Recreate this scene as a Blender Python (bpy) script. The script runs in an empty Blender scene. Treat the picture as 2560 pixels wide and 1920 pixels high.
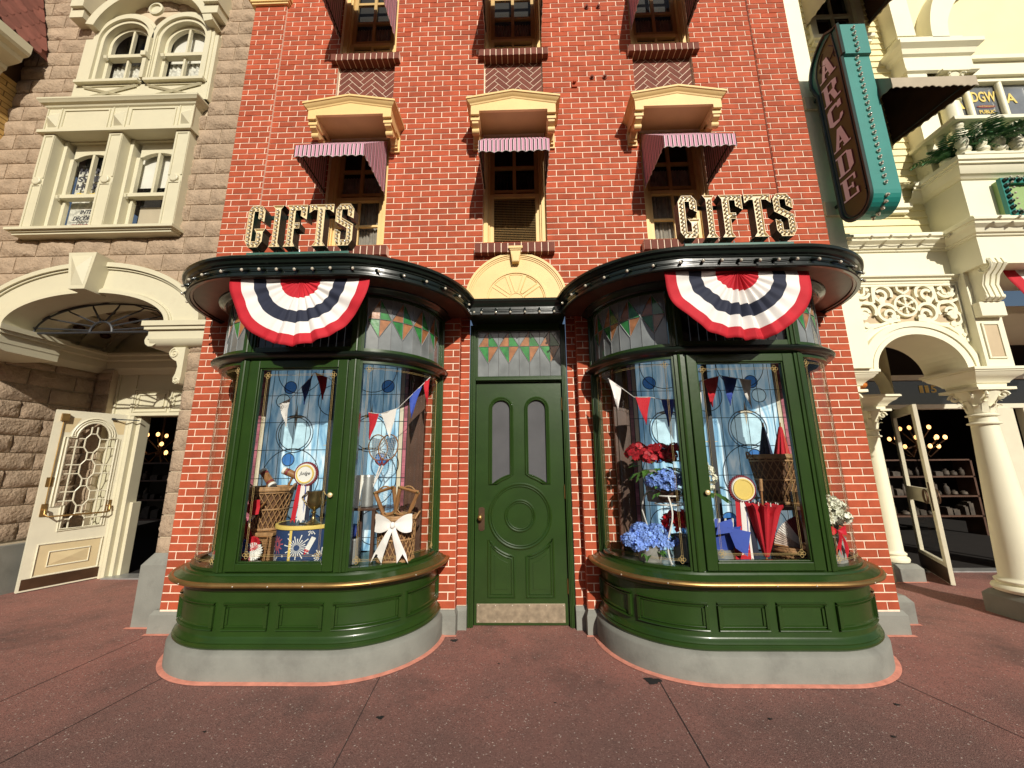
import bpy, bmesh, math, random
from math import pi, sin, cos, radians, sqrt, atan2
from mathutils import Matrix, Vector

random.seed(7)
SC = bpy.context.scene
COL = SC.collection

# ------------------------------------------------------------------ camera, sky, sun, exposure
cam = bpy.data.cameras.new("camera")
cam.sensor_width = 36.0
cam.lens = 13.514
cam.clip_start = 0.02
cam.clip_end = 500
camo = bpy.data.objects.new("camera", cam)
COL.objects.link(camo)
R_ = (0.99966986, 0.02432037, -0.00828814)
D_ = (-0.01299904, 0.20047313, -0.97961296)
F_ = (-0.02216301, 0.97939729, 0.20072309)
camo.matrix_world = Matrix(((R_[0], -D_[0], -F_[0], 0), (R_[1], -D_[1], -F_[1], 0), (R_[2], -D_[2], -F_[2], 1.55), (0, 0, 0, 1)))
SC.camera = camo

SUN_AZ = radians(15.5)      # to the right of straight behind the viewer
SUN_EL = radians(27.5)
wd = bpy.data.worlds.new("World")
SC.world = wd
wd.use_nodes = True
wn = wd.node_tree
bg = wn.nodes["Background"]
sky = wn.nodes.new("ShaderNodeTexSky")
sky.sky_type = 'NISHITA'
sky.sun_disc = False
sky.sun_elevation = SUN_EL
sky.sun_rotation = pi - SUN_AZ
sky.air_density = 1.0
sky.dust_density = 2.0
wn.links.new(sky.outputs[0], bg.inputs[0])
bg.inputs[1].default_value = 0.055
sl = bpy.data.lights.new("sun", 'SUN')
sl.energy = 4.6
sl.angle = radians(0.6)
sl.color = (1.0, 0.945, 0.84)
so = bpy.data.objects.new("sun", sl)
COL.objects.link(so)
sd = Vector((-sin(SUN_AZ) * cos(SUN_EL), cos(SUN_AZ) * cos(SUN_EL), -sin(SUN_EL)))
so.rotation_euler = sd.to_track_quat('-Z', 'Y').to_euler()
so.location = (3, -10, 8)
SC.view_settings.view_transform = 'Standard'
SC.view_settings.look = 'None'
SC.view_settings.gamma = 1
SC.view_settings.exposure = 0.0

# ------------------------------------------------------------------ materials
def mat(name, col, rough=0.6, var=0.12, nscale=6.0, bump=0.0, bscale=40.0, metal=0.0, coat=0.0, island=0.0, spec=0.5, emit=None, dirt=None, bdist=0.004):
    m = bpy.data.materials.new(name)
    m.use_nodes = True
    nt = m.node_tree
    b = nt.nodes["Principled BSDF"]
    b.inputs["Roughness"].default_value = rough
    b.inputs["Metallic"].default_value = metal
    b.inputs["Specular IOR Level"].default_value = spec
    if coat:
        b.inputs["Coat Weight"].default_value = coat
        b.inputs["Coat Roughness"].default_value = 0.08
    tc = nt.nodes.new("ShaderNodeTexCoord")
    geo = nt.nodes.new("ShaderNodeNewGeometry")
    no = nt.nodes.new("ShaderNodeTexNoise")
    no.inputs["Scale"].default_value = nscale
    no.inputs["Detail"].default_value = 6
    nt.links.new(geo.outputs["Position"], no.inputs["Vector"])
    ramp = nt.nodes.new("ShaderNodeMapRange")
    ramp.inputs[1].default_value = 0.3
    ramp.inputs[2].default_value = 0.7
    ramp.inputs[3].default_value = 1 - var
    ramp.inputs[4].default_value = 1 + var
    nt.links.new(no.outputs["Fac"], ramp.inputs[0])
    mul = nt.nodes.new("ShaderNodeVectorMath")
    mul.operation = 'SCALE'
    mul.inputs[0].default_value = col
    fac = ramp.outputs[0]
    if island:
        mr = nt.nodes.new("ShaderNodeMapRange")
        mr.inputs[3].default_value = 1 - island
        mr.inputs[4].default_value = 1 + island
        nt.links.new(geo.outputs["Random Per Island"], mr.inputs[0])
        mm = nt.nodes.new("ShaderNodeMath")
        mm.operation = 'MULTIPLY'
        nt.links.new(fac, mm.inputs[0])
        nt.links.new(mr.outputs[0], mm.inputs[1])
        fac = mm.outputs[0]
    nt.links.new(fac, mul.inputs["Scale"])
    out = mul.outputs[0]
    if dirt:
        n2 = nt.nodes.new("ShaderNodeTexNoise")
        n2.inputs["Scale"].default_value = dirt[2]
        n2.inputs["Detail"].default_value = 8
        n2.inputs["Roughness"].default_value = 0.7
        nt.links.new(geo.outputs["Position"], n2.inputs["Vector"])
        r2 = nt.nodes.new("ShaderNodeMapRange")
        r2.inputs[1].default_value = dirt[3]
        r2.inputs[2].default_value = dirt[4]
        r2.inputs[3].default_value = 0
        r2.inputs[4].default_value = dirt[1]
        nt.links.new(n2.outputs["Fac"], r2.inputs[0])
        mx = nt.nodes.new("ShaderNodeMix")
        mx.data_type = 'RGBA'
        nt.links.new(r2.outputs[0], mx.inputs[0])
        nt.links.new(out, mx.inputs[6])
        mx.inputs[7].default_value = (*dirt[0], 1)
        out = mx.outputs[2]
    nt.links.new(out, b.inputs["Base Color"])
    if bump:
        nb = nt.nodes.new("ShaderNodeTexNoise")
        nb.inputs["Scale"].default_value = bscale
        nb.inputs["Detail"].default_value = 5
        nt.links.new(geo.outputs["Position"], nb.inputs["Vector"])
        bp_ = nt.nodes.new("ShaderNodeBump")
        bp_.inputs["Strength"].default_value = bump
        bp_.inputs["Distance"].default_value = bdist
        nt.links.new(nb.outputs["Fac"], bp_.inputs["Height"])
        nt.links.new(bp_.outputs[0], b.inputs["Normal"])
    if emit:
        b.inputs["Emission Color"].default_value = (*emit[0], 1)
        b.inputs["Emission Strength"].default_value = emit[1]
    return m

def glass_mat(name, tint=(1, 1, 1), ior=1.5, rough=0.02, bump=0.0):
    m = bpy.data.materials.new(name)
    m.use_nodes = True
    nt = m.node_tree
    nt.nodes.remove(nt.nodes["Principled BSDF"])
    o = nt.nodes["Material Output"]
    t = nt.nodes.new("ShaderNodeBsdfTransparent")
    t.inputs[0].default_value = (*tint, 1)
    g = nt.nodes.new("ShaderNodeBsdfGlossy")
    g.inputs["Roughness"].default_value = rough
    f = nt.nodes.new("ShaderNodeFresnel")
    # same index from either side of the thin pane
    gi = nt.nodes.new("ShaderNodeNewGeometry")
    mi_ = nt.nodes.new("ShaderNodeMix")
    mi_.inputs[2].default_value = ior
    mi_.inputs[3].default_value = 1 / ior
    nt.links.new(gi.outputs["Backfacing"], mi_.inputs[0])
    nt.links.new(mi_.outputs[0], f.inputs[0])
    mx = nt.nodes.new("ShaderNodeMixShader")
    nt.links.new(f.outputs[0], mx.inputs[0])
    nt.links.new(t.outputs[0], mx.inputs[1])
    nt.links.new(g.outputs[0], mx.inputs[2])
    nt.links.new(mx.outputs[0], o.inputs[0])
    if bump:
        nb = nt.nodes.new("ShaderNodeTexNoise")
        nb.inputs["Scale"].default_value = 9
        bp_ = nt.nodes.new("ShaderNodeBump")
        bp_.inputs["Strength"].default_value = bump
        bp_.inputs["Distance"].default_value = 0.01
        geo = nt.nodes.new("ShaderNodeNewGeometry")
        nt.links.new(geo.outputs["Position"], nb.inputs["Vector"])
        nt.links.new(nb.outputs["Fac"], bp_.inputs["Height"])
        nt.links.new(bp_.outputs[0], g.inputs["Normal"])
    return m

def stripe_mat(name, base, dark, edge, pitch):
    """cloth stripes running across the width of the cloth (x on the front, y on the cheeks)"""
    m = bpy.data.materials.new(name)
    m.use_nodes = True
    nt = m.node_tree
    b = nt.nodes["Principled BSDF"]
    b.inputs["Roughness"].default_value = 0.85
    geo = nt.nodes.new("ShaderNodeNewGeometry")
    sep = nt.nodes.new("ShaderNodeSeparateXYZ")
    nt.links.new(geo.outputs["Position"], sep.inputs[0])
    sn = nt.nodes.new("ShaderNodeSeparateXYZ")
    nt.links.new(geo.outputs["True Normal"], sn.inputs[0])
    ab = nt.nodes.new("ShaderNodeMath"); ab.operation = 'ABSOLUTE'
    nt.links.new(sn.outputs[0], ab.inputs[0])
    gt = nt.nodes.new("ShaderNodeMath"); gt.operation = 'GREATER_THAN'; gt.inputs[1].default_value = 0.7
    nt.links.new(ab.outputs[0], gt.inputs[0])
    mxv = nt.nodes.new("ShaderNodeMix")
    nt.links.new(gt.outputs[0], mxv.inputs[0])
    nt.links.new(sep.outputs[0], mxv.inputs[2])
    nt.links.new(sep.outputs[1], mxv.inputs[3])
    dv = nt.nodes.new("ShaderNodeMath"); dv.operation = 'DIVIDE'; dv.inputs[1].default_value = pitch
    nt.links.new(mxv.outputs[0], dv.inputs[0])
    fr = nt.nodes.new("ShaderNodeMath"); fr.operation = 'FRACT'
    nt.links.new(dv.outputs[0], fr.inputs[0])
    cr = nt.nodes.new("ShaderNodeValToRGB")
    cr.color_ramp.interpolation = 'CONSTANT'
    e = cr.color_ramp.elements
    e[0].position = 0; e[0].color = (*edge, 1)
    e[1].position = 0.16; e[1].color = (*base, 1)
    n = e.new(0.62); n.color = (*edge, 1)
    n = e.new(0.70); n.color = (*dark, 1)
    nt.links.new(fr.outputs[0], cr.inputs[0])
    nt.links.new(cr.outputs[0], b.inputs["Base Color"])
    return m

def streak_mat(name, c1, c2, c3):
    """poured streaky art glass"""
    m = bpy.data.materials.new(name)
    m.use_nodes = True
    nt = m.node_tree
    b = nt.nodes["Principled BSDF"]
    b.inputs["Roughness"].default_value = 0.25
    geo = nt.nodes.new("ShaderNodeNewGeometry")
    mp = nt.nodes.new("ShaderNodeMapping")
    mp.inputs["Scale"].default_value = (9, 9, 1.6)
    nt.links.new(geo.outputs["Position"], mp.inputs[0])
    no = nt.nodes.new("ShaderNodeTexNoise")
    no.inputs["Scale"].default_value = 1.0
    no.inputs["Detail"].default_value = 6
    no.inputs["Distortion"].default_value = 1.6
    nt.links.new(mp.outputs[0], no.inputs["Vector"])
    cr = nt.nodes.new("ShaderNodeValToRGB")
    e = cr.color_ramp.elements
    e[0].position = 0.33; e[0].color = (*c1, 1)
    e[1].position = 0.68; e[1].color = (*c3, 1)
    n = e.new(0.5); n.color = (*c2, 1)
    nt.links.new(no.outputs["Fac"], cr.inputs[0])
    nt.links.new(cr.outputs[0], b.inputs["Base Color"])
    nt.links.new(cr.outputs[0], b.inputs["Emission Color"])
    b.inputs["Emission Strength"].default_value = 0.34  # even glow added to brighten the panel, no lamp behind it
    return m

def ground_mat():
    m = bpy.data.materials.new("red_pavement")
    m.use_nodes = True
    nt = m.node_tree
    b = nt.nodes["Principled BSDF"]
    b.inputs["Roughness"].default_value = 0.75
    b.inputs["Specular IOR Level"].default_value = 0.35
    geo = nt.nodes.new("ShaderNodeNewGeometry")
    def noise(sc, det, rough=0.6):
        n = nt.nodes.new("ShaderNodeTexNoise")
        n.inputs["Scale"].default_value = sc
        n.inputs["Detail"].default_value = det
        n.inputs["Roughness"].default_value = rough
        nt.links.new(geo.outputs["Position"], n.inputs["Vector"])
        return n.outputs["Fac"]
    def mr(src, a, b_, c, d):
        n = nt.nodes.new("ShaderNodeMapRange")
        for i, v in enumerate((a, b_, c, d)): n.inputs[i + 1].default_value = v
        nt.links.new(src, n.inputs[0])
        return n.outputs[0]
    def mix(f, a, c):
        n = nt.nodes.new("ShaderNodeMix"); n.data_type = 'RGBA'
        nt.links.new(f, n.inputs[0])
        for k, v in ((6, a), (7, c)):
            if isinstance(v, tuple): n.inputs[k].default_value = (*v, 1)
            else: nt.links.new(v, n.inputs[k])
        return n.outputs[2]
    c = mix(mr(noise(2.2, 7, .65), .36, .66, 0, 1), (0.35, 0.150, 0.120), (0.265, 0.128, 0.105))
    c = mix(mr(noise(0.9, 8, .72), .50, .68, 0, .8), c, (0.095, 0.060, 0.052))
    c = mix(mr(noise(4.5, 6, .7), .60, .74, 0, .6), c, (0.07, 0.045, 0.04))
    # trodden, dirtier strip away from the shop fronts, with a ragged edge
    sx = nt.nodes.new("ShaderNodeSeparateXYZ"); nt.links.new(geo.outputs["Position"], sx.inputs[0])
    wv = nt.nodes.new("ShaderNodeMath"); wv.operation = 'MULTIPLY_ADD'; wv.inputs[1].default_value = 2.2
    nt.links.new(noise(1.3, 6), wv.inputs[0]); nt.links.new(sx.outputs[1], wv.inputs[2])
    c = mix(mr(wv.outputs[0], 4.5, 3.5, 0, .7), c, (0.145, 0.090, 0.078))
    vo = nt.nodes.new("ShaderNodeTexVoronoi"); vo.inputs["Scale"].default_value = 150
    nt.links.new(geo.outputs["Position"], vo.inputs["Vector"])
    sp = nt.nodes.new("ShaderNodeSeparateColor")
    nt.links.new(vo.outputs["Color"], sp.inputs[0])
    c = mix(mr(sp.outputs[0], .76, .84, 0, .6), c, (0.11, 0.06, 0.052))
    c = mix(mr(sp.outputs[1], .90, .95, 0, .38), c, (0.42, 0.27, 0.225))
    c = mix(mr(sp.outputs[2], .988, .992, 0, .7), c, (0.60, 0.50, 0.43))
    c = mix(mr(noise(90, 4), .62, .72, 0, .6), c, (0.05, 0.032, 0.03))
    nt.links.new(c, b.inputs["Base Color"])
    ad = nt.nodes.new("ShaderNodeMath"); ad.operation = 'ADD'
    nt.links.new(vo.outputs["Distance"], ad.inputs[0])
    nt.links.new(noise(260, 3), ad.inputs[1])
    bp_ = nt.nodes.new("ShaderNodeBump")
    bp_.inputs["Strength"].default_value = 0.5
    bp_.inputs["Distance"].default_value = 0.004
    nt.links.new(ad.outputs[0], bp_.inputs["Height"])
    nt.links.new(bp_.outputs[0], b.inputs["Normal"])
    return m

M = {}
M['brick'] = mat("red_brick", (0.40, 0.078, 0.033), 0.85, 0.14, 9, 0.35, 70, island=0.14, spec=0.3, dirt=((0.25, 0.055, 0.03), .45, 1.7, .52, .72))
M['mortar'] = mat("brick_mortar", (0.86, 0.68, 0.52), 0.9, 0.10, 20)
M['dkbrick'] = mat("dark_brick", (0.17, 0.052, 0.034), 0.8, 0.12, 12, 0.3, 60, island=0.14, spec=0.3)
M['plinth'] = mat("grey_painted_concrete", (0.225, 0.225, 0.195), 0.8, 0.10, 5, 0.4, 60, dirt=((0.12, 0.115, 0.10), .55, 2.6, .5, .72))
M['grout'] = mat("salmon_grout", (0.62, 0.24, 0.17), 0.85, 0.2, 14, 0.5, 50)
M['green'] = mat("green_gloss_paint", (0.019, 0.047, 0.007), 0.30, 0.12, 5, 0.12, 25, coat=0.2, dirt=((0.05, 0.085, 0.03), .35, 9, .62, .8))
M['dkgreen'] = mat("dark_green_gloss_paint", (0.008, 0.013, 0.009), 0.28, 0.15, 5, 0.1, 25, coat=0.4)
M['soffit'] = mat("soffit_reflection_brown", (0.09, 0.035, 0.022), 0.38, 0.25, 9, 0.2, 30)  # green soffit coloured brown: the red floor's reflection is put into the colour
M['brass'] = mat("brass_rail", (0.40, 0.25, 0.09), 0.42, 0.2, 7, 0.1, 30, metal=0.85)
M['gold'] = mat("gold_paint", (0.80, 0.62, 0.33), 0.38, 0.15, 12, metal=0.35)
M['goldline'] = mat("gold_leaf_line", (0.50, 0.36, 0.14), 0.5, 0.1)
M['yellow'] = mat("yellow_cream_paint", (0.80, 0.56, 0.235), 0.55, 0.05, 4, 0.15, 40, dirt=((0.55, 0.36, 0.14), .35, 5, .55, .8))
M['yellowdk'] = mat("darker_yellow_paint", (0.50, 0.33, 0.12), 0.55, 0.06)  # darker copy of the yellow paint, on upper sashes and pediment soffits
M['ylwbrick'] = mat("yellow_brick", (0.52, 0.33, 0.10), 0.85, 0.15, 9, 0.3, 60, island=.15)
M['stone'] = mat("rock_faced_stone", (0.375, 0.28, 0.195), 0.9, 0.16, 7, 1.0, 34, island=0.06, spec=0.2, bdist=.018)
M['stonemortar'] = mat("stone_mortar", (0.58, 0.48, 0.34), 0.9, 0.1)
M['cream'] = mat("cream_paint", (0.62, 0.575, 0.41), 0.5, 0.04, 4, 0.12, 30, dirt=((0.44, 0.38, 0.26), .4, 4, .55, .8))
M['white'] = mat("warm_white_paint", (0.84, 0.80, 0.60), 0.5, 0.03, 4, 0.1, 30, dirt=((0.66, 0.58, 0.40), .35, 4, .56, .8))
M['siding'] = mat("pale_yellow_siding", (0.82, 0.73, 0.42), 0.55, 0.04, 4, 0.1, 30)
M['tan'] = mat("tan_panel", (0.55, 0.43, 0.27), 0.7, 0.06)
M['doorcream'] = mat("ivory_door_paint", (0.70, 0.655, 0.50), 0.4, 0.04, 5, 0.1, 30, dirt=((0.45, 0.40, 0.28), .3, 6, .56, .8))
M['doorpanel'] = mat("buff_door_panel", (0.62, 0.50, 0.29), 0.5, 0.05)
M['iron'] = mat("black_iron", (0.03, 0.032, 0.036), 0.5, 0.1)
M['kick'] = mat("scuffed_brass_plate", (0.36, 0.29, 0.20), 0.48, 0.25, 18, 0.15, 60, metal=0.5)
M['bronze'] = mat("dark_bronze_plate", (0.10, 0.055, 0.03), 0.4, 0.2, metal=0.5)
M['lead'] = mat("lead_came", (0.30, 0.31, 0.31), 0.45, 0.1, metal=0.5)
M['dklead'] = mat("dark_lead_line", (0.035, 0.045, 0.05), 0.5, 0.1)
M['screw'] = mat("screw_head", (0.65, 0.60, 0.50), 0.4, 0.1, metal=0.6)
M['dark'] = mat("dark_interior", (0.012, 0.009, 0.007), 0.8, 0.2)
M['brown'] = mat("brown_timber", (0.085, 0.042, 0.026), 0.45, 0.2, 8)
M['black'] = mat("black_lacquer", (0.010, 0.010, 0.011), 0.3, 0.1)
M['clear'] = glass_mat("window_glass", (0.96, 0.97, 0.96))
M['wavy'] = glass_mat("old_window_glass", (0.92, 0.93, 0.91), ior=1.28, bump=.3)
M['leaded'] = mat("leaded_clear_glass", (0.20, 0.215, 0.215), 0.12, 0.25, 6, 0.15, 18, coat=.5)
M['sggreen'] = mat("green_stained_glass", (0.035, 0.20, 0.05), 0.15, 0.35, 14, 0.2, 25, coat=.5)
M['sgamber'] = mat("amber_stained_glass", (0.34, 0.145, 0.06), 0.15, 0.35, 14, 0.2, 25, coat=.5)
M['frost'] = mat("grey_door_glass", (0.105, 0.105, 0.11), 0.16, 0.1, 4, coat=.6)
M['darkpane'] = mat("dark_window_pane", (0.012, 0.012, 0.014), 0.08, 0.2, coat=.3)
M['curtain'] = mat("grey_net_curtain", (0.30, 0.27, 0.23), 0.9, 0.25, 12)
M['lace'] = mat("lace_curtain", (0.58, 0.56, 0.50), 0.9, 0.4, 22)
M['blindwhite'] = mat("white_roller_blind", (0.75, 0.72, 0.66), 0.8, 0.04)
M['blindtan'] = mat("tan_roller_blind", (0.50, 0.42, 0.31), 0.8, 0.05)
M['louvre'] = mat("wood_louvre", (0.42, 0.28, 0.12), 0.6, 0.1)
M['awning'] = stripe_mat("pink_striped_canvas", (0.58, 0.25, 0.355), (0.030, 0.008, 0.015), (0.72, 0.58, 0.58), 0.0424)
M['awnedge'] = mat("white_binding", (0.78, 0.70, 0.66), 0.8, 0.03)
M['tanawn'] = mat("taupe_canvas", (0.44, 0.37, 0.27), 0.85, 0.05, 5, 0.2, 30)
M['red'] = mat("red_cloth", (0.50, 0.010, 0.022), 0.8, 0.08, 10, 0.2, 90)
M['clothwhite'] = mat("white_cloth", (0.80, 0.76, 0.72), 0.8, 0.03, 10, 0.2, 90)
M['navy'] = mat("navy_cloth", (0.016, 0.020, 0.042), 0.8, 0.1, 10, 0.2, 90)
M['blue'] = mat("royal_blue_cloth", (0.035, 0.075, 0.38), 0.75, 0.08)
M['pink'] = mat("pink_ribbon", (0.50, 0.14, 0.24), 0.7, 0.05)
M['signgreen'] = mat("sign_green_paint", (0.012, 0.033, 0.024), 0.4, 0.2, 6)
M['signbase'] = mat("sign_base_green", (0.045, 0.135, 0.105), 0.5, 0.12, 6)
M['signgold'] = mat("sign_gold_face", (0.78, 0.63, 0.38), 0.42, 0.14, 14)
M['bulb'] = mat("clear_bulb", (0.52, 0.47, 0.37), 0.10, 0.05, coat=.8)
M['teal'] = mat("teal_sign_paint", (0.014, 0.205, 0.17), 0.4, 0.07, 5, 0.06, 20, dirt=((0.02, 0.16, 0.15), .4, 6, .6, .8))
M['olive'] = mat("olive_sign_face", (0.072, 0.092, 0.016), 0.5, 0.12, 4)
M['lilac'] = mat("pale_lilac_letter", (0.80, 0.86, 0.94), 0.5, 0.04)
M['plum'] = mat("plum_letter_shadow", (0.045, 0.012, 0.016), 0.6, 0.1)
M['limegreen'] = mat("pale_green_sign_face", (0.28, 0.42, 0.15), 0.55, 0.05)
M['goldtext'] = mat("gold_lettering", (0.75, 0.56, 0.14), 0.5, 0.05)
M['darktext'] = mat("black_lettering", (0.035, 0.035, 0.045), 0.6, 0.05)
M['redtext'] = mat("maroon_lettering", (0.20, 0.02, 0.03), 0.6, 0.05)
M['wicker'] = mat("wicker_cane", (0.36, 0.20, 0.085), 0.6, 0.3, 30)
M['wickerdk'] = mat("dark_wicker", (0.13, 0.062, 0.028), 0.65, 0.3, 30)
M['wood'] = mat("varnished_wood", (0.30, 0.145, 0.055), 0.4, 0.2, 12)
M['tin'] = mat("galvanised_tin", (0.42, 0.43, 0.42), 0.42, 0.15, 12, metal=0.6)
M['zinc'] = mat("weathered_zinc", (0.30, 0.295, 0.27), 0.6, 0.2, 10, 0.2, 40)
M['hydrangea'] = mat("blue_petals", (0.20, 0.34, 0.78), 0.7, 0.3, 40, island=.35)
M['redpetal'] = mat("red_petals", (0.42, 0.012, 0.022), 0.6, 0.3, 40, island=.4)
M['whitepetal'] = mat("white_petals", (0.78, 0.78, 0.64), 0.7, 0.08, 40, island=.12)
M['leaf'] = mat("green_leaf", (0.06, 0.15, 0.025), 0.5, 0.3, 20, island=.35)
M['fern'] = mat("fern_leaf", (0.05, 0.155, 0.065), 0.5, 0.3, 20, island=.4)
M['artblue'] = streak_mat("streaky_blue_art_glass", (0.12, 0.28, 0.46), (0.30, 0.52, 0.68), (0.66, 0.78, 0.84))
M['artpale'] = mat("pale_aqua_art_glass", (0.42, 0.60, 0.68), 0.25, 0.2, 12, emit=((0.42, 0.60, 0.68), .4))  # added glow again, so the pale roundels read bright
M['artdeep'] = mat("deep_blue_art_glass", (0.05, 0.17, 0.44), 0.25, 0.2, 12, emit=((0.05, 0.17, 0.44), .25))  # weaker added glow for the deep blue roundels
M['artcream'] = mat("cream_art_glass", (0.66, 0.60, 0.46), 0.3, 0.1)
M['artpink'] = mat("rose_art_glass", (0.42, 0.14, 0.18), 0.3, 0.3, 14, island=.4)
M['trophy'] = mat("old_brass", (0.30, 0.23, 0.10), 0.3, 0.25, 20, metal=0.9)
M['drum'] = mat("navy_drum_paper", (0.018, 0.045, 0.13), 0.6, 0.1)
M['paper'] = mat("white_paper", (0.78, 0.77, 0.72), 0.7, 0.03)
M['orange'] = mat("orange_plush", (0.68, 0.22, 0.035), 0.7, 0.08)
M['slate'] = mat("clay_fish_scale_tile", (0.26, 0.095, 0.07), 0.7, 0.15, 8, island=.18)
M['lamp'] = mat("lit_bulb", (.5, 0.35, 0.2), 0.3, 0.0, emit=((1.0, 0.50, 0.17), 3.2))
M['carpet'] = mat("dark_floor", (0.03, 0.025, 0.022), 0.8, 0.2)
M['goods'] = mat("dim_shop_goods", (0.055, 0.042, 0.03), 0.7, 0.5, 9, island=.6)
M['ground'] = ground_mat()
M['joint'] = mat("pavement_joint", (0.035, 0.026, 0.024), 0.9, 0.2)
M['gum'] = mat("black_gum_spot", (0.014, 0.013, 0.013), 0.7, 0.2)

# ------------------------------------------------------------------ mesh helpers
class MB:
    def __init__(s):
        s.v = []; s.f = []; s.m = []; s.mi = 0
    def add(s, vs, fs):
        o = len(s.v)
        s.v.extend([tuple(p) for p in vs])
        for f in fs:
            s.f.append(tuple(i + o for i in f)); s.m.append(s.mi)
        return s
    def quad(s, a, b, c, d): return s.add((a, b, c, d), ((0, 1, 2, 3),))
    def poly(s, pts): return s.add(pts, (tuple(range(len(pts))),))
    def box(s, x0, x1, y0, y1, z0, z1):
        return s.add(((x0, y0, z0), (x1, y0, z0), (x1, y1, z0), (x0, y1, z0), (x0, y0, z1), (x1, y0, z1), (x1, y1, z1), (x0, y1, z1)),
                     ((0, 3, 2, 1), (4, 5, 6, 7), (0, 1, 5, 4), (1, 2, 6, 5), (2, 3, 7, 6), (3, 0, 4, 7)))
    def chbox(s, x0, x1, y0, y1, z0, z1, c):
        """box whose front face (low y) is chamfered"""
        return s.add(((x0, y1, z0), (x1, y1, z0), (x1, y1, z1), (x0, y1, z1), (x0, y0 + c, z0), (x1, y0 + c, z0), (x1, y0 + c, z1), (x0, y0 + c, z1),
                      (x0 + c, y0, z0 + c), (x1 - c, y0, z0 + c), (x1 - c, y0, z1 - c), (x0 + c, y0, z1 - c)),
                     ((0, 1, 5, 4), (1, 2, 6, 5), (2, 3, 7, 6), (3, 0, 4, 7), (4, 5, 9, 8), (5, 6, 10, 9), (6, 7, 11, 10), (7, 4, 8, 11), (8, 9, 10, 11), (0, 3, 2, 1)))
    def prism(s, poly, y0, y1, tf=None):
        """(x,z) polygon extruded from y0 to y1"""
        n = len(poly)
        vs = [(p[0], y0, p[1]) for p in poly] + [(p[0], y1, p[1]) for p in poly]
        if tf: vs = [tf(*p) for p in vs]
        fs = [tuple(range(n)), tuple(reversed(range(n, 2 * n)))] + [(i, i + n, (i + 1) % n + n, (i + 1) % n) for i in range(n)]
        return s.add(vs, fs)
    def prismx(s, poly, x0, x1):
        """(y,z) polygon extruded along x"""
        n = len(poly)
        vs = [(x0, p[0], p[1]) for p in poly] + [(x1, p[0], p[1]) for p in poly]
        fs = [tuple(range(n)), tuple(reversed(range(n, 2 * n)))] + [(i, i + n, (i + 1) % n + n, (i + 1) % n) for i in range(n)]
        return s.add(vs, fs)
    def prismz(s, poly, z0, z1):
        n = len(poly)
        vs = [(p[0], p[1], z0) for p in poly] + [(p[0], p[1], z1) for p in poly]
        fs = [tuple(reversed(range(n))), tuple(range(n, 2 * n))] + [(i, (i + 1) % n, (i + 1) % n + n, i + n) for i in range(n)]
        return s.add(vs, fs)
    def tube(s, pts, r, n=6, closed=False, cap=True):
        pts = [Vector(p) for p in pts]
        k = len(pts)
        rr = r if isinstance(r, (list, tuple)) else [r] * k
        vs = []; prev = None
        for i, p in enumerate(pts):
            if closed: d = pts[(i + 1) % k] - pts[i - 1]
            else: d = pts[min(i + 1, k - 1)] - pts[max(i - 1, 0)]
            if d.length < 1e-9: d = Vector((0, 0, 1))
            d.normalize()
            if prev is None:
                a = Vector((0, 0, 1)) if abs(d.z) < .9 else Vector((1, 0, 0))
                u = d.cross(a).normalized()
            else:
                u = prev - d * prev.dot(d)
                if u.length < 1e-6: u = d.orthogonal()
                u.normalize()
            prev = u
            w = d.cross(u)
            for j in range(n):
                t = 2 * pi * j / n
                vs.append(p + (u * cos(t) + w * sin(t)) * rr[i])
        fs = []
        for i in range(k if closed else k - 1):
            a = i * n; b = ((i + 1) % k) * n
            for j in range(n):
                fs.append((a + j, a + (j + 1) % n, b + (j + 1) % n, b + j))
        if cap and not closed:
            fs.append(tuple(reversed(range(n)))); fs.append(tuple(range((k - 1) * n, k * n)))
        return s.add(vs, fs)
    def lathe(s, prof, c=(0, 0, 0), n=20, sx=1.0, sy=1.0, a0=0, a1=2 * pi, axis='z'):
        full = abs(a1 - a0 - 2 * pi) < 1e-6
        m = n if full else n + 1
        vs = []
        for r, z in prof:
            for j in range(m):
                t = a0 + (a1 - a0) * j / n
                if axis == 'z': vs.append((c[0] + r * cos(t) * sx, c[1] + r * sin(t) * sy, c[2] + z))
                else: vs.append((c[0] + r * cos(t) * sx, c[1] + z, c[2] + r * sin(t) * sy))
        fs = []
        for i in range(len(prof) - 1):
            for j in range(n):
                j2 = (j + 1) % m
                q = (i * m + j, i * m + j2, (i + 1) * m + j2, (i + 1) * m + j)
                fs.append(q if axis == 'z' else q[::-1])
        return s.add(vs, fs)
    def ball(s, c, r, n=10, k=6, sz=1.0, sx=1.0, sy=1.0):
        prof = [(max(r * sin(pi * i / k), 1e-5), -r * cos(pi * i / k) * sz) for i in range(k + 1)]
        return s.lathe(prof, c, n, sx, sy)
    def sweep(s, rings, closed=False):
        k = len(rings[0]); vs = [p for r in rings for p in r]; fs = []
        for i in range(len(rings) - 1):
            for j in range(k if closed else k - 1):
                j2 = (j + 1) % k
                fs.append((i * k + j, i * k + j2, (i + 1) * k + j2, (i + 1) * k + j))
        return s.add(vs, fs)
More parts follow.
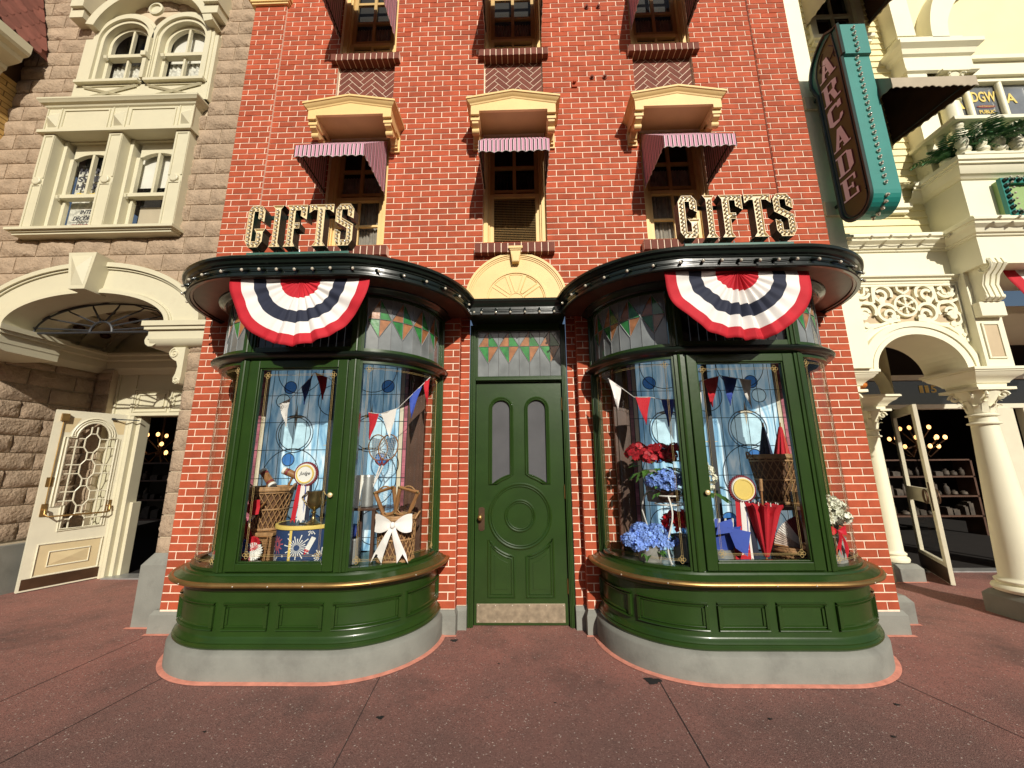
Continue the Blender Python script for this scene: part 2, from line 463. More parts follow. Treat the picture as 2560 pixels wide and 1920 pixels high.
    def build(s, name, mats, parent=None, smooth=0, bevel=0, merge=False):
        me = bpy.data.meshes.new(name)
        me.from_pydata([tuple(p) for p in s.v], [], s.f)
        if not isinstance(mats, (list, tuple)): mats = [mats]
        for m in mats: me.materials.append(M[m] if isinstance(m, str) else m)
        if len(mats) > 1: me.polygons.foreach_set('material_index', s.m)
        me.validate()
        bm = bmesh.new(); bm.from_mesh(me)
        if merge: bmesh.ops.remove_doubles(bm, verts=bm.verts, dist=.0002)
        bmesh.ops.recalc_face_normals(bm, faces=bm.faces)
        bm.to_mesh(me); bm.free()
        if smooth:
            me.polygons.foreach_set('use_smooth', [True] * len(me.polygons))
            me.set_sharp_from_angle(angle=radians(smooth))
        o = bpy.data.objects.new(name, me)
        COL.objects.link(o)
        if parent: o.parent = parent
        if bevel:
            b = o.modifiers.new("bevel", 'BEVEL'); b.width = bevel; b.segments = 2; b.limit_method = 'ANGLE'; b.angle_limit = radians(50)
        return o

def tag(o, label=None, cat=None, group=None, kind=None):
    if label: o['label'] = label
    if cat: o['category'] = cat
    if group: o['group'] = group
    if kind: o['kind'] = kind
    return o

def thing(name, label, cat, group=None, loc=(0, 0, 0)):
    o = bpy.data.objects.new(name, None)
    COL.objects.link(o)
    o.empty_display_size = .1
    return tag(o, label, cat, group)

def relabel(o, label): o['label'] = label; return o

def dup(root, off, label, rotz=0, keep=True):
    r = root.copy(); COL.objects.link(r)
    r.location = Vector(root.location) + Vector(off)
    r.rotation_euler.z = root.rotation_euler.z + rotz
    r['label'] = label
    for ch in root.children:
        c = ch.copy(); COL.objects.link(c); c.parent = r
        for g in ch.children:
            d = g.copy(); COL.objects.link(d); d.parent = c
    return r

def arc(cx, cz, rx, rz, a0, a1, n):
    return [(cx + rx * cos(a0 + (a1 - a0) * i / n), cz + rz * sin(a0 + (a1 - a0) * i / n)) for i in range(n + 1)]

def band(mb, outer, inner, y0, y1):
    """arched band between two equal-length (x,z) polylines"""
    k = len(outer)
    rings = [[(p[0], y0, p[1]) for p in inner], [(p[0], y0, p[1]) for p in outer], [(p[0], y1, p[1]) for p in outer], [(p[0], y1, p[1]) for p in inner], [(p[0], y0, p[1]) for p in inner]]
    mb.sweep(rings)
    for i in (0, k - 1):
        mb.quad((inner[i][0], y0, inner[i][1]), (outer[i][0], y0, outer[i][1]), (outer[i][0], y1, outer[i][1]), (inner[i][0], y1, inner[i][1]))

_txt = 0
def text(body, w, h, depth, material, tf, parent=None, name="lettering", shear=0.0, offset=0.0, solo=None):
    """lettering fitted into w x h, mapped by tf(u, d, v): u right, v up, d depth"""
    cu = bpy.data.curves.new("lettering_curve", 'FONT')
    cu.body = body; cu.size = 1; cu.extrude = 0.02; cu.shear = shear; cu.offset = offset; cu.resolution_u = 3
    cu.space_line = 0.95; cu.align_x = 'CENTER'
    to = bpy.data.objects.new("lettering_tmp", cu)
    COL.objects.link(to)
    dg = bpy.context.evaluated_depsgraph_get(); dg.update()
    me = bpy.data.meshes.new_from_object(to.evaluated_get(dg))
    xs = [v.co.x for v in me.vertices]; ys = [v.co.y for v in me.vertices]
    x0, x1, y0, y1 = min(xs), max(xs), min(ys), max(ys)
    for v in me.vertices:
        u = (v.co.x - x0) / (x1 - x0) * w; q = (v.co.y - y0) / (y1 - y0) * h
        d = (0.02 - v.co.z) / 0.04 * depth
        v.co = tf(u, d, q)
    me.materials.clear(); me.materials.append(M[material])
    bpy.data.objects.remove(to); bpy.data.curves.remove(cu)
    me.name = name
    o = bpy.data.objects.new(name, me); COL.objects.link(o)
    if parent: o.parent = parent
    return o

# ------------------------------------------------------------------ the setting
g = MB()
g.quad((-60, -40, 0), (60, -40, 0), (60, 40, 0), (-60, 40, 0))
tag(g.build("pavement", 'ground'), "dark red speckled pavement in front of the shops", "pavement", kind="structure")
j = MB()
def groove(x0, y0, x1, y1, w=.0026):
    d = Vector((x1 - x0, y1 - y0, 0)).normalized(); n = Vector((-d.y, d.x, 0)) * w
    a = Vector((x0, y0, .0035)); b = Vector((x1, y1, .0035))
    j.quad(a - n, b - n, b + n, a + n)
groove(-2.69, 3.2, -2.95, 1.2); groove(-1.07, 3.2, -.91, 1.2); groove(.972, 3.15, .915, 1.2); groove(-3.54, 2.7, -3.5, 3.85); groove(-3.54, 2.7, -3.75, 1.2)
groove(2.64, 3.25, 3.2, 1.2)
tag(j.build("pavement_joint", 'joint'), kind="structure")
s_ = MB()
for (x, y, r) in ((.925, 3.165, .052), (-.90, 2.74, .022), (-.62, 3.80, .03), (.2, 2.9, .008), (1.5, 2.75, .012), (-1.9, 2.6, .01), (2.1, 2.6, .012), (-.2, 3.4, .008), (2.4, 2.9, .015)):
    pts = [(x + r * (1 + .22 * sin(3 * t + x) + .10 * sin(7 * t + y)) * cos(t) * 1.1, y + r * (1 + .22 * sin(3 * t + x) + .10 * sin(7 * t + y)) * sin(t) * .8) for t in [2 * pi * i / 26 for i in range(26)]]
    s_.poly([(p[0], p[1], .004) for p in pts])
tag(s_.build("pavement_stain", 'gum'), kind="structure")

# ------------------------------------------------------------------ bay path helpers
CYB = 3.86; YW = 3.95; R0 = .685
def bp(B, s, r):
    w = B[1] - B[0]
    if s < 0:
        a = -s / R0
        if a <= pi / 2: return (B[0] - r * sin(a), CYB - r * cos(a))
        return (B[0] - r, CYB + (a - pi / 2) * R0)
    if s > w:
        a = (s - w) / R0
        if a <= pi / 2: return (B[1] + r * sin(a), CYB - r * cos(a))
        return (B[1] + r, CYB + (a - pi / 2) * R0)
    return (B[0] + s, CYB - r)
SQ = R0 * pi / 2; SEND = SQ + .09
def srange(B, s0, s1, step=.045):
    w = B[1] - B[0]
    cuts = [c for c in (-SQ, 0, w, w + SQ) if s0 < c < s1]
    pts = [s0] + cuts + [s1]; out = [s0]
    for a, b in zip(pts[:-1], pts[1:]):
        flat = (a >= 0 and b <= w) or a < -SQ - 1e-6 or b > w + SQ + 1e-6
        n = 1 if flat else max(1, int((b - a) / step + .5))
        out += [a + (b - a) * (i + 1) / n for i in range(n)]
    return out
def bsweep(mb, B, prof, s0=None, s1=None):
    w = B[1] - B[0]
    s0 = -SEND if s0 is None else s0; s1 = w + SEND if s1 is None else s1
    ss = srange(B, s0, s1)
    mb.sweep([[(*bp(B, s, r), z) for s in ss] for r, z in prof])
def bstrip(mb, B, s0, s1, r0, r1, z0, z1):
    ss = srange(B, s0, s1)
    prof = [(r1, z0), (r1, z1), (r0, z1), (r0, z0), (r1, z0)]
    mb.sweep([[(*bp(B, s, r), z) for s in ss] for r, z in prof])
    for s in (s0, s1): mb.poly([(*bp(B, s, r), z) for r, z in prof[:4]])

BL = (-2.31, -1.50); BR = (1.42, 2.26)

# ------------------------------------------------------------------ brick wall with real bricks
def intervals(x0, x1, holes):
    segs = [(x0, x1)]
    for a, b in holes:
        ns = []
        for p, q in segs:
            if b <= p or a >= q: ns.append((p, q)); continue
            if a > p: ns.append((p, a))
            if b < q: ns.append((b, q))
        segs = ns
    return [(p, q) for p, q in segs if q - p > .012]
BW = .213; MO = .0098
def courses():
    z = .203; out = []
    while z < 8.5:
        h = .0747 if z < 4.4 else .0788
        out.append((z, z + h)); z += h
    return out
COURSES = courses()
def lay_bricks(mb, u0, u1, z0, z1, holes, tf, phase=0.0, d=.0055):
    """holes: (u0,u1,z0,z1); tf(u, depth, z) with depth 0 = mortar plane, d outwards"""
    for i, (a, b) in enumerate(COURSES):
        if a < z0 - .02 or a > z1 - .02: continue
        hs = [(h[0], h[1]) for h in holes if h[2] < (a + b) / 2 < h[3]]
        off = phase + (BW / 2 if i % 2 else 0)
        for p, q in intervals(u0, u1, hs):
            k = math.floor((p - off) / BW)
            cuts = [p]
            while True:
                k += 1
                c = off + k * BW
                if c >= q - .03: break
                if c > p + .03: cuts.append(c)
            cuts.append(q)
            for e, f in zip(cuts[:-1], cuts[1:]):
                aa = a + MO / 2; bb = b - MO / 2
                if aa < z0: aa = z0
                e2 = e + (MO / 2 if e > p else 0.001); f2 = f - (MO / 2 if f < q else 0.001)
                jx = random.uniform(-.0012, .0012); jd = d + random.uniform(-.0015, .0012)
                c = .0025
                mb.add([tf(e2, 0, aa), tf(f2, 0, aa), tf(f2, 0, bb), tf(e2, 0, bb),
                        tf(e2, jd - c, aa + jx), tf(f2, jd - c, aa + jx), tf(f2, jd - c, bb + jx), tf(e2, jd - c, bb + jx),
                        tf(e2 + c, jd, aa + c + jx), tf(f2 - c, jd, aa + c + jx), tf(f2 - c, jd, bb - c + jx), tf(e2 + c, jd, bb - c + jx)],
                       [(0, 1, 5, 4), (1, 2, 6, 5), (2, 3, 7, 6), (3, 0, 4, 7), (4, 5, 9, 8), (5, 6, 10, 9), (6, 7, 11, 10), (7, 4, 8, 11), (8, 9, 10, 11)])

brick_shop = thing("brick_shop", "red brick shop with two green bow windows and a green door between them", "shop building")
WX0, WX1 = -3.465, 3.437
WINX = [(-2.28, -1.55), (-.41, .325), (1.46, 2.199)]
LOW = (3.985, 5.47); UPW = (6.66, 8.2); HERR = (5.5, 6.555)
holes = []
for a, b in WINX:
    holes += [(a, b, *LOW), (a, b, *UPW), (a, b, *HERR)]
DOORH = (-.648, .605, 0, 3.22)
MY = 3.958   # mortar plane
wall = MB()
# bricks: main field between the corner strips, then corner strips standing 2 cm proud
wall.mi = 1
tfm = lambda u, d, z: (u, MY - d, z)
tfp = lambda u, d, z: (u, MY - .022 - d, z)
hb = holes + [DOORH]
lay_bricks(wall, -3.04, 2.975, .2, 8.45, hb, tfm, phase=.03)
lay_bricks(wall, WX0, -3.04, .2, 7.53, [], tfp, phase=-3.39)
lay_bricks(wall, 2.975, WX1, .2, 8.45, [], tfp, phase=3.33)
# door reveals: return, inner face, second return
for sgn, xo, xi in ((-1, -.648, -.615), (1, .605, .562)):
    xe = -.552 if sgn < 0 else .505
    lay_bricks(wall, MY, 4.05, .2, 3.22, [], (lambda u, d, z, s=sgn, x=xo: (x - s * d * .9, u, z)), phase=.02)
    lay_bricks(wall, min(xo, xe), max(xo, xe), .2, 3.22, [], (lambda u, d, z: (u, 4.058 - d, z)), phase=xi - sgn * .10)
wall.mi = 0
# mortar backing with rectangular holes
xs = sorted(set([-3.04, 2.975, DOORH[0], DOORH[1]] + [v for w in WINX for v in w]))
zs = sorted(set([0, DOORH[3], 8.5, *LOW, *UPW, *HERR]))
for x0, x1 in zip(xs[:-1], xs[1:]):
    for z0, z1 in zip(zs[:-1], zs[1:]):
        cx, cz = (x0 + x1) / 2, (z0 + z1) / 2
        if any(h[0] < cx < h[1] and h[2] < cz < h[3] for h in hb): continue
        wall.quad((x0, MY, z0), (x1, MY, z0), (x1, MY, z1), (x0, MY, z1))
for a, b in WINX:
    for z0, z1, dd in ((*LOW, .16), (*UPW, .16), (*HERR, .05)):
        for x in (a, b): wall.quad((x, MY, z0), (x, MY + dd, z0), (x, MY + dd, z1), (x, MY, z1))
        for z in (z0, z1): wall.quad((a, MY, z), (b, MY, z), (b, MY + dd, z), (a, MY + dd, z))
for x0, x1 in ((WX0 + .003, -3.04), (2.975, WX1 - .003)):
    wall.box(x0, x1, MY - .022, 4.4, 0, 8.5)
for xo, xi in ((-.648, -.552), (.605, .505)):
    wall.quad((xo, MY, 0), (xo, 4.058, 0), (xo, 4.058, 3.22), (xo, MY, 3.22))
    wall.quad((xo, 4.058, 0), (xi, 4.058, 0), (xi, 4.058, 3.22), (xo, 4.058, 3.22))
wall.box(-3.04, 2.975, 4.5, 4.6, 3.5, 8.5)
wall.build("wall", ['mortar', 'brick'], brick_shop)
sky_lid = MB(); sky_lid.box(WX0, WX1, 3.96, 9, 8.501, 8.7); sky_lid.build("roof", 'dark', brick_shop)  # unseen slab added to keep sky light out of the hollow shop
# plinths
for x0, x1 in ((WX0 - .075, -3.0), (2.9, WX1 + .045)):
    pl = MB()
    pl.add([(x0, 3.915, 0), (x1, 3.915, 0), (x1, 3.915, .165), (x0, 3.915, .165), (x0 + .02, 3.943, .2), (x1 - .02, 3.943, .2), (x0, 4.1, 0), (x1, 4.1, 0), (x0, 4.1, .165), (x1, 4.1, .165), (x0 + .02, 4.1, .2), (x1 - .02, 4.1, .2)],
           [(0, 1, 2, 3), (3, 2, 5, 4), (0, 3, 8, 6), (3, 4, 10, 8), (1, 7, 9, 2), (2, 9, 11, 5), (4, 5, 11, 10)])
    pl.build("plinth", 'plinth', brick_shop)
for sgn, xo, xi, xb in ((-1, -.628, -.545, -.80), (1, .585, .50, .76)):
    pts = [(xb, 3.9), (xo, 3.9), (xo, 4.02), (xi, 4.02), (xi, 4.12), (xb, 4.12)]
    q = [(xb, 3.94), (xo + sgn * .018, 3.94), (xo + sgn * .018, 4.045), (xi + sgn * 0, 4.045), (xi, 4.12), (xb, 4.12)]
    n = 6
    vs = [(p[0], p[1], 0) for p in pts] + [(p[0], p[1], .165) for p in pts] + [(p[0], p[1], .202) for p in q]
    fs = [(i, (i + 1) % n, (i + 1) % n + n, i + n) for i in range(n)] + [(i + n, (i + 1) % n + n, (i + 1) % n + 2 * n, i + 2 * n) for i in range(n)] + [tuple(range(2 * n, 3 * n))]
    pl = MB(); pl.add(vs, fs); pl.build("plinth", 'plinth', brick_shop)
gr = MB()
def wedge(mb, pts, w=.035, h=.008):
    for (a, b) in zip(pts[:-1], pts[1:]):
        d = Vector((b[0] - a[0], b[1] - a[1], 0)).normalized(); n = Vector((d.y, -d.x, 0)) * w
        A = Vector((*a, 0)); Bv = Vector((*b, 0)); e = d * .012
        mb.add([A + Vector((0, 0, h)) - e, Bv + Vector((0, 0, h)) + e, Bv + n + e + Vector((0, 0, .0045)), A + n - e + Vector((0, 0, .0045))], [(0, 1, 2, 3)])
for p_, w_ in (([(-3.54, 3.914), (-2.95, 3.914)], .035), ([(2.95, 3.914), (3.49, 3.914)], .035), ([(-.74, 3.899), (-.628, 3.899)], .03), ([(.585, 3.899), (.72, 3.899)], .03)):
    gr = MB(); wedge(gr, p_, w_); gr.build("grout_edge", 'grout', brick_shop)
# capital of the left corner strip
cp = MB()
for (a, b, y, z0, z1) in ((-3.50, -3.015, 3.90, 7.535, 7.56), (-3.515, -3.0, 3.885, 7.562, 7.60), (-3.55, -2.985, 3.86, 7.602, 7.68), (-3.50, -3.02, 3.90, 7.682, 8.3)):
    cp.box(a, b, y, 4.1, z0, z1)
cp.build("capital", 'yellow', brick_shop, bevel=.006)
# bolts
for (x, z, r) in ((.923, 7.356, .022), (1.074, 7.354, .022), (.938, 6.239, .022), (1.097, 6.24, .022)):
    b = MB(); b.lathe([(r * 1.3, 0), (r * 1.3, -.006), (r * .7, -.008), (r * .7, -.03), (.001, -.034)], (x, 3.948, z), 10, axis='y'); b.build("wall_bolt", 'dkbrick', brick_shop, smooth=40)
b = MB(); b.box(.68, .75, 3.935, 3.95, 6.1, 6.2); b.lathe([(.02, 0), (.02, -.03), (.001, -.032)], (.715, 3.934, 6.16), 10, axis='y'); b.build("wall_bracket", 'brick', brick_shop)

# herringbone panels
def clip(poly, x0, x1, z0, z1):
    for ax, lim, sg in ((0, x0, 1), (0, x1, -1), (1, z0, 1), (1, z1, -1)):
        out = []
        for i in range(len(poly)):
            a, b = poly[i - 1], poly[i]
            da, db = (a[ax] - lim) * sg, (b[ax] - lim) * sg
            if (da >= 0) != (db >= 0):
                t = da / (da - db); out.append((a[0] + (b[0] - a[0]) * t, a[1] + (b[1] - a[1]) * t))
            if db >= 0: out.append(b)
        poly = out
        if len(poly) < 3: return []
    return poly
for (a, b) in WINX:
    hp = MB(); y = MY + .042
    hp.mi = 0; hp.quad((a, y, HERR[0]), (b, y, HERR[0]), (b, y, HERR[1]), (a, y, HERR[1]))
    hp.mi = 1
    L, Wd, gp = .21, .07, .0042
    cx = a + .03; cz = 5.3
    n = 12
    for p in range(-n, n):
        for q in range(-n, n):
            ox = p * Wd + q * L; oz = p * Wd - q * L
            for (rx, rz, rw, rh) in ((ox, oz, L, Wd), (ox - Wd + Wd, oz + Wd, Wd, L)):
                rect = [(rx + gp, rz + gp), (rx + rw - gp, rz + gp), (rx + rw - gp, rz + rh - gp), (rx + gp, rz + rh - gp)]
                rt = [(cx + (u - v) * .7071, 6.0 + (u + v) * .7071) for u, v in rect]
                c = clip(rt, a + .012, b - .012, HERR[0], HERR[1] - .004)
                if len(c) > 2: hp.prism(c, y - .003, y)
    hp.build("herringbone_panel", ['mortar', 'dkbrick'], brick_shop)

# windows of the brick front
def sill(parent, x0, x1, z0, z1, y0, n):
    s = MB(); s.mi = 0
    s.box(x0 + .003, x1 - .003, y0 + .006, MY + .14, z0 + .003, z1 - .004)
    s.mi = 1
    w = (x1 - x0) / n
    for i in range(n):
        g_ = .0045
        s.chbox(x0 + i * w + g_, x0 + (i + 1) * w - g_, y0 + random.uniform(-.002, .002), MY + .1, z0, z1, .004)
    return s.build("sill", ['mortar', 'dkbrick'], parent)
def brick_window(a, b, z0, z1, zmid, zmul, style):
    f = MB()
    yf = 4.04
    f.box(a + .002, a + .055, yf - .03, yf + .05, z0, z1); f.box(b - .055, b - .002, yf - .03, yf + .05, z0, z1)
    f.box(a + .057, a + .075, yf - .012, yf + .05, z0, z1); f.box(b - .075, b - .057, yf - .012, yf + .05, z0, z1)
    f.box(a + .055, b - .055, yf - .03, yf + .05, z1 - .06, z1 - .001)
    f.box(a + .03, b - .03, yf - .04, yf + .06, z0 + .001, z0 + .032)
    w = f.build("window", 'yellow', brick_shop, bevel=.004)
    x0, x1 = a + .076, b - .076; xm = (x0 + x1) / 2
    s = MB(); ys = yf + .012
    for (p, q) in ((x0, x0 + .045), (x1 - .045, x1)): s.box(p, q, ys, ys + .04, z0 + .034, zmid)
    s.box(x0 + .046, x1 - .046, ys, ys + .04, z0 + .034, z0 + .085); s.box(x0 + .046, x1 - .046, ys - .006, ys + .04, zmid - .05, zmid)
    if style != 'louvre':
        s.box(xm - .014, xm + .014, ys + .004, ys + .036, z0 + .086, zmid - .051)
        s.box(x0 + .046, xm - .015, ys + .006, ys + .034, zmul - .014, zmul + .014); s.box(xm + .015, x1 - .046, ys + .006, ys + .034, zmul - .014, zmul + .014)
    s.build("sash", 'yellow', w, bevel=.003)
    s = MB(); ys = yf + .035
    for (p, q) in ((x0, x0 + .05), (x1 - .05, x1)): s.box(p, q, ys, ys + .04, zmid + .002, z1 - .06)
    s.box(xm - .02, xm + .02, ys, ys + .036, zmid + .002, z1 - .06)
    zz = zmid + .06
    while zz < z1 - .1:
        s.box(x0 + .051, xm - .021, ys + .003, ys + .035, zz - .02, zz + .02); s.box(xm + .021, x1 - .051, ys + .003, ys + .035, zz - .02, zz + .02); zz += .33
    s.build("sash", 'yellowdk', w, bevel=.003)
    g_ = MB(); g_.quad((x0, yf + .05, z0), (x1, yf + .05, z0), (x1, yf + .05, z1), (x0, yf + .05, z1)); g_.build("pane", 'wavy', w)
    c = MB()
    if style == 'louvre':
        n = 26; h = (zmid - .05 - z0 - .09) / n
        for i in range(n):
            z = z0 + .088 + i * h
            c.add([(x0 + .046, ys - .015, z), (x1 - .046, ys - .015, z), (x1 - .046, ys + .02, z + h * .95), (x0 + .046, ys + .02, z + h * .95), (x0 + .046, ys - .012, z - .004), (x1 - .046, ys - .012, z - .004)], [(0, 1, 2, 3), (4, 5, 1, 0)])
        c.build("louvre", 'louvre', w)
        c = MB()
    n = 44
    pts = [(x0 + (x1 - x0) * i / n, yf + .085 + .012 * sin(i * 2.3)) for i in range(n + 1)]
    c.sweep([[(p[0], p[1], z0) for p in pts], [(p[0], p[1], zmid + .33) for p in pts]])
    c.build("curtain", 'curtain' if style != 'louvre' else 'dark', w, smooth=60)
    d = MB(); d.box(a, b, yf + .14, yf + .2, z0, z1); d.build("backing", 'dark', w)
    return w
for i, (a, b) in enumerate(WINX):
    w = brick_window(a, b, LOW[0], LOW[1], 4.70, 4.32, 'louvre' if i == 1 else 'curtain')
    sx = ((-2.375, -1.475), (-.493, .402), (1.38, 2.275))[i]
    sill(w, sx[0], sx[1], 3.835, 3.952, 3.868, 12)
    w = brick_window(a, b, UPW[0], UPW[1], 7.02, 6.9, 'dark')
    sill(w, sx[0] + .02, sx[1], 6.553, 6.655, 3.882, 12)

# pediments over the lower windows
def pediment(cx):
    p = MB(); hw = .478
    yf, yc = 3.62, 3.572
    # crown: swept along the two raking slopes, returned to the wall
    ze, za = 5.512, 5.60
    prof = [(0.0, 0.0), (.006, .004), (.012, .018), (.03, .03), (.04, .046), (.05, .05), (.05, .072), (0.0, .074)]
    def ring(x, y, nx, ny, z): return [(x + nx * o, y + ny * o, z + h) for o, h in prof]
    p.sweep([ring(cx - hw, MY, -1, 0, ze), ring(cx - hw, yf, -1, -1, ze), ring(cx, yf, 0, -1, za), ring(cx + hw, yf, 1, -1, ze), ring(cx + hw, MY, 1, 0, ze)])
    # roof sheet
    k = .05
    p.add([(cx - hw - k, MY, ze + .074), (cx - hw - k, yf - k, ze + .074), (cx, yf - k, za + .074), (cx, MY, za + .074), (cx + hw + k, yf - k, ze + .074), (cx + hw + k, MY, ze + .074)], [(0, 1, 2, 3), (3, 2, 4, 5)])
    # frieze board, with dropped ends
    hi = .385
    fr = [(cx - hw, 5.40), (cx - hi, 5.40), (cx - hi, 5.445), (cx + hi, 5.445), (cx + hi, 5.40), (cx + hw, 5.40), (cx + hw, ze), (cx, za), (cx - hw, ze)]
    p.prism(fr, yf, yf + .03)
    # side cheeks and soffit
    for s in (-1, 1):
        x0, x1 = sorted((cx + s * hw, cx + s * (hw - .03)))
        p.box(x0, x1, yf + .031, MY + .002, 5.40, ze)
        x0, x1 = sorted((cx + s * hi, cx + s * (hi + .02)))
        p.box(x0, x1, yf + .031, MY, 5.405, 5.47)
    ob = p.build("pediment", 'yellow', brick_shop, smooth=25)
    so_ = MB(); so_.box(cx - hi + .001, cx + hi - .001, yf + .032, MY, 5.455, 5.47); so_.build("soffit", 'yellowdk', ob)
    for s in (-1, 1):
        b = MB()
        x = cx + s * .432
        b.box(x - .05, x + .05, yf + .03, 3.80, 5.352, 5.399)
        b.box(x - .055, x + .055, MY - .03, MY + .004, 5.215, 5.42)
        b.box(x - .04, x + .04, MY - .06, MY - .031, 5.245, 5.262)
        # scrolled console
        pr = [(3.66, 5.35), (3.665, 5.325), (3.70, 5.312), (3.72, 5.30)] + [(3.745 + .032 * cos(t), 5.285 + .036 * sin(t)) for t in [pi * .75 + i * (pi * 1.1) / 8 for i in range(9)]] + [(3.80, 5.31), (3.84, 5.33), (3.865, 5.30), (3.88, 5.27), (3.905, 5.262), (MY, 5.262), (MY, 5.35)]
        b.prismx(pr, x - .036, x + .036)
        b.tube([(x - .04, 3.742, 5.283), (x + .04, 3.742, 5.283)], .034, 12)
        b.build("bracket", 'yellow', ob, smooth=40)
for cx in (-1.905, -.043, 1.80): pediment(cx)

# arched panel over the door
ap = MB(); acx, acz, ar = -.036, 3.286, .56
dd = lambda r, n=28: arc(acx, acz, r, r, 0, pi, n)
ap.prism(dd(ar - .06), 3.928, MY)                       # field
ap.prism([(acx - .56, 3.2), (acx + .56, 3.2), (acx + .56, acz), (acx - .56, acz)], 3.929, MY)
band(ap, dd(ar), dd(ar - .028), 3.905, 3.955); band(ap, dd(ar - .029), dd(ar - .045), 3.914, 3.955); band(ap, dd(ar - .046), dd(ar - .062), 3.921, 3.955)
band(ap, dd(.345), dd(.322), 3.917, 3.93)
apo = ap.build("arch_panel", 'yellow', brick_shop, smooth=30)
rv = MB()
for i in range(5):
    t0, t1 = pi * i / 5 + .07, pi * (i + 1) / 5 - .07
    o = arc(acx, acz, .305, .305, t0, t1, 8); n = arc(acx, acz, .10, .10, t0 + .12, t1 - .12, 8)
    loop = o + n[::-1]
    rv.tube([(p[0], 3.927, p[1]) for p in loop], .006, 5, closed=True)
rv.tube([(p[0], 3.927, p[1]) for p in arc(acx, acz, .085, .085, .1, pi - .1, 12)], .006, 5)
rv.build("fan_moulding", 'yellow', apo, smooth=60)
k = MB()
k.prism([(acx - .037, 3.715), (acx + .037, 3.715), (acx + .058, 3.85), (acx - .058, 3.85)], 3.862, 3.955)
k.prism([(acx - .030, 3.72), (acx + .030, 3.72), (acx + .042, 3.80), (acx - .042, 3.80)], 3.858, 3.8618)
k.box(acx - .064, acx + .064, 3.852, 3.955, 3.851, 3.866); k.box(acx - .078, acx + .078, 3.842, 3.955, 3.867, 3.895)
k.build("keystone", 'yellow', apo, bevel=.004)

# door between the bays
df = MB(); yd = 4.12
for a, b in ((-.55, -.487), (.447, .503)):
    df.box(a, b, 4.075, 4.2, 0.0, 3.06)
    m = (a + b) / 2
    df.box(a + .012, a + .026, 4.062, 4.074, 0, 3.05); df.box(b - .03, b - .014, 4.065, 4.074, 0, 3.05)
df.box(-.486, .446, 4.06, 4.2, 2.425, 2.455); df.box(-.486, .446, 4.075, 4.2, 2.4565, 2.472)
df.box(-.486, .446, 4.075, 4.2, 3.0, 3.09); df.box(-.486, .446, 4.085, 4.2, 2.412, 2.4235)
door = df.build("door", 'green', brick_shop, bevel=.004)
lf = MB(); LX0, LX1 = -.483, .443
# leaf face with two arched lights cut out: built as a grid polygon with holes via bmesh
def face_with_holes(outer, hls, y, name, material, parent, depth=.03):
    bm = bmesh.new(); es = []
    for loop in [outer] + hls:
        vs = [bm.verts.new((p[0], y, p[1])) for p in loop]
        for i in range(len(vs)): es.append(bm.edges.new((vs[i - 1], vs[i])))
    r = bmesh.ops.triangle_fill(bm, use_beauty=True, use_dissolve=False, edges=es)
    fs = list(bm.faces)
    ex = bmesh.ops.extrude_face_region(bm, geom=fs)
    bmesh.ops.translate(bm, vec=(0, depth, 0), verts=[v for v in ex['geom'] if isinstance(v, bmesh.types.BMVert)])
    bmesh.ops.recalc_face_normals(bm, faces=bm.faces)
    me = bpy.data.meshes.new(name); bm.to_mesh(me); bm.free()
    me.materials.append(M[material])
    o = bpy.data.objects.new(name, me); COL.objects.link(o); o.parent = parent
    return o
DCX, DCZ = -.022, 1.02
def light_loop(x0, x1, sgn):
    cx = (x0 + x1) / 2; r = (x1 - x0) / 2
    top = arc(cx, 2.12, r, r, 0, pi, 14)
    # lower end follows the big circle
    Rb = .425
    bot = [(x0 + (x1 - x0) * i / 6, DCZ + sqrt(max(Rb * Rb - (x0 + (x1 - x0) * i / 6 - DCX) ** 2, 0))) for i in range(7)]
    return top + bot
l1 = light_loop(-.31, -.118, -1); l2 = light_loop(.072, .264, 1)
face_with_holes([(LX0, .006), (LX1, .006), (LX1, 2.405), (LX0, 2.405)], [l1, l2], yd, "leaf", 'green', door)
dm = MB()
def grow(loop, d):
    cx = sum(p[0] for p in loop) / len(loop); out = []
    n = len(loop)
    for i in range(n):
        a = Vector(loop[i - 1]); b = Vector(loop[(i + 1) % n]); t = (b - a).normalized(); nn = Vector((t.y, -t.x))
        out.append((loop[i][0] + nn.x * d, loop[i][1] + nn.y * d))
    return out
for l in (l1, l2):
    for d_, y_, r_ in ((.006, yd - .004, .009), (.026, yd - .004, .012)):
        dm.tube([(p[0], y_, p[1]) for p in grow(l, d_)], r_, 6, closed=True)
circ = lambda r, n=40: [(DCX + r * cos(2 * pi * i / n), yd - .003, DCZ + r * sin(2 * pi * i / n)) for i in range(n)]
for r, t in ((.315, .014), (.292, .009), (.150, .012), (.130, .008)): dm.tube(circ(r), t, 6, closed=True)
for x0, x1, s in ((-.345, -.085, -1), (.035, .305, 1)):
    Rb = .395; ztop = lambda x, R=Rb: DCZ - sqrt(max(R * R - (x - DCX) ** 2, 0))
    for ins, t in ((0, .011), (.026, .008)):
        a, b = x0 + ins, x1 - ins
        loop = [(a, .255 + ins), (b, .255 + ins)] + [(b + (a - b) * i / 8, ztop(b + (a - b) * i / 8) - ins) for i in range(9)]
        dm.tube([(p[0], yd - .003, p[1]) for p in loop], t, 6, closed=True)
    a, b = x0 + .065, x1 - .065
    loop = [(a, .33), (b, .33)] + [(b + (a - b) * i / 8, ztop(b + (a - b) * i / 8) - .075) for i in range(9)]
    dm.prism(loop, yd - .008, yd - .0005)
dm.build("leaf_moulding", 'green', door, smooth=50)
for l in (l1, l2):
    pn = MB(); pn.poly([(p[0], yd + .018, p[1]) for p in l]); pn.build("pane", 'frost', door)
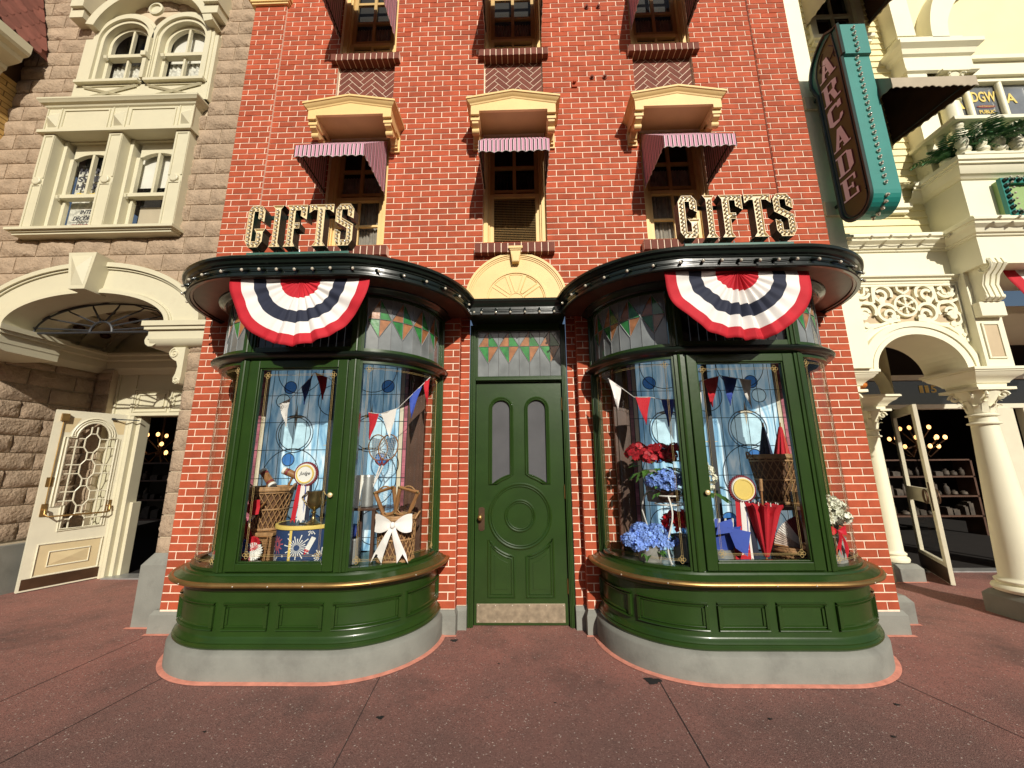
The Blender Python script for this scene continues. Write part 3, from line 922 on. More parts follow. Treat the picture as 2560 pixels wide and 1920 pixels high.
kp = MB(); kp.box(-.458, .408, yd - .005, yd - .0008, .028, .198)
kp.build("kick_plate", 'kick', door, bevel=.002)
for i in range(6):
    for z in (.182, .043): sc_ = MB(); sc_.lathe([(.006, 0), (.005, -.003), (.0005, -.004)], (-.44 + i * .166, yd - .0052, z), 8, axis='y'); sc_.build("screw", 'screw', door)
hn = MB(); hn.box(-.447, -.384, yd - .006, yd - .0008, .885, 1.095); hn.box(-.435, -.396, yd - .008, yd - .0062, .875, .884); hn.box(-.435, -.396, yd - .008, yd - .0062, 1.096, 1.105)
ho = hn.build("handle_plate", 'bronze', door, bevel=.002)
h2 = MB(); h2.lathe([(.012, 0), (.010, -.02), (.012, -.03), (.022, -.045), (.026, -.06), (.018, -.074), (.001, -.078)], (-.425, yd - .006, 1.01), 14, axis='y', sy=1.25); h2.build("knob", 'brass', ho, smooth=60)
for z in (2.165, 1.254, .357):
    h = MB(); h.tube([(.442, yd - .012, z - .06), (.442, yd - .012, z + .06)], .0085, 8); h.ball((.442, yd - .012, z + .065), .008, 8, 5); h.ball((.442, yd - .012, z - .065), .008, 8, 5); h.build("hinge", 'brass', door, smooth=50)
# transom with lead diamonds
def leaded(B, s0, n, uw, zb, zt, zmid, zlow, r, parent, flatmap=None, name="stained_glass", clear='leaded', plain=False):
    mp = flatmap if flatmap else (lambda s, z, d=0.0: (*bp(B, s, r + d), z))
    cells = MB(); lead = MB()
    def cell(pts, mi):
        cells.mi = mi
        # subdivide along u so curved glass stays curved
        cells.poly([mp(*p) for p in pts])
    def line(p, q):
        k = 4; lead.tube([mp(p[0] + (q[0] - p[0]) * i / k, p[1] + (q[1] - p[1]) * i / k, .002) for i in range(k + 1)], .0034, 4)
    for i in range(n):
        a = s0 + i * uw; m = a + uw / 2; b = a + uw
        if plain:
            for p, q in ((a, m), (m, b)): cell([(p, zb), (q, zb), (q, zt), (p, zt)], 0)
            line((a, zb), (a, zt)); line((m, zb), (m, zt))
            continue
        f = i % 2
        up = .5
        tA, tB = (2, 1)
        cell([(a, zmid), (m, zmid), (m, zt)], tA); cell([(m, zmid), (b, zmid), (m, zt)], tB)
        cell([(a, zmid), (m, zlow), (m, zmid)], tB); cell([(m, zlow), (b, zmid), (m, zmid)], tA)
        cell([(a, zmid), (m, zt), (a, zt)], 0); cell([(b, zmid), (b, zt), (m, zt)], 0)
        cell([(a, zb), (m, zb), (m, zlow), (a, zmid)], 0); cell([(m, zb), (b, zb), (b, zmid), (m, zlow)], 0)
        line((a, zmid), (m, zt)); line((m, zt), (b, zmid)); line((a, zmid), (m, zlow)); line((m, zlow), (b, zmid)); line((a, zmid), (b, zmid)); line((m, zb), (m, zt)); line((a, zb), (a, zt))
    e = s0 + n * uw; line((e, zb), (e, zt))
    o = cells.build(name, [clear, 'sggreen', 'sgamber'], parent)
    lead.build("lead_came", 'lead', o)
    return o
leaded(None, -.465, 4, .2275, 2.478, 2.995, 2.815, 2.62, 0, door, flatmap=lambda s, z, d=0.0: (s, 4.10 - d, z), name="transom_window")
tf_ = MB(); tf_.box(-.486, -.465, 4.085, 4.12, 2.473, 3.0); tf_.build("transom_bead", 'green', door)
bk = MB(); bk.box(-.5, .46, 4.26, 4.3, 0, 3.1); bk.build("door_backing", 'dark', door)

# ------------------------------------------------------------------ bow windows
def bay(B, hinge_side):
    w = B[1] - B[0]
    base = MB()
    bsweep(base, B, [(.66, .2), (.712, .2), (.722, .212), (.722, .226), (.710, .236), (.714, .246), (.702, .262), (.690, .272), (.685, .285), (.685, .585), (.70, .60), (.705, .618), (.735, .632), (.735, .64)])
    bsweep(base, B, [(.735, .64), (.768, .652), (.772, .672), (.758, .682), (.735, .688), (.722, .702), (.700, .708), (.692, .722), (.668, .728), (.02, .732)])
    # raised panel mouldings
    zs_ = (.322, .518)
    segs = [(-SQ - .06, -.62), (-.56, -.05), (.02, w / 2 - .035), (w / 2 + .035, w - .02), (w + .05, w + .56), (w + .62, w + SQ + .06)]
    for a, b in segs:
        for ins, t, h in ((0, .022, .022), (.024, .016, .012)):
            a2, b2 = a + ins, b - ins; z0, z1 = zs_[0] + ins, zs_[1] - ins
            for zl, fl in ((z0, 1), (z1, -1)):
                bsweep(base, B, [(.684, zl), (.685 + h, zl + fl * t * .25), (.685 + h * .9, zl + fl * t * .5), (.684, zl + fl * t)], a2, b2)
            bstrip(base, B, a2, a2 + t, .684, .6845 + h, z0 + t, z1 - t); bstrip(base, B, b2 - t, b2, .684, .6845 + h, z0 + t, z1 - t)
    bayo = base.build("bow_window", 'green', brick_shop, smooth=35)
    p = MB()
    bsweep(p, B, [(.75, 0), (.75, .165), (.742, .178), (.702, .205), (.66, .21)])
    p.build("plinth", 'plinth', bayo, smooth=40)
    gsw = MB(); bsweep(gsw, B, [(.749, .012), (.765, .010), (.785 + .0, .0042)]); gsw.build("grout_edge", 'grout', bayo, smooth=40)
    rl = MB()
    prof = [(.776 + .021 * cos(t), .662 + .019 * sin(t)) for t in [2 * pi * i / 10 for i in range(11)]]
    bsweep(rl, B, prof)
    ro = rl.build("brass_rail", 'brass', bayo, smooth=60)
    for i, s in enumerate((-.62, -.3, .14, w * .5, w - .14, w + .3, w + .62)):
        x, y = bp(B, s, .797)
        k = MB(); k.ball((x, y, .66), .006, 8, 5); k.build("rail_screw", 'screw', ro)
    # posts
    po = MB()
    def post(s0, s1, bead=True):
        bstrip(po, B, s0, s1, .60, .672, .728, 2.44); bstrip(po, B, s0, s1, .60, .672, 2.515, 3.06)
        m = (s0 + s1) / 2
        bstrip(po, B, s0 + .02, s1 - .02, .671, .684, .729, 2.439); bstrip(po, B, s0 + .02, s1 - .02, .671, .684, 2.516, 3.059)
        for z0, z1 in ((.729, 2.439), (2.516, 3.059)):
            po.tube([(*bp(B, m, .684), z0), (*bp(B, m, .684), z1)], .013, 8)
    post(-.137, -.022); post(w + .022, w + .137)
    post(-SEND, -SQ - .005); post(w + SQ + .005, w + SEND)
    # sill beads under the curved glass and heads
    for a, b in ((-SQ - .005, -.137), (w + .137, w + SQ + .005)):
        bstrip(po, B, a, b, .615, .668, .731, .752); bstrip(po, B, a, b, .615, .668, 2.41, 2.438); bstrip(po, B, a, b, .615, .668, 2.52, 2.545); bstrip(po, B, a, b, .615, .668, 3.03, 3.059)
    bstrip(po, B, -.022, w + .022, .61, .668, 2.52, 2.56); bstrip(po, B, -.022, w + .022, .61, .668, 3.02, 3.059)
    po.build("post", 'green', bayo, smooth=40)
    tr = MB()
    bsweep(tr, B, [(.61, 2.438), (.675, 2.438), (.685, 2.448), (.712, 2.452), (.733, 2.468), (.737, 2.482), (.728, 2.497), (.708, 2.502), (.690, 2.508), (.675, 2.519), (.61, 2.519)])
    tr.build("transom_rail", 'dkgreen', bayo, smooth=40)
    # display door sash
    ds = MB(); y0, y1 = 3.168, 3.222; x0, x1 = B[0] - .021, B[1] + .021
    z0, z1 = .735, 2.434; m = .082
    ds.box(x0, x0 + m, y0, y1, z0, z1); ds.box(x1 - m, x1, y0, y1, z0, z1); ds.box(x0 + m, x1 - m, y0, y1, z0, z0 + .06); ds.box(x0 + m, x1 - m, y0, y1, z1 - .068, z1)
    for (a, b, c, d) in ((x0 + m, x0 + m + .012, z0 + .06, z1 - .068), (x1 - m - .012, x1 - m, z0 + .06, z1 - .068)): ds.box(a, b, y0 + .012, y1 - .004, c, d)
    ds.box(x0 + m + .0125, x1 - m - .0125, y0 + .012, y1 - .004, z0 + .06, z0 + .072); ds.box(x0 + m + .0125, x1 - m - .0125, y0 + .012, y1 - .004, z1 - .08, z1 - .068)
    dso = ds.build("display_door", 'green', bayo, bevel=.005)
    gx0, gx1 = x0 + m + .012, x1 - m - .012
    pn = MB(); pn.quad((gx0, 3.206, z0 + .07), (gx1, 3.206, z0 + .07), (gx1, 3.206, z1 - .08), (gx0, 3.206, z1 - .08)); pn.build("pane", 'clear', dso)
    def pinstripe(mp, a, b, c, d, parent):
        gl = MB()
        for ins in (.035, .046):
            loop = [(a + ins, c + ins), (b - ins, c + ins), (b - ins, d - ins), (a + ins, d - ins)]
            for p_, q_ in zip(loop, loop[1:] + loop[:1]):
                k = 10 if p_[1] == q_[1] else 1
                gl.tube([mp(p_[0] + (q_[0] - p_[0]) * i / k, p_[1] + (q_[1] - p_[1]) * i / k) for i in range(k + 1)], .0010, 4)
        for cx, cz in ((a + .045, c + .045), (b - .045, c + .045), (b - .045, d - .045), (a + .045, d - .045)):
            for ox, oz in ((0, .017), (.017, 0), (-.017, 0), (0, -.017)):
                gl.tube([mp(cx + ox + .012 * cos(t), cz + oz + .012 * sin(t)) for t in [2 * pi * i / 9 for i in range(9)]], .0016, 4, closed=True)
        gl.build("gold_line", 'goldline', parent)
    pinstripe(lambda u, v: (u, 3.2045, v), gx0, gx1, z0 + .07, z1 - .08, dso)
    kn = MB(); kx = (x1 - m / 2 - .01) if hinge_side == 'L' else (x0 + m / 2 + .01)
    kn.lathe([(.011, 0), (.011, -.014), (.017, -.018), (.020, -.027), (.014, -.034), (.0005, -.035)], (kx, y0, 1.31), 12, axis='y'); kn.build("knob", 'gold', dso, smooth=50)
    # curved glass
    for a, b in ((-SQ - .005, -.137), (w + .137, w + SQ + .005)):
        cg = MB(); ss = srange(B, a, b, .04)
        cg.sweep([[(*bp(B, s, .645), .75) for s in ss], [(*bp(B, s, .645), 2.415) for s in ss]])
        co = cg.build("curved_glass", 'clear', bayo, smooth=60)
        pinstripe(lambda u, v: (*bp(B, u, .6465), v), a + .01, b - .01, .755, 2.41, co)
    uw = .2225
    leaded(B, -.145 - 4 * uw, 4, uw, 2.545, 3.03, 2.83, 2.655, .645, bayo)
    leaded(B, w + .145, 4, uw, 2.545, 3.03, 2.83, 2.655, .645, bayo)
    leaded(B, -.02, 6, (w + .04) / 6, 2.56, 3.02, 2.83, 2.655, .645, bayo, clear='darkpane', plain=True)
    # end fillets of the upper lights
    for a, b in ((-SQ - .005, -.145 - 4 * uw), (w + .145 + 4 * uw, w + SQ + .005)):
        ef = MB(); bstrip(ef, B, a, b, .63, .652, 2.545, 3.03); ef.build("light_fillet", 'green', bayo, smooth=40)
    cn = MB()
    bsweep(cn, B, [(.60, 3.045), (.682, 3.045), (.69, 3.058), (.705, 3.062), (.722, 3.078), (.745, 3.086), (.75, 3.098)])
    bsweep(cn, B, [(.935, 3.098), (.94, 3.088), (.958, 3.084), (.962, 3.074), (.985, 3.072), (.993, 3.080), (.992, 3.092), (.980, 3.098), (.972, 3.106), (.970, 3.163), (.980, 3.170), (.982, 3.178), (1.0, 3.186), (1.008, 3.204), (1.012, 3.214), (1.03, 3.218), (1.034, 3.236), (1.026, 3.246), (.3, 3.256), (.02, 3.258)])
    cno = cn.build("cornice", 'dkgreen', bayo, smooth=38)
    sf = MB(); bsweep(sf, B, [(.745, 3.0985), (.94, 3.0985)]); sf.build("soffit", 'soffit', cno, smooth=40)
    return bayo
bayL = bay(BL, 'L'); bayR = bay(BR, 'R')
# straight canopy joining the two cornices
cy = MB()
pc = [(4.2, 3.072), (3.81, 3.072), (3.80, 3.08), (3.801, 3.095), (3.815, 3.106), (3.816, 3.163), (3.806, 3.172), (3.80, 3.186), (3.79, 3.204), (3.772, 3.218), (3.768, 3.236), (3.775, 3.246), (3.95, 3.252), (4.2, 3.252)]
cy.prismx(pc, -.53, .48)
cy.build("canopy", 'dkgreen', brick_shop, smooth=38)

# strings of bulbs along the cornice
def light_string(label, pts, wire_mat, spacing, droop, socket, parent_label):
    t = thing("light_string", label, "light string", "strings of small bulbs on the ledges")
    wires = MB(); dense = []
    for a, b in zip(pts[:-1], pts[1:]):
        A, Bv = Vector(a), Vector(b)
        for i in range(7):
            f = i / 6; p = A.lerp(Bv, f); p.z -= droop * 4 * f * (1 - f); dense.append(p)
    wires.tube(dense, .004, 5)
    wires.build("wire", wire_mat, t)
    for i, p in enumerate(pts):
        p = Vector(p); nrm = Vector(socket(i, p))
        s = MB(); s.tube([p - nrm * .012, p + nrm * .012, p + nrm * .03], [.012, .014, .010], 8)
        so_ = s.build("socket", wire_mat, t, smooth=50)
        b = MB(); b.ball(p + nrm * .043, .0125, 8, 6, sz=1.1); b.build("bulb", 'bulb', so_, smooth=60)
    return t
def bay_bulbs(B, s0, s1, n, r, z): return [(*bp(B, s0 + (s1 - s0) * i / (n - 1), r), z + .004 * sin(i * 5)) for i in range(n)]
wL = BL[1] - BL[0]; wR = BR[1] - BR[0]
def sock(c0):
    def f(i, p):
        d = Vector((p.x - c0, -.6, 0)).normalized(); d.z = -.55; return d.normalized()
    return f
light_string("string of small clear bulbs running round the cornice of the left bow window", bay_bulbs(BL, -SQ + .02, wL + SQ - .02, 22, .985, 3.135), 'dkgreen', .18, .006, sock(-1.9), None)
light_string("string of small clear bulbs running round the cornice of the right bow window", bay_bulbs(BR, -SQ + .02, wR + SQ - .02, 22, .985, 3.135), 'dkgreen', .18, .006, sock(1.84), None)
light_string("short string of bulbs on the straight canopy over the green door", [(-.40 + i * .152, 3.797, 3.13) for i in range(6)], 'dkgreen', .15, .006, lambda i, p: (0, -.4, -.9), None)

# ------------------------------------------------------------------ GIFTS signs
LET = {
 'G': [(0, .14), (0, .86), (.22, 1), (.78, 1), (1, .87), (1, .60), (.62, .69), (.62, .86), (.36, .86), (.36, .14), (.62, .14), (.62, .34), (.46, .44), (1.12, .44), (1, .36), (1, .14), (.78, 0), (.22, 0)],
 'I': [(0, 0), (.25, .1), (.25, .9), (0, 1), (1, 1), (.75, .9), (.75, .1), (1, 0)],
 'F': [(0, 0), (.13, .1), (.13, .9), (0, 1), (1, 1), (1, .64), (.70, .73), (.70, .87), (.44, .87), (.44, .57), (.68, .57), (.68, .43), (.44, .43), (.44, .1), (.56, 0)],
 'T': [(.22, 0), (.34, .1), (.34, .87), (.18, .87), (0, .79), (0, 1), (1, 1), (1, .79), (.82, .87), (.64, .87), (.64, .1), (.76, 0)],
 'S': [(0, .14), (0, .40), (.34, .32), (.34, .14), (.66, .14), (.66, .41), (0, .58), (0, .87), (.22, 1), (.78, 1), (1, .87), (1, .64), (.66, .72), (.66, .87), (.34, .87), (.34, .67), (1, .50), (1, .13), (.8, 0), (.22, 0)]}
BUL = {'G': [(.81, .68), (.80, .93), (.19, .93), (.18, .07), (.81, .07), (.81, .38)], 'I': [(.5, .05), (.5, .95)], 'F': [(.28, .05), (.28, .93), (.86, .93), (.86, .72)], 'T': [(.49, .05), (.49, .93)], 'S': [(.17, .34), (.17, .08), (.82, .08), (.83, .46), (.17, .62), (.17, .92), (.83, .92), (.83, .72)]}
EXTRA = {'T': [(.12, .93), (.28, .93), (.70, .93), (.88, .93)], 'F': [(.52, .50), (.62, .50)]}
bulbmesh = None
def gifts_sign(x0, x1, spans, label):
    global bulbmesh
    t = thing("gift_sign", label, "shop sign", "channel letter signs on the cornices")
    b = MB(); b.box(x0, x1, 2.95, 3.03, 3.25, 3.335); b.build("base_plate", 'signbase', t, bevel=.003)
    rb = MB(); rb.box(x0 + .05, x1 - .05, 3.02, 3.035, 3.70, 3.735); rb.build("rear_bar", 'signgreen', t)
    z0, H, yf, dp = 3.364, .397, 2.915, .088
    for ch, (a, c) in zip("GIFTS", spans):
        W = c - a
        bm = bmesh.new()
        vs = [bm.verts.new((a + p[0] * W, yf, z0 + p[1] * H)) for p in LET[ch]]
        f = bm.faces.new(vs)
        f.normal_update()
        if f.normal.y > 0: f.normal_flip()
        ex = bmesh.ops.extrude_face_region(bm, geom=[f])
        bmesh.ops.translate(bm, vec=(0, dp, 0), verts=[v for v in ex['geom'] if isinstance(v, bmesh.types.BMVert)])
        bm.faces.ensure_lookup_table()
        front = [q for q in bm.faces if q.calc_center_median().y < yf + .001]
        if not front:
            front = [bm.faces.new([v for v in bm.verts if v.co.y < yf + .001])]
        for q in bm.faces: q.material_index = 0
        r = bmesh.ops.inset_region(bm, faces=front, thickness=.004, depth=0, use_even_offset=True)
        for q in r['faces']: q.material_index = 1
        for q in front: q.material_index = 1
        r = bmesh.ops.inset_region(bm, faces=front, thickness=.003, depth=0, use_even_offset=True)
        bmesh.ops.translate(bm, vec=(0, .014, 0), verts=list({v for q in front for v in q.verts}))
        for q in r['faces']: q.material_index = 1
        bmesh.ops.recalc_face_normals(bm, faces=bm.faces)
        me = bpy.data.meshes.new("letter"); bm.to_mesh(me); bm.free()
        me.materials.append(M['signgreen']); me.materials.append(M['signgold'])
        lo = bpy.data.objects.new("letter", me); COL.objects.link(lo); lo.parent = t
        pts = []
        path = [Vector((a + p[0] * W, z0 + p[1] * H)) for p in BUL[ch]]
        step = .036; carry = 0
        for p, q in zip(path[:-1], path[1:]):
            L = (q - p).length; u = carry
            while u < L: pts.append(p + (q - p) * (u / L)); u += step
            carry = u - L
        pts += [Vector((a + p[0] * W, z0 + p[1] * H)) for p in EXTRA.get(ch, [])]
        for p in pts:
            if bulbmesh is None:
                k = MB(); k.tube([(0, .022, 0), (0, .004, 0)], .007, 8); k.ball((0, -.006, 0), .0105, 8, 6, sz=1.0)
                bo = k.build("bulb", 'bulb', lo, smooth=60); bulbmesh = bo.data
            else:
                bo = bpy.data.objects.new("bulb", bulbmesh); COL.objects.link(bo); bo.parent = lo
            bo.location = (p.x, yf - .002, p.y)
        for fx in (.3, .62):
            s = MB(); s.tube([(a + W * fx, 2.975, 3.33), (a + W * fx, 2.975, z0 + .002)], .006, 6); s.build("stud", 'tin', lo)
    return t
gifts_sign(-2.34, -1.452, ((-2.34, -2.192), (-2.131, -2.031), (-2.005, -1.823), (-1.805, -1.592), (-1.572, -1.415)), "gold GIFTS letters with bulbs standing on the left bow window cornice")
gifts_sign(1.388, 2.288, ((1.351, 1.505), (1.560, 1.660), (1.693, 1.885), (1.905, 2.125), (2.143, 2.30)), "gold GIFTS letters with bulbs standing on the right bow window cornice")

# ------------------------------------------------------------------ bunting fans
def bunting(cx, y, zt, R, Hh, a0, a1, label, seed):
    rnd = random.Random(seed)
    b = MB(); fr = [0, .06, .15, .24, .294, .39, .49, .58, .667, .75, .843, .90, .95, 1.0]
    mi = [0, 0, 0, 0, 1, 1, 2, 2, 1, 1, 0, 0, 0]
    n = 180
    ph = [rnd.uniform(0, 6) for _ in range(5)]
    def P(f, t):
        fold = .5 + .5 * math.exp(-((t - 1.5 * pi) / .55) ** 2)
        u = (t - 1.5 * pi) / .13
        tri = abs((u % 2) - 1) - .5
        d = .055 * tri * math.exp(-((t - 1.5 * pi) / .55) ** 2) * (.25 + .75 * f)
        d += (.012 * sin(9 * t + ph[0]) + .014 * sin(4.3 * t + ph[1])) * f + .009 * sin(23 * t + ph[2]) * f * (1 - f) * 3
        rag = 1 + .010 * sin(9 * t + ph[4]) * f
        rag += .02 * f * abs(tri) * math.exp(-((t - 1.5 * pi) / .4) ** 2)
        cut = 0
        return (cx + R * f * rag * cos(t), y + d - .03 * f * abs(sin(t)), zt + Hh * f * rag * sin(t) + cut)
    ts = [a0 + (a1 - a0) * i / n for i in range(n + 1)]
    for k in range(len(fr) - 1):
        b.mi = mi[k]
        b.sweep([[P(fr[k], t) for t in ts], [P(fr[k + 1], t) for t in ts]])
    o = b.build("bunting", ['red', 'clothwhite', 'navy'], None, smooth=40, merge=True)
    md = o.modifiers.new("solid", 'SOLIDIFY'); md.thickness = .002
    return tag(o, label, "bunting", "red white and navy bunting fans")
bunting(-1.83, 2.945, 3.075, .585, .585, pi, 2 * pi, "pleated red, white and navy bunting fan hung on the left bow window", 3)
bunting(1.782, 2.945, 3.075, .595, .595, pi, 2 * pi, "pleated red, white and navy bunting fan hung on the right bow window", 8)
bunting(6.22, 4.07, 3.77, .86, .86, pi, 2 * pi, "bunting fan half cut off by the right edge, under the cream ledge", 11)

# ------------------------------------------------------------------ awnings
def awning(x0, x1, yw, yf, zbt, zf, zbb, vh, cloth, label, group, name="window_awning", pitch=.0424, nsc=9, under=None, edge='awnedge'):
    a = MB()
    def scal(u): return .016 * abs(sin(u * pi))
    n = 72
    xs_ = [x0 + (x1 - x0) * i / n for i in range(n + 1)]
    wob = lambda x: .004 * sin(23 * x)
    a.sweep([[(x, yw, zbt) for x in xs_], [(x, (yw + yf) / 2, (zbt + zf) / 2 - .008) for x in xs_], [(x, yf, zf) for x in xs_]])
    fr = [(x, yf + wob(x), zf - vh + scal((x - x0) / (x1 - x0) * nsc) + .003 * sin(31 * x)) for x in xs_]
    a.sweep([[(x, yf, zf) for x in xs_], fr])
    m = 60; hems = [fr]
    for x in (x0, x1):
        top = []; bot = []
        for i in range(m + 1):
            f = i / m; y = yw + (yf - yw) * f
            zt_ = zbt + (zf - zbt) * f
            zb_ = zbb + (zf - vh * .9 - zbb) * f - .10 * (1 - f) * f * 4 * .0
            zb_ += scal(f * nsc * .9) - .0
            top.append((x, y, zt_)); bot.append((x + .003 * sin(40 * f), y, min(zb_, zt_ - .002)))
        mid = [tuple((p + q) / 2 for p, q in zip(s1, s2)) for s1, s2 in zip(top, bot)]
        a.sweep([top, mid, bot]); hems.append(bot)
    t = thing(name, label, "awning", group)
    a.build("canvas", cloth, t, smooth=30)
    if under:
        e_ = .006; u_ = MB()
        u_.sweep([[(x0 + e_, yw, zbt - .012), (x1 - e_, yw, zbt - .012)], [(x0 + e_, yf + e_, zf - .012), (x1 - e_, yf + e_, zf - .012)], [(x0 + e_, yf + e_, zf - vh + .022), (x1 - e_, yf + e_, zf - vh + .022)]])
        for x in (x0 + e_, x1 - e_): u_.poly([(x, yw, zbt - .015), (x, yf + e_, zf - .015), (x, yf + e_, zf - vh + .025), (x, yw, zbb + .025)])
        u_.build("inner_skin", under, t)  # added dark sheet just inside the canvas, making the underside darker
    h = MB()
    for l in hems: h.tube(l, .0035, 4)
    h.build("hem", edge, t)
    fm = MB()
    for x in (x0 + .01, x1 - .01): fm.tube([(x, yw, zbb + .05), (x, yf + .015, zf - .012)], .008, 6)
    fm.tube([(x0 + .01, yf + .015, zf - .012), (x1 - .01, yf + .015, zf - .012)], .008, 6)
    fm.build("frame", 'iron', t)
    return t
AG = "pink striped awnings of the brick shop"
nm = ("left", "middle", "right")
for i, (a, b) in enumerate(((-2.30, -1.575), (-.398, .325), (1.475, 2.20))):
    awning(a, b, 3.953, 3.345, 5.40, 4.785, 4.655, .145, 'awning', f"pink striped awning under the {nm[i]} pediment of the brick front", AG, "striped_awning")
    awning(a, b, 3.953, 3.345, 7.70, 7.09, 6.965, .145, 'awning', f"pink striped awning cut by the top edge, above the {nm[i]} herringbone panel", AG, "striped_awning")

# ------------------------------------------------------------------ stone building on the left
YS = 4.15
stone_b = thing("stone_building", "tan rock-faced stone building with cream windows and an arched entrance", "building")
SA = dict(cx=-5.045, z=3.162, rx=.963, rz=.383, ox=1.376, oz=.767)
def rough_block(mb, u0, u1, v0, v1, tf, bulge=.038, seed=0, nu=15, nv=8):
    rnd = random.Random(seed)
    g_ = .006
    u0 += g_; u1 -= g_; v0 += g_; v1 -= g_
    a1, a2, a3 = rnd.uniform(0, 9), rnd.uniform(0, 9), rnd.uniform(0, 9)
    rows = []
    for jv in range(nv + 1):
        row = []
        for iu in range(nu + 1):
            fu, fv = iu / nu, jv / nv
            e = min(1, 5 * min(fu, 1 - fu)) * min(1, 3.2 * min(fv, 1 - fv))
            edge = iu in (0, nu) or jv in (0, nv)
            d = .010 if edge else .012 + bulge * (.45 * e + .30 * rnd.random() + .12 * sin(a1 + 5 * fu) * e + .1 * sin(a2 + 7 * fv + 4 * fu))
            uu = u0 + (u1 - u0) * fu + (0 if edge else rnd.uniform(-.3, .3) * (u1 - u0) / nu)
            vv = v0 + (v1 - v0) * fv + (0 if edge else rnd.uniform(-.3, .3) * (v1 - v0) / nv)
            row.append(tf(uu, d, vv))
        rows.append(row)
    mb.sweep(rows)
    # rim back to the mortar
    rim = rows[0] + [r[-1] for r in rows[1:]] + rows[-1][::-1][1:] + [r[0] for r in rows[::-1][1:-1]]
    back = [tf(u0 + (u1 - u0) * i / nu, 0, v0) for i in range(nu + 1)] + [tf(u1, 0, v0 + (v1 - v0) * i / nv) for i in range(1, nv + 1)] + [tf(u1 - (u1 - u0) * i / nu, 0, v1) for i in range(1, nu + 1)] + [tf(u0, 0, v1 - (v1 - v0) * i / nv) for i in range(1, nv)]
    mb.sweep([rim, back], closed=True)
def stone_wall(mb, u0, u1, z0, z1, skip, tf, bl=.46, ch=.222, phase=0, bulge=.038, seed=1, clipr=None):
    i = 0; z = z0
    while z < z1 - .02:
        zt = min(z + ch, z1)
        off = phase + (bl / 2 if i % 2 else 0)
        k = math.floor((u0 - off) / bl)
        while True:
            a = off + k * bl; b = a + bl; k += 1
            if a >= u1: break
            a2, b2 = max(a, u0), min(b, u1)
            if b2 - a2 < .05: continue
            if skip and skip(a2, b2, z, zt): continue
            if clipr:
                cut = [c for c in clipr if z < c[3] - .02 and zt > c[2] + .02]
                parts = intervals(a2, b2, [(c[0], c[1]) for c in cut])
                if len(parts) != 1 or parts[0] != (a2, b2):
                    for p_, q_ in parts:
                        if q_ - p_ > .05: rough_block(mb, p_, q_, z, zt, tf, bulge, seed * 1000 + i * 37 + k)
                    continue
            rough_block(mb, a2, b2, z, zt, tf, bulge, seed * 1000 + i * 37 + k)
        z = zt; i += 1
sw = MB(); sw.mi = 1
tfs = lambda u, d, v: (u, YS + .012 - d, v)
def skip_s(a, b, z0, z1):
    m = (z0 + z1) / 2
    if z1 < 3.0 and a < -3.82: return True
    if z0 >= 2.9:
        for x in (a, (a + b) / 2, b):
            dx = (x - SA['cx']) / (SA['ox'] - .06)
            if abs(dx) < 1 and z0 < SA['z'] + (SA['oz'] - .06) * sqrt(1 - dx * dx) - .02 and a > -6.6: 
                if z1 < SA['z'] + (SA['oz'] - .06) * sqrt(1 - dx * dx) + .02: return True
    return False
stone_wall(sw, -3.80, -3.472, .60, 3.0, None, tfs, phase=-3.85, seed=2)
stone_wall(sw, -7.4, -3.472, 2.96, 9.0, skip_s, tfs, phase=-3.85, seed=3, clipr=[(-6.055, -4.183, 4.329, 6.201), (-5.841, -4.088, 6.248, 7.332), (-5.713, -4.206, 7.332, 7.686)])
# left reveal of the right pier
stone_wall(sw, YS + .02, 4.62, .60, 3.0, None, lambda u, d, v: (-3.785 - d * .8, u, v), seed=4, phase=4.16)
sw.mi = 0
xs = [-7.4] + [SA['cx'] - SA['rx'] * cos(pi * i / 24) for i in range(25)] + [-3.47]
zt = lambda x: SA['z'] + SA['rz'] * sqrt(max(0, 1 - ((x - SA['cx']) / SA['rx']) ** 2))
for a, b in zip(xs[:-1], xs[1:]):
    sw.quad((a, YS + .012, zt(a) if abs(a - SA['cx']) <= SA['rx'] + 1e-6 else 2.9), (b, YS + .012, zt(b) if abs(b - SA['cx']) <= SA['rx'] + 1e-6 else 2.9), (b, YS + .012, 4.2), (a, YS + .012, 4.2))
WOP = [(-5.913, -5.203, 4.368, 5.723), (-5.025, -4.335, 4.368, 5.723), (-5.669, -5.049, 6.544, 7.578), (-4.871, -4.251, 6.544, 7.578)]
gx = sorted({-7.4, -3.47, *[w[k] for w in WOP for k in (0, 1)]}); gz = sorted({4.2, 9.0, *[w[k] for w in WOP for k in (2, 3)]})
for a, b in zip(gx[:-1], gx[1:]):
    for c, d in zip(gz[:-1], gz[1:]):
        if any(w[0] < (a + b) / 2 < w[1] and w[2] < (c + d) / 2 < w[3] for w in WOP): continue
        sw.quad((a, YS + .012, c), (b, YS + .012, c), (b, YS + .012, d), (a, YS + .012, d))
sw.box(-3.785, -3.44, YS + .012, 4.65, 0, 3.3)
sw.box(-7.4, -6.62, YS + .012, 4.65, 0, 2.95)
sw.build("wall", ['stonemortar', 'stone'], stone_b, smooth=30)
sky_lid = MB(); sky_lid.box(-11.6, -3.47, 4.165, 12, 9.001, 9.2); sky_lid.build("roof", 'dark', stone_b)  # unseen slab added over the hollow stone building to block the sky
pg = MB()
pg.add([(-3.84, 4.06, 0), (-3.43, 4.06, 0), (-3.43, 4.06, .57), (-3.84, 4.06, .57), (-3.77, 4.12, .675), (-3.43, 4.12, .675), (-3.84, 4.66, 0), (-3.84, 4.66, .57), (-3.77, 4.66, .675)],
       [(0, 1, 2, 3), (3, 2, 5, 4), (0, 3, 7, 6), (3, 4, 8, 7)])
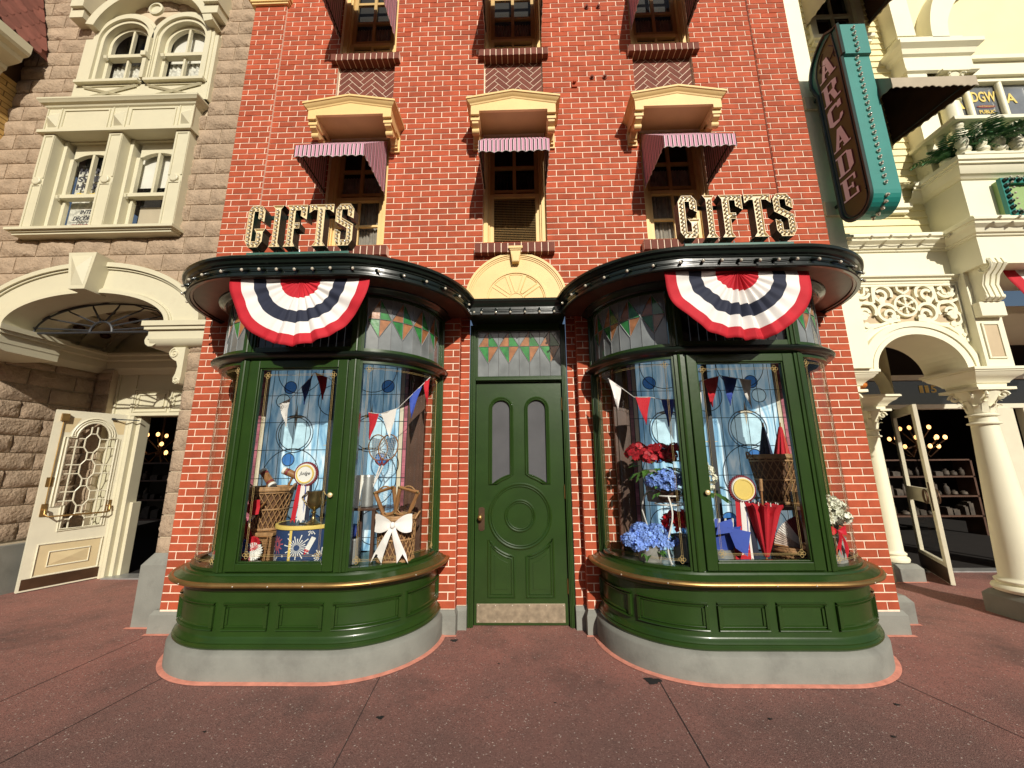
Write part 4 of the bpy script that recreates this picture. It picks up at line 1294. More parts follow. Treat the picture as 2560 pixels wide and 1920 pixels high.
pg.build("plinth", 'plinth', stone_b)
ge = MB(); wedge(ge, [(-3.87, 4.059), (-3.52, 4.059)]); ge.build("grout_edge", 'grout', stone_b)
# archivolt
n = 40
el = lambda f, k=n: arc(SA['cx'], SA['z'], SA['rx'] + (SA['ox'] - SA['rx']) * f, SA['rz'] + (SA['oz'] - SA['rz']) * f, 0, pi, k)
av = MB()
band(av, el(1.0), el(.0), 4.105, 4.62)
band(av, el(1.0), el(.86), 4.062, 4.104); band(av, el(.85), el(.80), 4.085, 4.104); band(av, el(.12), el(.0), 4.075, 4.104); band(av, el(.17), el(.13), 4.092, 4.104)
avo = av.build("arch_ring", 'cream', stone_b, smooth=30)
ks = MB()
ks.prism([(-5.12, 3.525), (-4.93, 3.525), (-4.875, 3.975), (-5.205, 3.975)], 3.93, 4.16)
ks.add([(-5.095, 3.929, 3.57), (-4.955, 3.929, 3.57), (-4.915, 3.929, 3.935), (-5.165, 3.929, 3.935), (-5.03, 3.885, 3.76)], [(0, 1, 4), (1, 2, 4), (2, 3, 4), (3, 0, 4)])
ks.build("keystone", 'cream', avo)
# imposts
for (x0, x1, y0, y1) in ((-4.23, -3.50, 4.02, 4.66), (-6.9, -5.97, 4.02, 4.66)):
    im = MB()
    for (o, za, zb) in ((.05, 3.105, 3.163), (.03, 3.065, 3.103), (.0, 2.96, 3.063)): im.box(x0 - o if x0 > -5 else x0, x1 + o * (x0 < -5) , y0 - o + .05, y1 + o, za, zb)
    pr = [(4.06, 2.959), (4.07, 2.92), (4.11, 2.88), (4.16, 2.87), (4.66, 2.87), (4.66, 2.959)]
    im.prismx(pr, x0 + .03, x1 - .005)
    im.tube([(x0 + .035, 4.08, 2.95), (x0 + .035, 4.64, 2.95)], .075, 10)
    im.build("impost", 'cream', stone_b, smooth=35)
# scroll bracket under the right impost
sb = MB()
sp = lambda cx, cz, r0, turns, a0, k=26: [(cx + r0 * (1 - .8 * i / k) * cos(a0 + turns * 2 * pi * i / k), cz + r0 * (1 - .8 * i / k) * sin(a0 + turns * 2 * pi * i / k)) for i in range(k + 1)]
body = [(p[0] + .09, p[1] - .018) for p in ((-3.90, 2.885), (-4.02, 2.885), (-4.055, 2.84), (-4.05, 2.78), (-4.01, 2.745), (-3.965, 2.72), (-3.945, 2.66), (-3.955, 2.58), (-3.975, 2.53), (-3.97, 2.48), (-3.93, 2.46), (-3.895, 2.47), (-3.885, 2.55), (-3.885, 2.885))]
sb.prism(body, 4.10, 4.42)
sb.tube([(p[0], 4.097, p[1]) for p in sp(-3.91, 2.797, .055, 1.6, pi / 2)], .010, 5); sb.tube([(p[0], 4.097, p[1]) for p in sp(-3.845, 2.482, .036, 1.5, -pi / 2)], .008, 5)
sb.build("scroll_bracket", 'cream', stone_b, smooth=40)
# iron fan grille
fg = MB(); hx, hz = -5.13, 3.155; yg = 4.36
fg.tube([(-6.12, yg, hz), (-4.14, yg, hz)], .013, 6)
fg.tube([(hx + .14 * cos(t), yg, hz + .14 * sin(t)) for t in [pi * i / 12 for i in range(13)]], .014, 6)
fg.tube([(p[0], yg, p[1]) for p in arc(SA['cx'], SA['z'], SA['rx'] - .03, SA['rz'] - .02, 0, pi, 30)], .011, 6)
def spoke(a): 
    ex = hx + .93 * cos(a); ez = hz + .38 * sin(a); return (ex, ez)
ang = [pi * (i + .5) / 8 for i in range(8)]
for a in ang:
    ex, ez = spoke(a)
    fg.tube([(hx + .14 * cos(a), yg, hz + .14 * sin(a)), (hx + (ex - hx) * .86, yg, hz + (ez - hz) * .86)], .010, 6)
for a, b in zip(ang[:-1], ang[1:]):
    p, q = spoke(a), spoke(b); m = spoke((a + b) / 2)
    c = [(hx + (p[0] - hx) * .84, hz + (p[1] - hz) * .84), (hx + (p[0] - hx) * .95, hz + (p[1] - hz) * .97), m, (hx + (q[0] - hx) * .95, hz + (q[1] - hz) * .97), (hx + (q[0] - hx) * .84, hz + (q[1] - hz) * .84)]
    fg.tube([(u, yg, v) for u, v in c], .009, 5)
fg.build("fan_grille", 'iron', stone_b, smooth=50)
# entrance vestibule: left stone wall, back panel, cornice, coffered vault
vw = MB(); vw.mi = 1
stone_wall(vw, 4.55, 5.60, .62, 2.96, None, lambda u, d, v: (-6.60 + d + (u - 4.55) * .10, u, v), seed=6, phase=4.6, bl=.5)
stone_wall(vw, -6.50, -6.262, .62, 2.96, None, lambda u, d, v: (u, 5.612 - d, v), seed=7, phase=-6.5, bulge=.03)
vw.mi = 0; vw.quad((-6.61, 4.5, 0), (-6.50, 5.62, 0), (-6.50, 5.62, 3), (-6.61, 4.5, 3)); vw.quad((-6.50, 5.613, 0), (-6.26, 5.613, 0), (-6.26, 5.613, 3), (-6.50, 5.613, 3))
vw.quad((-6.262, 5.613, 0), (-6.262, 5.75, 0), (-6.262, 5.75, 3), (-6.262, 5.613, 3))
vw.build("vestibule_wall", ['stonemortar', 'stone'], stone_b, smooth=30)
vp = MB(); vp.prismz([(-6.55, 4.3), (-6.49, 4.3), (-6.42, 5.52), (-6.26, 5.52), (-6.26, 5.62), (-6.55, 5.62)], 0, .58); vp.build("vestibule_plinth", 'plinth', stone_b)
bp_ = MB()
bp_.box(-6.258, -5.94, 5.72, 5.85, 0, 2.97); bp_.box(-5.94, -3.6, 5.72, 5.85, 2.295, 2.97); bp_.box(-5.2, -3.6, 5.72, 5.85, 0, 2.294)
bp_.box(-6.258, -6.225, 5.70, 5.719, 0, 2.96); bp_.box(-5.99, -5.955, 5.70, 5.719, 0, 2.94)
bp_.box(-5.954, -3.8, 5.695, 5.719, 2.30, 2.345); bp_.box(-5.954, -3.8, 5.70, 5.719, 2.70, 2.725)
for x0, x1 in ((-5.945, -5.42), (-5.38, -4.85), (-4.81, -4.3)):
    for ins, t, y in ((0, .018, 5.703), (.055, .018, 5.70)):
        a, b, c, d = x0 + ins, x1 - ins, 2.36 + ins, 2.69 - ins
        bp_.box(a, b, y, 5.7195, c, c + t); bp_.box(a, b, y, 5.7195, d - t, d); bp_.box(a, a + t, y, 5.7195, c + t, d - t); bp_.box(b - t, b, y, 5.7195, c + t, d - t)
bp_.build("entrance_panel", 'cream', stone_b)
vc = MB()
prof = [(.0, 2.94), (.03, 2.95), (.05, 2.985), (.10, 3.03), (.115, 3.09), (.12, 3.13), (.16, 3.145), (.17, 3.20), (.20, 3.215), (.20, 3.25), (.0, 3.26)]
vc.sweep([[(-6.56 + o, 4.40, z) for o, z in prof], [(-6.50 + o, 5.72 - o, z) for o, z in prof], [(-3.8, 5.72 - o, z) for o, z in prof]])
vc.build("vestibule_cornice", 'cream', stone_b, smooth=30)
vt = MB()
K = 14
rings = [[(-5.13 + 1.5 * cos(pi * i / K), y, 3.24 + .72 * sin(pi * i / K)) for i in range(K + 1)] for y in (4.62, 5.85)]
vt.sweep(rings)
vt.quad((-6.8, 5.84, 3.2), (-3.5, 5.84, 3.2), (-3.5, 5.84, 4.3), (-6.8, 5.84, 4.3))
for y in (4.66, 5.02, 5.38, 5.74):
    vt.sweep([[(-5.13 + (1.5 - o) * cos(pi * i / K), y + d, 3.24 + (.72 - o) * sin(pi * i / K)) for i in range(K + 1)] for o, d in ((0, -.05), (.05, -.05), (.05, .05), (0, .05))])
for i in range(1, K, 2):
    a = pi * i / K
    vt.sweep([[(-5.13 + (1.5 - o) * cos(a + d), y, 3.24 + (.72 - o) * sin(a + d)) for o, d in ((0, -.035), (.035, -.035), (.035, .035), (0, .035))] for y in (4.62, 5.84)])
vto = vt.build("coffered_vault", 'cream', stone_b, smooth=30)
for y in (4.84, 5.20, 5.56):
    for i in range(2, K, 2):
        a = pi * i / K; 
        rs = MB(); rs.ball((-5.13 + 1.47 * cos(a), y, 3.24 + .69 * sin(a)), .065, 10, 6, sz=.7); rs.build("coffer_rosette", 'bronze', vto, smooth=60)
# room beyond the doors
def room(parent, x0, x1, y0, y1, z1):
    r = MB(); r.quad((x0, y1, 0), (x1, y1, 0), (x1, y1, z1), (x0, y1, z1)); r.quad((x0, y0, 0), (x0, y1, 0), (x0, y1, z1), (x0, y0, z1)); r.quad((x1, y0, 0), (x1, y1, 0), (x1, y1, z1), (x1, y0, z1)); r.quad((x0, y0, z1), (x1, y0, z1), (x1, y1, z1), (x0, y1, z1)); r.quad((x0, y0, .004), (x1, y0, .004), (x1, y1, .004), (x0, y1, .004))
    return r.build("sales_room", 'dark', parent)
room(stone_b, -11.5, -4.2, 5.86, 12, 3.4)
def display_shelves(label, x0, x1, y, zs, seed):
    rnd = random.Random(seed)
    t = thing("shop_shelves", label, "shelves")
    s = MB()
    for z in zs: s.box(x0, x1, y, y + .35, z - .03, z)
    s.box(x0, x0 + .04, y, y + .35, 0, zs[-1]); s.box(x1 - .04, x1, y, y + .35, 0, zs[-1])
    s.build("shelf", 'brown', t)
    for z in zs[:-1]:
        x = x0 + .1
        while x < x1 - .15:
            w = rnd.uniform(.06, .16); h = rnd.uniform(.08, .24)
            b = MB(); 
            if rnd.random() < .5: b.lathe([(w * .3, 0), (w * .5, h * .2), (w * .45, h * .7), (w * .2, h * .85), (w * .22, h)], (x + w / 2, y + .14, z + .001), 10)
            else: b.box(x, x + w, y + .05, y + .25, z + .001, z + h); b.box(x + w * .1, x + w * .9, y + .08, y + .22, z + h, z + h * 1.12)
            b.build("goods", 'goods', t, smooth=40)
            x += w + rnd.uniform(.02, .12)
    return t
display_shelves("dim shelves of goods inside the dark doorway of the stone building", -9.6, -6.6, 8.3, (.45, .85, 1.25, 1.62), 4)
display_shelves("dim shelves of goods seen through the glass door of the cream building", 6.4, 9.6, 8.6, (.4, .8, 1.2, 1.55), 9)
def chandelier(label, c, R, n, seed):
    t = thing("chandelier", label, "chandelier", "lit chandeliers inside the shops")
    f = MB(); f.tube([(c[0], c[1], c[2] + .8), (c[0], c[1], c[2] - .25)], .02, 6); f.ball((c[0], c[1], c[2] - .2), .07, 10, 6)
    spots = []
    for k, (rr, zz, m) in enumerate(((R, 0, n), (R * .55, .22, n // 2), (R * .75, -.18, n // 2 + 1))):
        for i in range(m):
            a = 2 * pi * (i + .3 * k) / m
            p = (c[0] + rr * cos(a), c[1] + rr * sin(a), c[2] + zz)
            f.tube([(c[0], c[1], c[2] - .15), (c[0] + rr * .5 * cos(a), c[1] + rr * .5 * sin(a), c[2] + zz - .22), (p[0], p[1], p[2] - .05)], .012, 5)
            spots.append(p)
    f.build("frame", 'bronze', t)
    for p in spots:
        b = MB(); b.ball(p, .034, 8, 6, sz=1.4); b.build("bulb", 'lamp', t, smooth=60)
    return t
chandelier("lit chandelier inside the dark doorway of the stone building", (-8.25, 8.7, 2.02), .48, 8, 1)
chandelier("lit chandelier behind the glass door of the cream building", (8.55, 8.6, 2.0), .42, 8, 2)
# open door leaf of the stone building
ldoor_u = Vector((-6.291 + 5.965, 5.036 - 5.757, 0)); LW = ldoor_u.length; ldoor_u.normalize()
LH = Vector((-5.965, 5.757, 0.012))
def tl(u, d, v):
    # u: from the free edge towards the hinge, d: out of the face towards the viewer
    p = LH + ldoor_u * (LW - u) + LDN * d
    return (p.x, p.y, p.z + v)
LDN = Vector((-ldoor_u.y, ldoor_u.x, 0))
if LDN.x < 0: LDN = -LDN
def lbox(mb, u0, u1, v0, v1, d0, d1):
    mb.add([tl(u, d, v) for v in (v0, v1) for d in (d0, d1) for u in (u0, u1)], [(0, 1, 3, 2), (4, 5, 7, 6), (0, 1, 5, 4), (2, 3, 7, 6), (0, 2, 6, 4), (1, 3, 7, 5)])
DH = 2.30
def lholes(outer, hls, depth):
    bm = bmesh.new(); es = []
    for loop in [outer] + hls:
        vs = [bm.verts.new((p[0], 0, p[1])) for p in loop]
        for i in range(len(vs)): es.append(bm.edges.new((vs[i - 1], vs[i])))
    bmesh.ops.triangle_fill(bm, use_beauty=True, use_dissolve=False, edges=es)
    ex = bmesh.ops.extrude_face_region(bm, geom=list(bm.faces))
    bmesh.ops.translate(bm, vec=(0, -depth, 0), verts=[v for v in ex['geom'] if isinstance(v, bmesh.types.BMVert)])
    for v in bm.verts: v.co = tl(v.co.x, v.co.y, v.co.z)
    bmesh.ops.recalc_face_normals(bm, faces=bm.faces)
    me = bpy.data.meshes.new("door"); bm.to_mesh(me); bm.free(); return me
uw0, uw1 = .155, LW - .135
um = (uw0 + uw1) / 2; ra = (uw1 - uw0) * .34
hole = [(uw0 + .10, .72), (uw1, .72), (uw1, 1.93), (um + ra, 1.93)] + [(um + ra * cos(pi * i / 12), 1.93 + .22 * sin(pi * i / 12)) for i in range(1, 12)] + [(um - ra, 1.93), (uw0, 1.93), (uw0, 1.02), (uw0 + .10, 1.02)]
me = lholes([(0, 0), (LW, 0), (LW, DH), (0, DH)], [hole], .05)
me.materials.append(M['doorcream'])
ld = bpy.data.objects.new("door", me); COL.objects.link(ld); ld.parent = stone_b
ld['label'] = "ivory panelled door leaf standing open with a leaded glass light"
md = MB()
lp = lambda pts, d: [tl(p[0], d, p[1]) for p in pts]
md.tube(lp(hole, .006), .012, 6, closed=True); md.tube(lp(grow(hole, .03), .004), .010, 6, closed=True)
for r_ in (.30,): md.tube(lp([(um + (ra + .05) * cos(pi * i / 14), 1.94 + .27 * sin(pi * i / 14)) for i in range(15)], .006), .010, 6)
for (a, b, c, d) in ((.10, LW - .09, .16, .55), (.21, LW - .20, .265, .445)): md.tube(lp([(a, c), (b, c), (b, d), (a, d)], .005), .011, 6, closed=True)
md.build("door_moulding", 'doorcream', ld, smooth=50)
pm = MB(); pm.poly(lp([(.115, .175), (LW - .105, .175), (LW - .105, .535), (.115, .535)], .0015)); pm.add([tl(*p) for p in ((.225, .003, .28), (LW - .215, .003, .28), (LW - .215, .003, .43), (.225, .003, .43), ((LW) / 2, .022, .355))], [(0, 1, 4), (1, 2, 4), (2, 3, 4), (3, 0, 4)])
pm.build("door_panel", 'doorpanel', ld)
for sx in (-1, 1):
    pm = MB(); pm.poly(lp([(um + sx * (ra + .06), 2.0), (um + sx * (ra + .15), 2.0), (um + sx * (ra + .15), 2.215), (um + sx * .06, 2.215)] if False else [(um + sx * (ra + .075), 2.0), (um + sx * (ra + .14), 2.0), (um + sx * (ra + .14), 2.20), (um + sx * (ra - .01), 2.20)], .0015)); pm.build("spandrel_panel", 'doorpanel', ld)
ps = MB(); ps.poly(lp(hole, -.02)); ps.build("pane", 'clear', ld)
# lattice of the light
lt = MB(); hw = .075
def seg(a, b): lt.tube([tl(a[0], -.012, a[1]), tl(b[0], -.012, b[1])], .0085, 5)
zz = [.78, 1.14, 1.50, 1.86]
for z in zz:
    o = [(um - .03, z - .13), (um - hw, z - .06), (um - hw, z + .06), (um - .03, z + .13), (um + .03, z + .13), (um + hw, z + .06), (um + hw, z - .06), (um + .03, z - .13)]
    if z == zz[0]: o = o[1:7]; 
    for p, q in zip(o, o[1:] + ([] if z == zz[0] else o[:1])): seg(p, q)
    for s in (-1, 1):
        for dz in (-.06, .06): seg((um + s * hw, z + dz), (um + s * (uw1 - um), z + dz))
    seg((um - .03, z + .13), (um - .03, min(z + .23, 2.13))); seg((um + .03, z + .13), (um + .03, min(z + .23, 2.13)))
for s in (-1, 1): seg((um + s * (ra - .01), .73 if s > 0 else 1.03), (um + s * (ra - .01), 1.93))
lt.build("lattice", 'doorcream', ld, smooth=60)
kk = MB(); kk.poly(lp([(.02, .02), (LW - .02, .02), (LW - .02, .15), (.02, .15)], .002)); kk.build("kick_plate", 'bronze', ld)
pb = MB(); pb.tube([tl(.075, .07, .93), tl(.10, .10, .90), tl(LW - .12, .10, .90), tl(LW - .095, .07, .93)], .011, 8); 
for u in (.075, LW - .095): lbox(pb, u - .028, u + .028, .90, 1.06, .001, .012); pb.tube([tl(u, .012, .98), tl(u, .06, .99), tl(u, .075, .93)], .016, 8)
pb.build("push_bar", 'brass', ld, smooth=50)
rod = MB(); rod.tube([tl(.075, .02, 1.06), tl(.075, .02, 2.2)], .007, 6); lbox(rod, .045, .115, 2.15, 2.25, .002, .05); lbox(rod, .04, .105, 1.28, 1.40, .002, .01); rod.build("bolt_rod", 'brass', ld, smooth=40)
cl = MB(); cl.tube([tl(LW * .72, .03, 2.22), (-5.80, 5.70, 2.225)], .009, 6); cl.tube([tl(LW * .69, .03, 2.22), tl(LW * .74, .03, 2.22)], .016, 8); cl.build("door_closer", 'iron', ld, smooth=40)
jb = MB(); jb.box(-5.955, -5.90, 5.70, 5.9, 0, 2.294); jb.box(-5.899, -5.84, 5.76, 5.92, 0, 2.294); jb.box(-5.839, -5.79, 5.82, 5.95, 0, 1.02); jb.build("door_jamb", 'cream', stone_b, bevel=.004)
th = MB(); th.box(-5.9, -4.0, 5.66, 5.9, .0, .018); th.build("threshold", 'tin', stone_b)

# windows of the stone building
def refit(root, c0, c1, k):
    """resize a window in its wall plane about centre c0 and set the centre at c1"""
    for o in [root] + list(root.children):
        for v in o.data.vertices:
            v.co.x = c1[0] + (v.co.x - c0[0]) * k; v.co.z = c1[1] + (v.co.z - c0[1]) * k
def cream_window_lower():
    w = MB()
    X0, X1 = -6.25, -4.255
    posts = [(-6.215, -6.065), (-5.335, -5.155), (-4.445, -4.258)]
    z0, z1 = 4.44, 5.83
    for a, b in posts:
        w.box(a, b, 4.045, YS + .05, z0, z1)
        # sunk panels shown as raised margins
        for (za, zb) in ((4.46, 5.08), (5.17, 5.815)):
            w.box(a + .004, a + .028, 4.036, 4.0445, za, zb); w.box(b - .028, b - .004, 4.036, 4.0445, za, zb); w.box(a + .0285, b - .0285, 4.036, 4.0445, zb - .02, zb)
        m = (a + b) / 2
        w.lathe([(.058, 0), (.055, -.02), (.045, -.026), (.001, -.026)], (m, 4.0445, 5.125), 20, axis='y')
    # sill
    for (o, a, b) in ((.0, 4.36, 4.385), (.02, 4.386, 4.405), (.05, 4.406, 4.44)): w.box(X0 - .02 - o, X1 + .0 + o, 4.03 - o, YS + .02, a, b)
    # entablature
    w.box(X0, X1, 4.04, YS + .02, 5.875, 6.24)
    w.box(X0 - .03, X1 + .03, 4.0, YS + .02, 5.832, 5.873)
    for a, b in ((-6.02, -5.385), (-5.11, -4.49)):
        w.box(a, b, 4.028, 4.0395, 5.90, 5.93); w.box(a, b, 4.028, 4.0395, 6.18, 6.20); w.box(a, a + .02, 4.028, 4.0395, 5.931, 6.179); w.box(b - .02, b, 4.028, 4.0395, 5.931, 6.179)
    for m in (-6.14, -5.247, -4.35):
        w.box(m - .10, m - .088, 4.028, 4.0395, 5.88, 6.22); w.box(m + .088, m + .10, 4.028, 4.0395, 5.88, 6.22)
        w.add([(m - .06, 4.039, 5.94), (m + .06, 4.039, 5.94), (m + .06, 4.039, 6.16), (m - .06, 4.039, 6.16), (m, 3.97, 6.03)], [(0, 1, 4), (1, 2, 4), (2, 3, 4), (3, 0, 4)])
    prof = [(0, 6.22), (.02, 6.235), (.03, 6.255), (.06, 6.27), (.08, 6.30), (.085, 6.305), (.085, 6.325), (0, 6.33)]
    w.sweep([[(X0 - o, YS, z) for o, z in prof], [(X0 - o, 4.04 - o, z) for o, z in prof], [(X1 + o, 4.04 - o, z) for o, z in prof], [(X1 + o, YS, z) for o, z in prof]])
    w.quad((X0 - .085, YS, 6.328), (X0 - .085, 3.955, 6.326), (X1 + .085, 3.955, 6.326), (X1 + .085, YS, 6.328))
    w.box(X0 + .05, X1 - .05, YS + .022, YS + .16, 5.815, 5.9)
    o = w.build("window", 'cream', stone_b, smooth=20)
    for k, (a, b) in enumerate(((-6.064, -5.336), (-5.154, -4.446))):
        f = MB(); y = YS + .06
        top = arc((a + b) / 2, 5.50, (b - a) / 2 - .115, .15, 0, pi, 12)
        f.box(a, a + .045, y - .06, y + .1, z0, z1); f.box(b - .045, b, y - .06, y + .1, z0, z1)
        # upper sash with segmental head
        a2, b2 = a + .046, b - .046; m = (a2 + b2) / 2
        f.box(a2, a2 + .05, y, y + .05, 5.04, 5.60); f.box(b2 - .05, b2, y, y + .05, 5.04, 5.60)
        head = arc(m, 5.535, (b2 - a2) / 2 - .05, .13, 0, pi, 16)
        poly = [(b2 - .05, 5.60)] + [p for p in head if p[1] > 5.60] + [(a2 + .05, 5.60), (a2, 5.60), (a2, z1), (b2, z1), (b2, 5.60)]
        hd = [(p[0], max(p[1], 5.60)) for p in head]
        up = [(p[0], z1) for p in hd]
        f.sweep([[(p[0], y, p[1]) for p in hd], [(p[0], y, p[1]) for p in up], [(p[0], y + .05, p[1]) for p in up], [(p[0], y + .05, p[1]) for p in hd], [(p[0], y, p[1]) for p in hd]])
        f.box(m - .016, m + .016, y - .003, y + .045, 5.04, 5.66)
        f.box(a2, b2, y - .03, y + .05, 4.985, 5.038)
        yl = y + .025
        f.box(a2, a2 + .045, yl, yl + .05, z0, 4.984); f.box(b2 - .045, b2, yl, yl + .05, z0, 4.984); f.box(a2 + .046, b2 - .046, yl, yl + .05, z0, z0 + .03)
        # lug on the meeting rail
        f.prismx([(y - .03, 5.03), (y - .055, 5.01), (y - .045, 4.97), (y - .02, 4.95), (y - .01, 4.985)], a2 - .02, a2 + .025)
        f.build("sash", 'cream', o, bevel=.003)
        g_ = MB(); g_.quad((a2, y + .055, z0), (b2, y + .055, z0), (b2, y + .055, z1), (a2, y + .055, z1)); g_.build("pane", 'wavy', o)
        c = MB()
        if k == 0:
            c.quad((a2 + .03, y + .10, 4.4), (b2, y + .10, 4.4), (b2, y + .10, 5.50), (a2 + .03, y + .10, 5.50)); c.build("blind", 'lace', o)
        else:
            c.quad((a2, y + .09, 5.20), (b2, y + .09, 5.20), (b2, y + .09, 5.75), (a2, y + .09, 5.75)); c.build("roller_blind", 'blindwhite', o)
            c = MB(); c.quad((a2 + .06, y + .12, 4.4), (b2, y + .12, 4.4), (b2, y + .12, 4.93), (a2 + .06, y + .12, 4.93)); c.build("roller_blind", 'blindtan', o)
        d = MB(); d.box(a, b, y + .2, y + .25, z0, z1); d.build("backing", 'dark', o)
    return o
wl = cream_window_lower()
ft = lambda x, z: (lambda u, d, v: (x + u, YS + .105 + d, z + v))
for ln, z in (("HOME", 5.405), ("SWEET", 5.285), ("HOME", 5.165)):
    text(ln, .40 if ln == "HOME" else .44, .085, .003, 'darktext', ft(-5.90, z), wl, "window_lettering", offset=.035)
text("~~~", .38, .03, .003, 'goldtext', ft(-5.88, 5.09), wl, "window_flourish")
text("INTERIOR", .32, .06, .003, 'darktext', ft(-5.765, 4.80), wl, "window_lettering", shear=.25, offset=.015)
text("DECORATOR", .42, .062, .003, 'darktext', ft(-5.845, 4.705), wl, "window_lettering", shear=.25, offset=.02)
text("EMILE KURI", .43, .055, .003, 'redtext', ft(-5.85, 4.595), wl, "window_lettering", shear=.2, offset=.02)
text("PROPRIETOR", .38, .05, .003, 'redtext', ft(-5.82, 4.52), wl, "window_lettering", shear=.2, offset=.015)
uwm = MB(); uwm.box(-5.87, -5.40, YS + .105, YS + .107, 4.675, 4.679); uwm.build("window_rule", 'darktext', wl)

def cream_window_upper():
    w = MB(); X0, X1 = -5.99, -4.335; y = 4.07; ym = 4.155
    cs = ((-5.44, .315), (-4.63, .315)); zs = 7.36
    def head(cx, r, k=24): return arc(cx, zs, r, r * 1.0, 0, pi, k)
    # surround: two round-headed bands sharing a middle post
    for cx, r in cs:
        for r0, r1, yy in ((.315, .36, 4.10), (.361, .42, 4.07), (.421, .46, 4.085)):
            o, i_ = head(cx, r1), head(cx, r0); band(w, o, i_, yy, 4.22)
            w.box(cx - r1, cx - r0, yy, 4.22, 6.62, zs); w.box(cx + r0, cx + r1, yy, 4.22, 6.62, zs)
    w.box(X0 - .02, -5.90, 4.095, 4.2, 6.33, 7.4); w.box(-4.17, -4.12, 4.095, 4.2, 6.33, 7.4)
    w.box(-5.06, -5.01, 4.03, 4.12, 6.65, 7.33); w.box(-5.07, -5.0, 4.0, 4.12, 6.98, 7.05)
    # dado with crossed panels
    w.box(X0, -4.14, 4.09, 4.2, 6.33, 6.60); w.box(-5.95, -5.07, 4.03, 4.089, 6.601, 6.64); w.box(-5.0, -4.18, 4.03, 4.089, 6.601, 6.64)
    for a, b in ((-5.86, -5.10), (-4.97, -4.22)):
        for t in (0, .14):
            pass
        w.box(a, b, 4.075, 4.0895, 6.345, 6.36); w.box(a, b, 4.075, 4.0895, 6.57, 6.585)
        for s in (-1, 1):
            m = (a + b) / 2; za, zb = (6.365, 6.565)
            p = [(a + .02, za if s > 0 else zb), (b - .02, zb if s > 0 else za)]
            w.tube([(p[0][0], 4.078, p[0][1]), (p[1][0], 4.078 - s * .004, p[1][1])], .02, 4)
    # label mould ends
    for x0, x1 in ((-6.16, -5.97), (-4.30, -4.08)):
        w.box(x0, x1, 3.97, 4.2, 7.62, 8.4); w.box(x0 + .03, x1 + .02, 3.93, 4.2, 7.76, 8.4)
    w.lathe([(.10, 0), (.10, -.03), (.075, -.035), (.07, -.012), (.001, -.012)], (-5.035, 4.06, 7.82), 20, axis='y')
    band(w, arc(-5.03, 7.30, .92, .88, .25, pi - .25, 24), arc(-5.03, 7.30, .80, .78, .25, pi - .25, 24), 3.98, 4.2)
    o = w.build("window", 'cream', stone_b, smooth=30)
    for k, (cx, r) in enumerate(cs):
        f = MB(); yy = 4.17
        band(f, head(cx, .314), head(cx, .27), yy, yy + .05)
        f.box(cx - .314, cx - .27, yy, yy + .05, 6.64, zs); f.box(cx + .27, cx + .314, yy, yy + .05, 6.64, zs)
        f.box(cx - .014, cx + .014, yy + .003, yy + .045, 6.67, 7.63); f.box(cx - .269, cx + .269, yy - .03, yy + .05, 7.13, 7.185); f.box(cx - .269, cx + .269, yy, yy + .05, 6.642, 6.67)
        f.prismx([(yy - .03, 7.17), (yy - .055, 7.15), (yy - .045, 7.11), (yy - .02, 7.09), (yy - .01, 7.125)], cx - .30, cx - .255)
        f.build("sash", 'cream', o, bevel=.003)
        g_ = MB(); g_.poly([(p[0], yy + .055, p[1]) for p in head(cx, .30)] + [(cx - .30, yy + .055, 6.64), (cx + .30, yy + .055, 6.64)]); g_.build("pane", 'wavy', o)
        c = MB(); n = 30; pts = [(cx - .28 + .56 * i / n, yy + .09 + .012 * sin(i * 1.7)) for i in range(n + 1)]
        c.sweep([[(*p, 6.6) for p in pts], [(*p, 7.12 + (.0 if k else .02 * sin(p[0] * 9))) for p in pts]]); c.build("lace_curtain", 'lace', o, smooth=60)
        if k == 1:
            c = MB(); c.quad((cx - .3, yy + .10, 7.14), (cx + .3, yy + .10, 7.14), (cx + .3, yy + .10, 7.7), (cx - .3, yy + .10, 7.7)); c.build("roller_blind", 'blindwhite', o)
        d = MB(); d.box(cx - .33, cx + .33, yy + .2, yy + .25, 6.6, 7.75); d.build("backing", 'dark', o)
    return o
refit(wl, (-5.25, 5.30), (-5.119, 5.206), .975)
refit(cream_window_upper(), (-5.16, 7.20), (-5.083, 7.115), .985)
hk = MB(); hk.tube([(-6.55, 4.10, 7.24), (-6.55, 4.0, 7.22), (-6.52, 3.99, 7.28), (-6.57, 3.99, 7.31)], .012, 6); hk.build("wall_hook", 'iron', stone_b, smooth=60)

# ------------------------------------------------------------------ yellow brick neighbour, far left
yb = thing("yellow_brick_building", "corner of a yellow brick building with cream eaves and red fish-scale tiles, top left", "building")
XY = -6.78
yw_ = MB(); yw_.mi = 1
for i in range(110):
    z = 2.9 + i * .075
    if z > 6.6: break
    off = (.11 if i % 2 else 0)
    for k in range(-1, 14):
        a = 1.4 + off + k * .22; b = a + .22
        a, b = max(a, 1.4), min(b, 4.15)
        if b - a < .03: continue
        yw_.mi = 1; yw_.add([(XY, a + .004, z + .004), (XY, b - .004, z + .004), (XY, b - .004, z + .071), (XY, a + .004, z + .071), (XY + .007, a + .006, z + .006), (XY + .007, b - .006, z + .006), (XY + .007, b - .006, z + .069), (XY + .007, a + .006, z + .069)], [(4, 5, 6, 7), (0, 1, 5, 4), (1, 2, 6, 5), (2, 3, 7, 6), (3, 0, 4, 7)])
yw_.mi = 0; yw_.box(-7.6, XY, 1.4, 4.155, 0, 7.4)
yw_.build("wall", ['bronze', 'ylwbrick'], yb)
ev = MB()
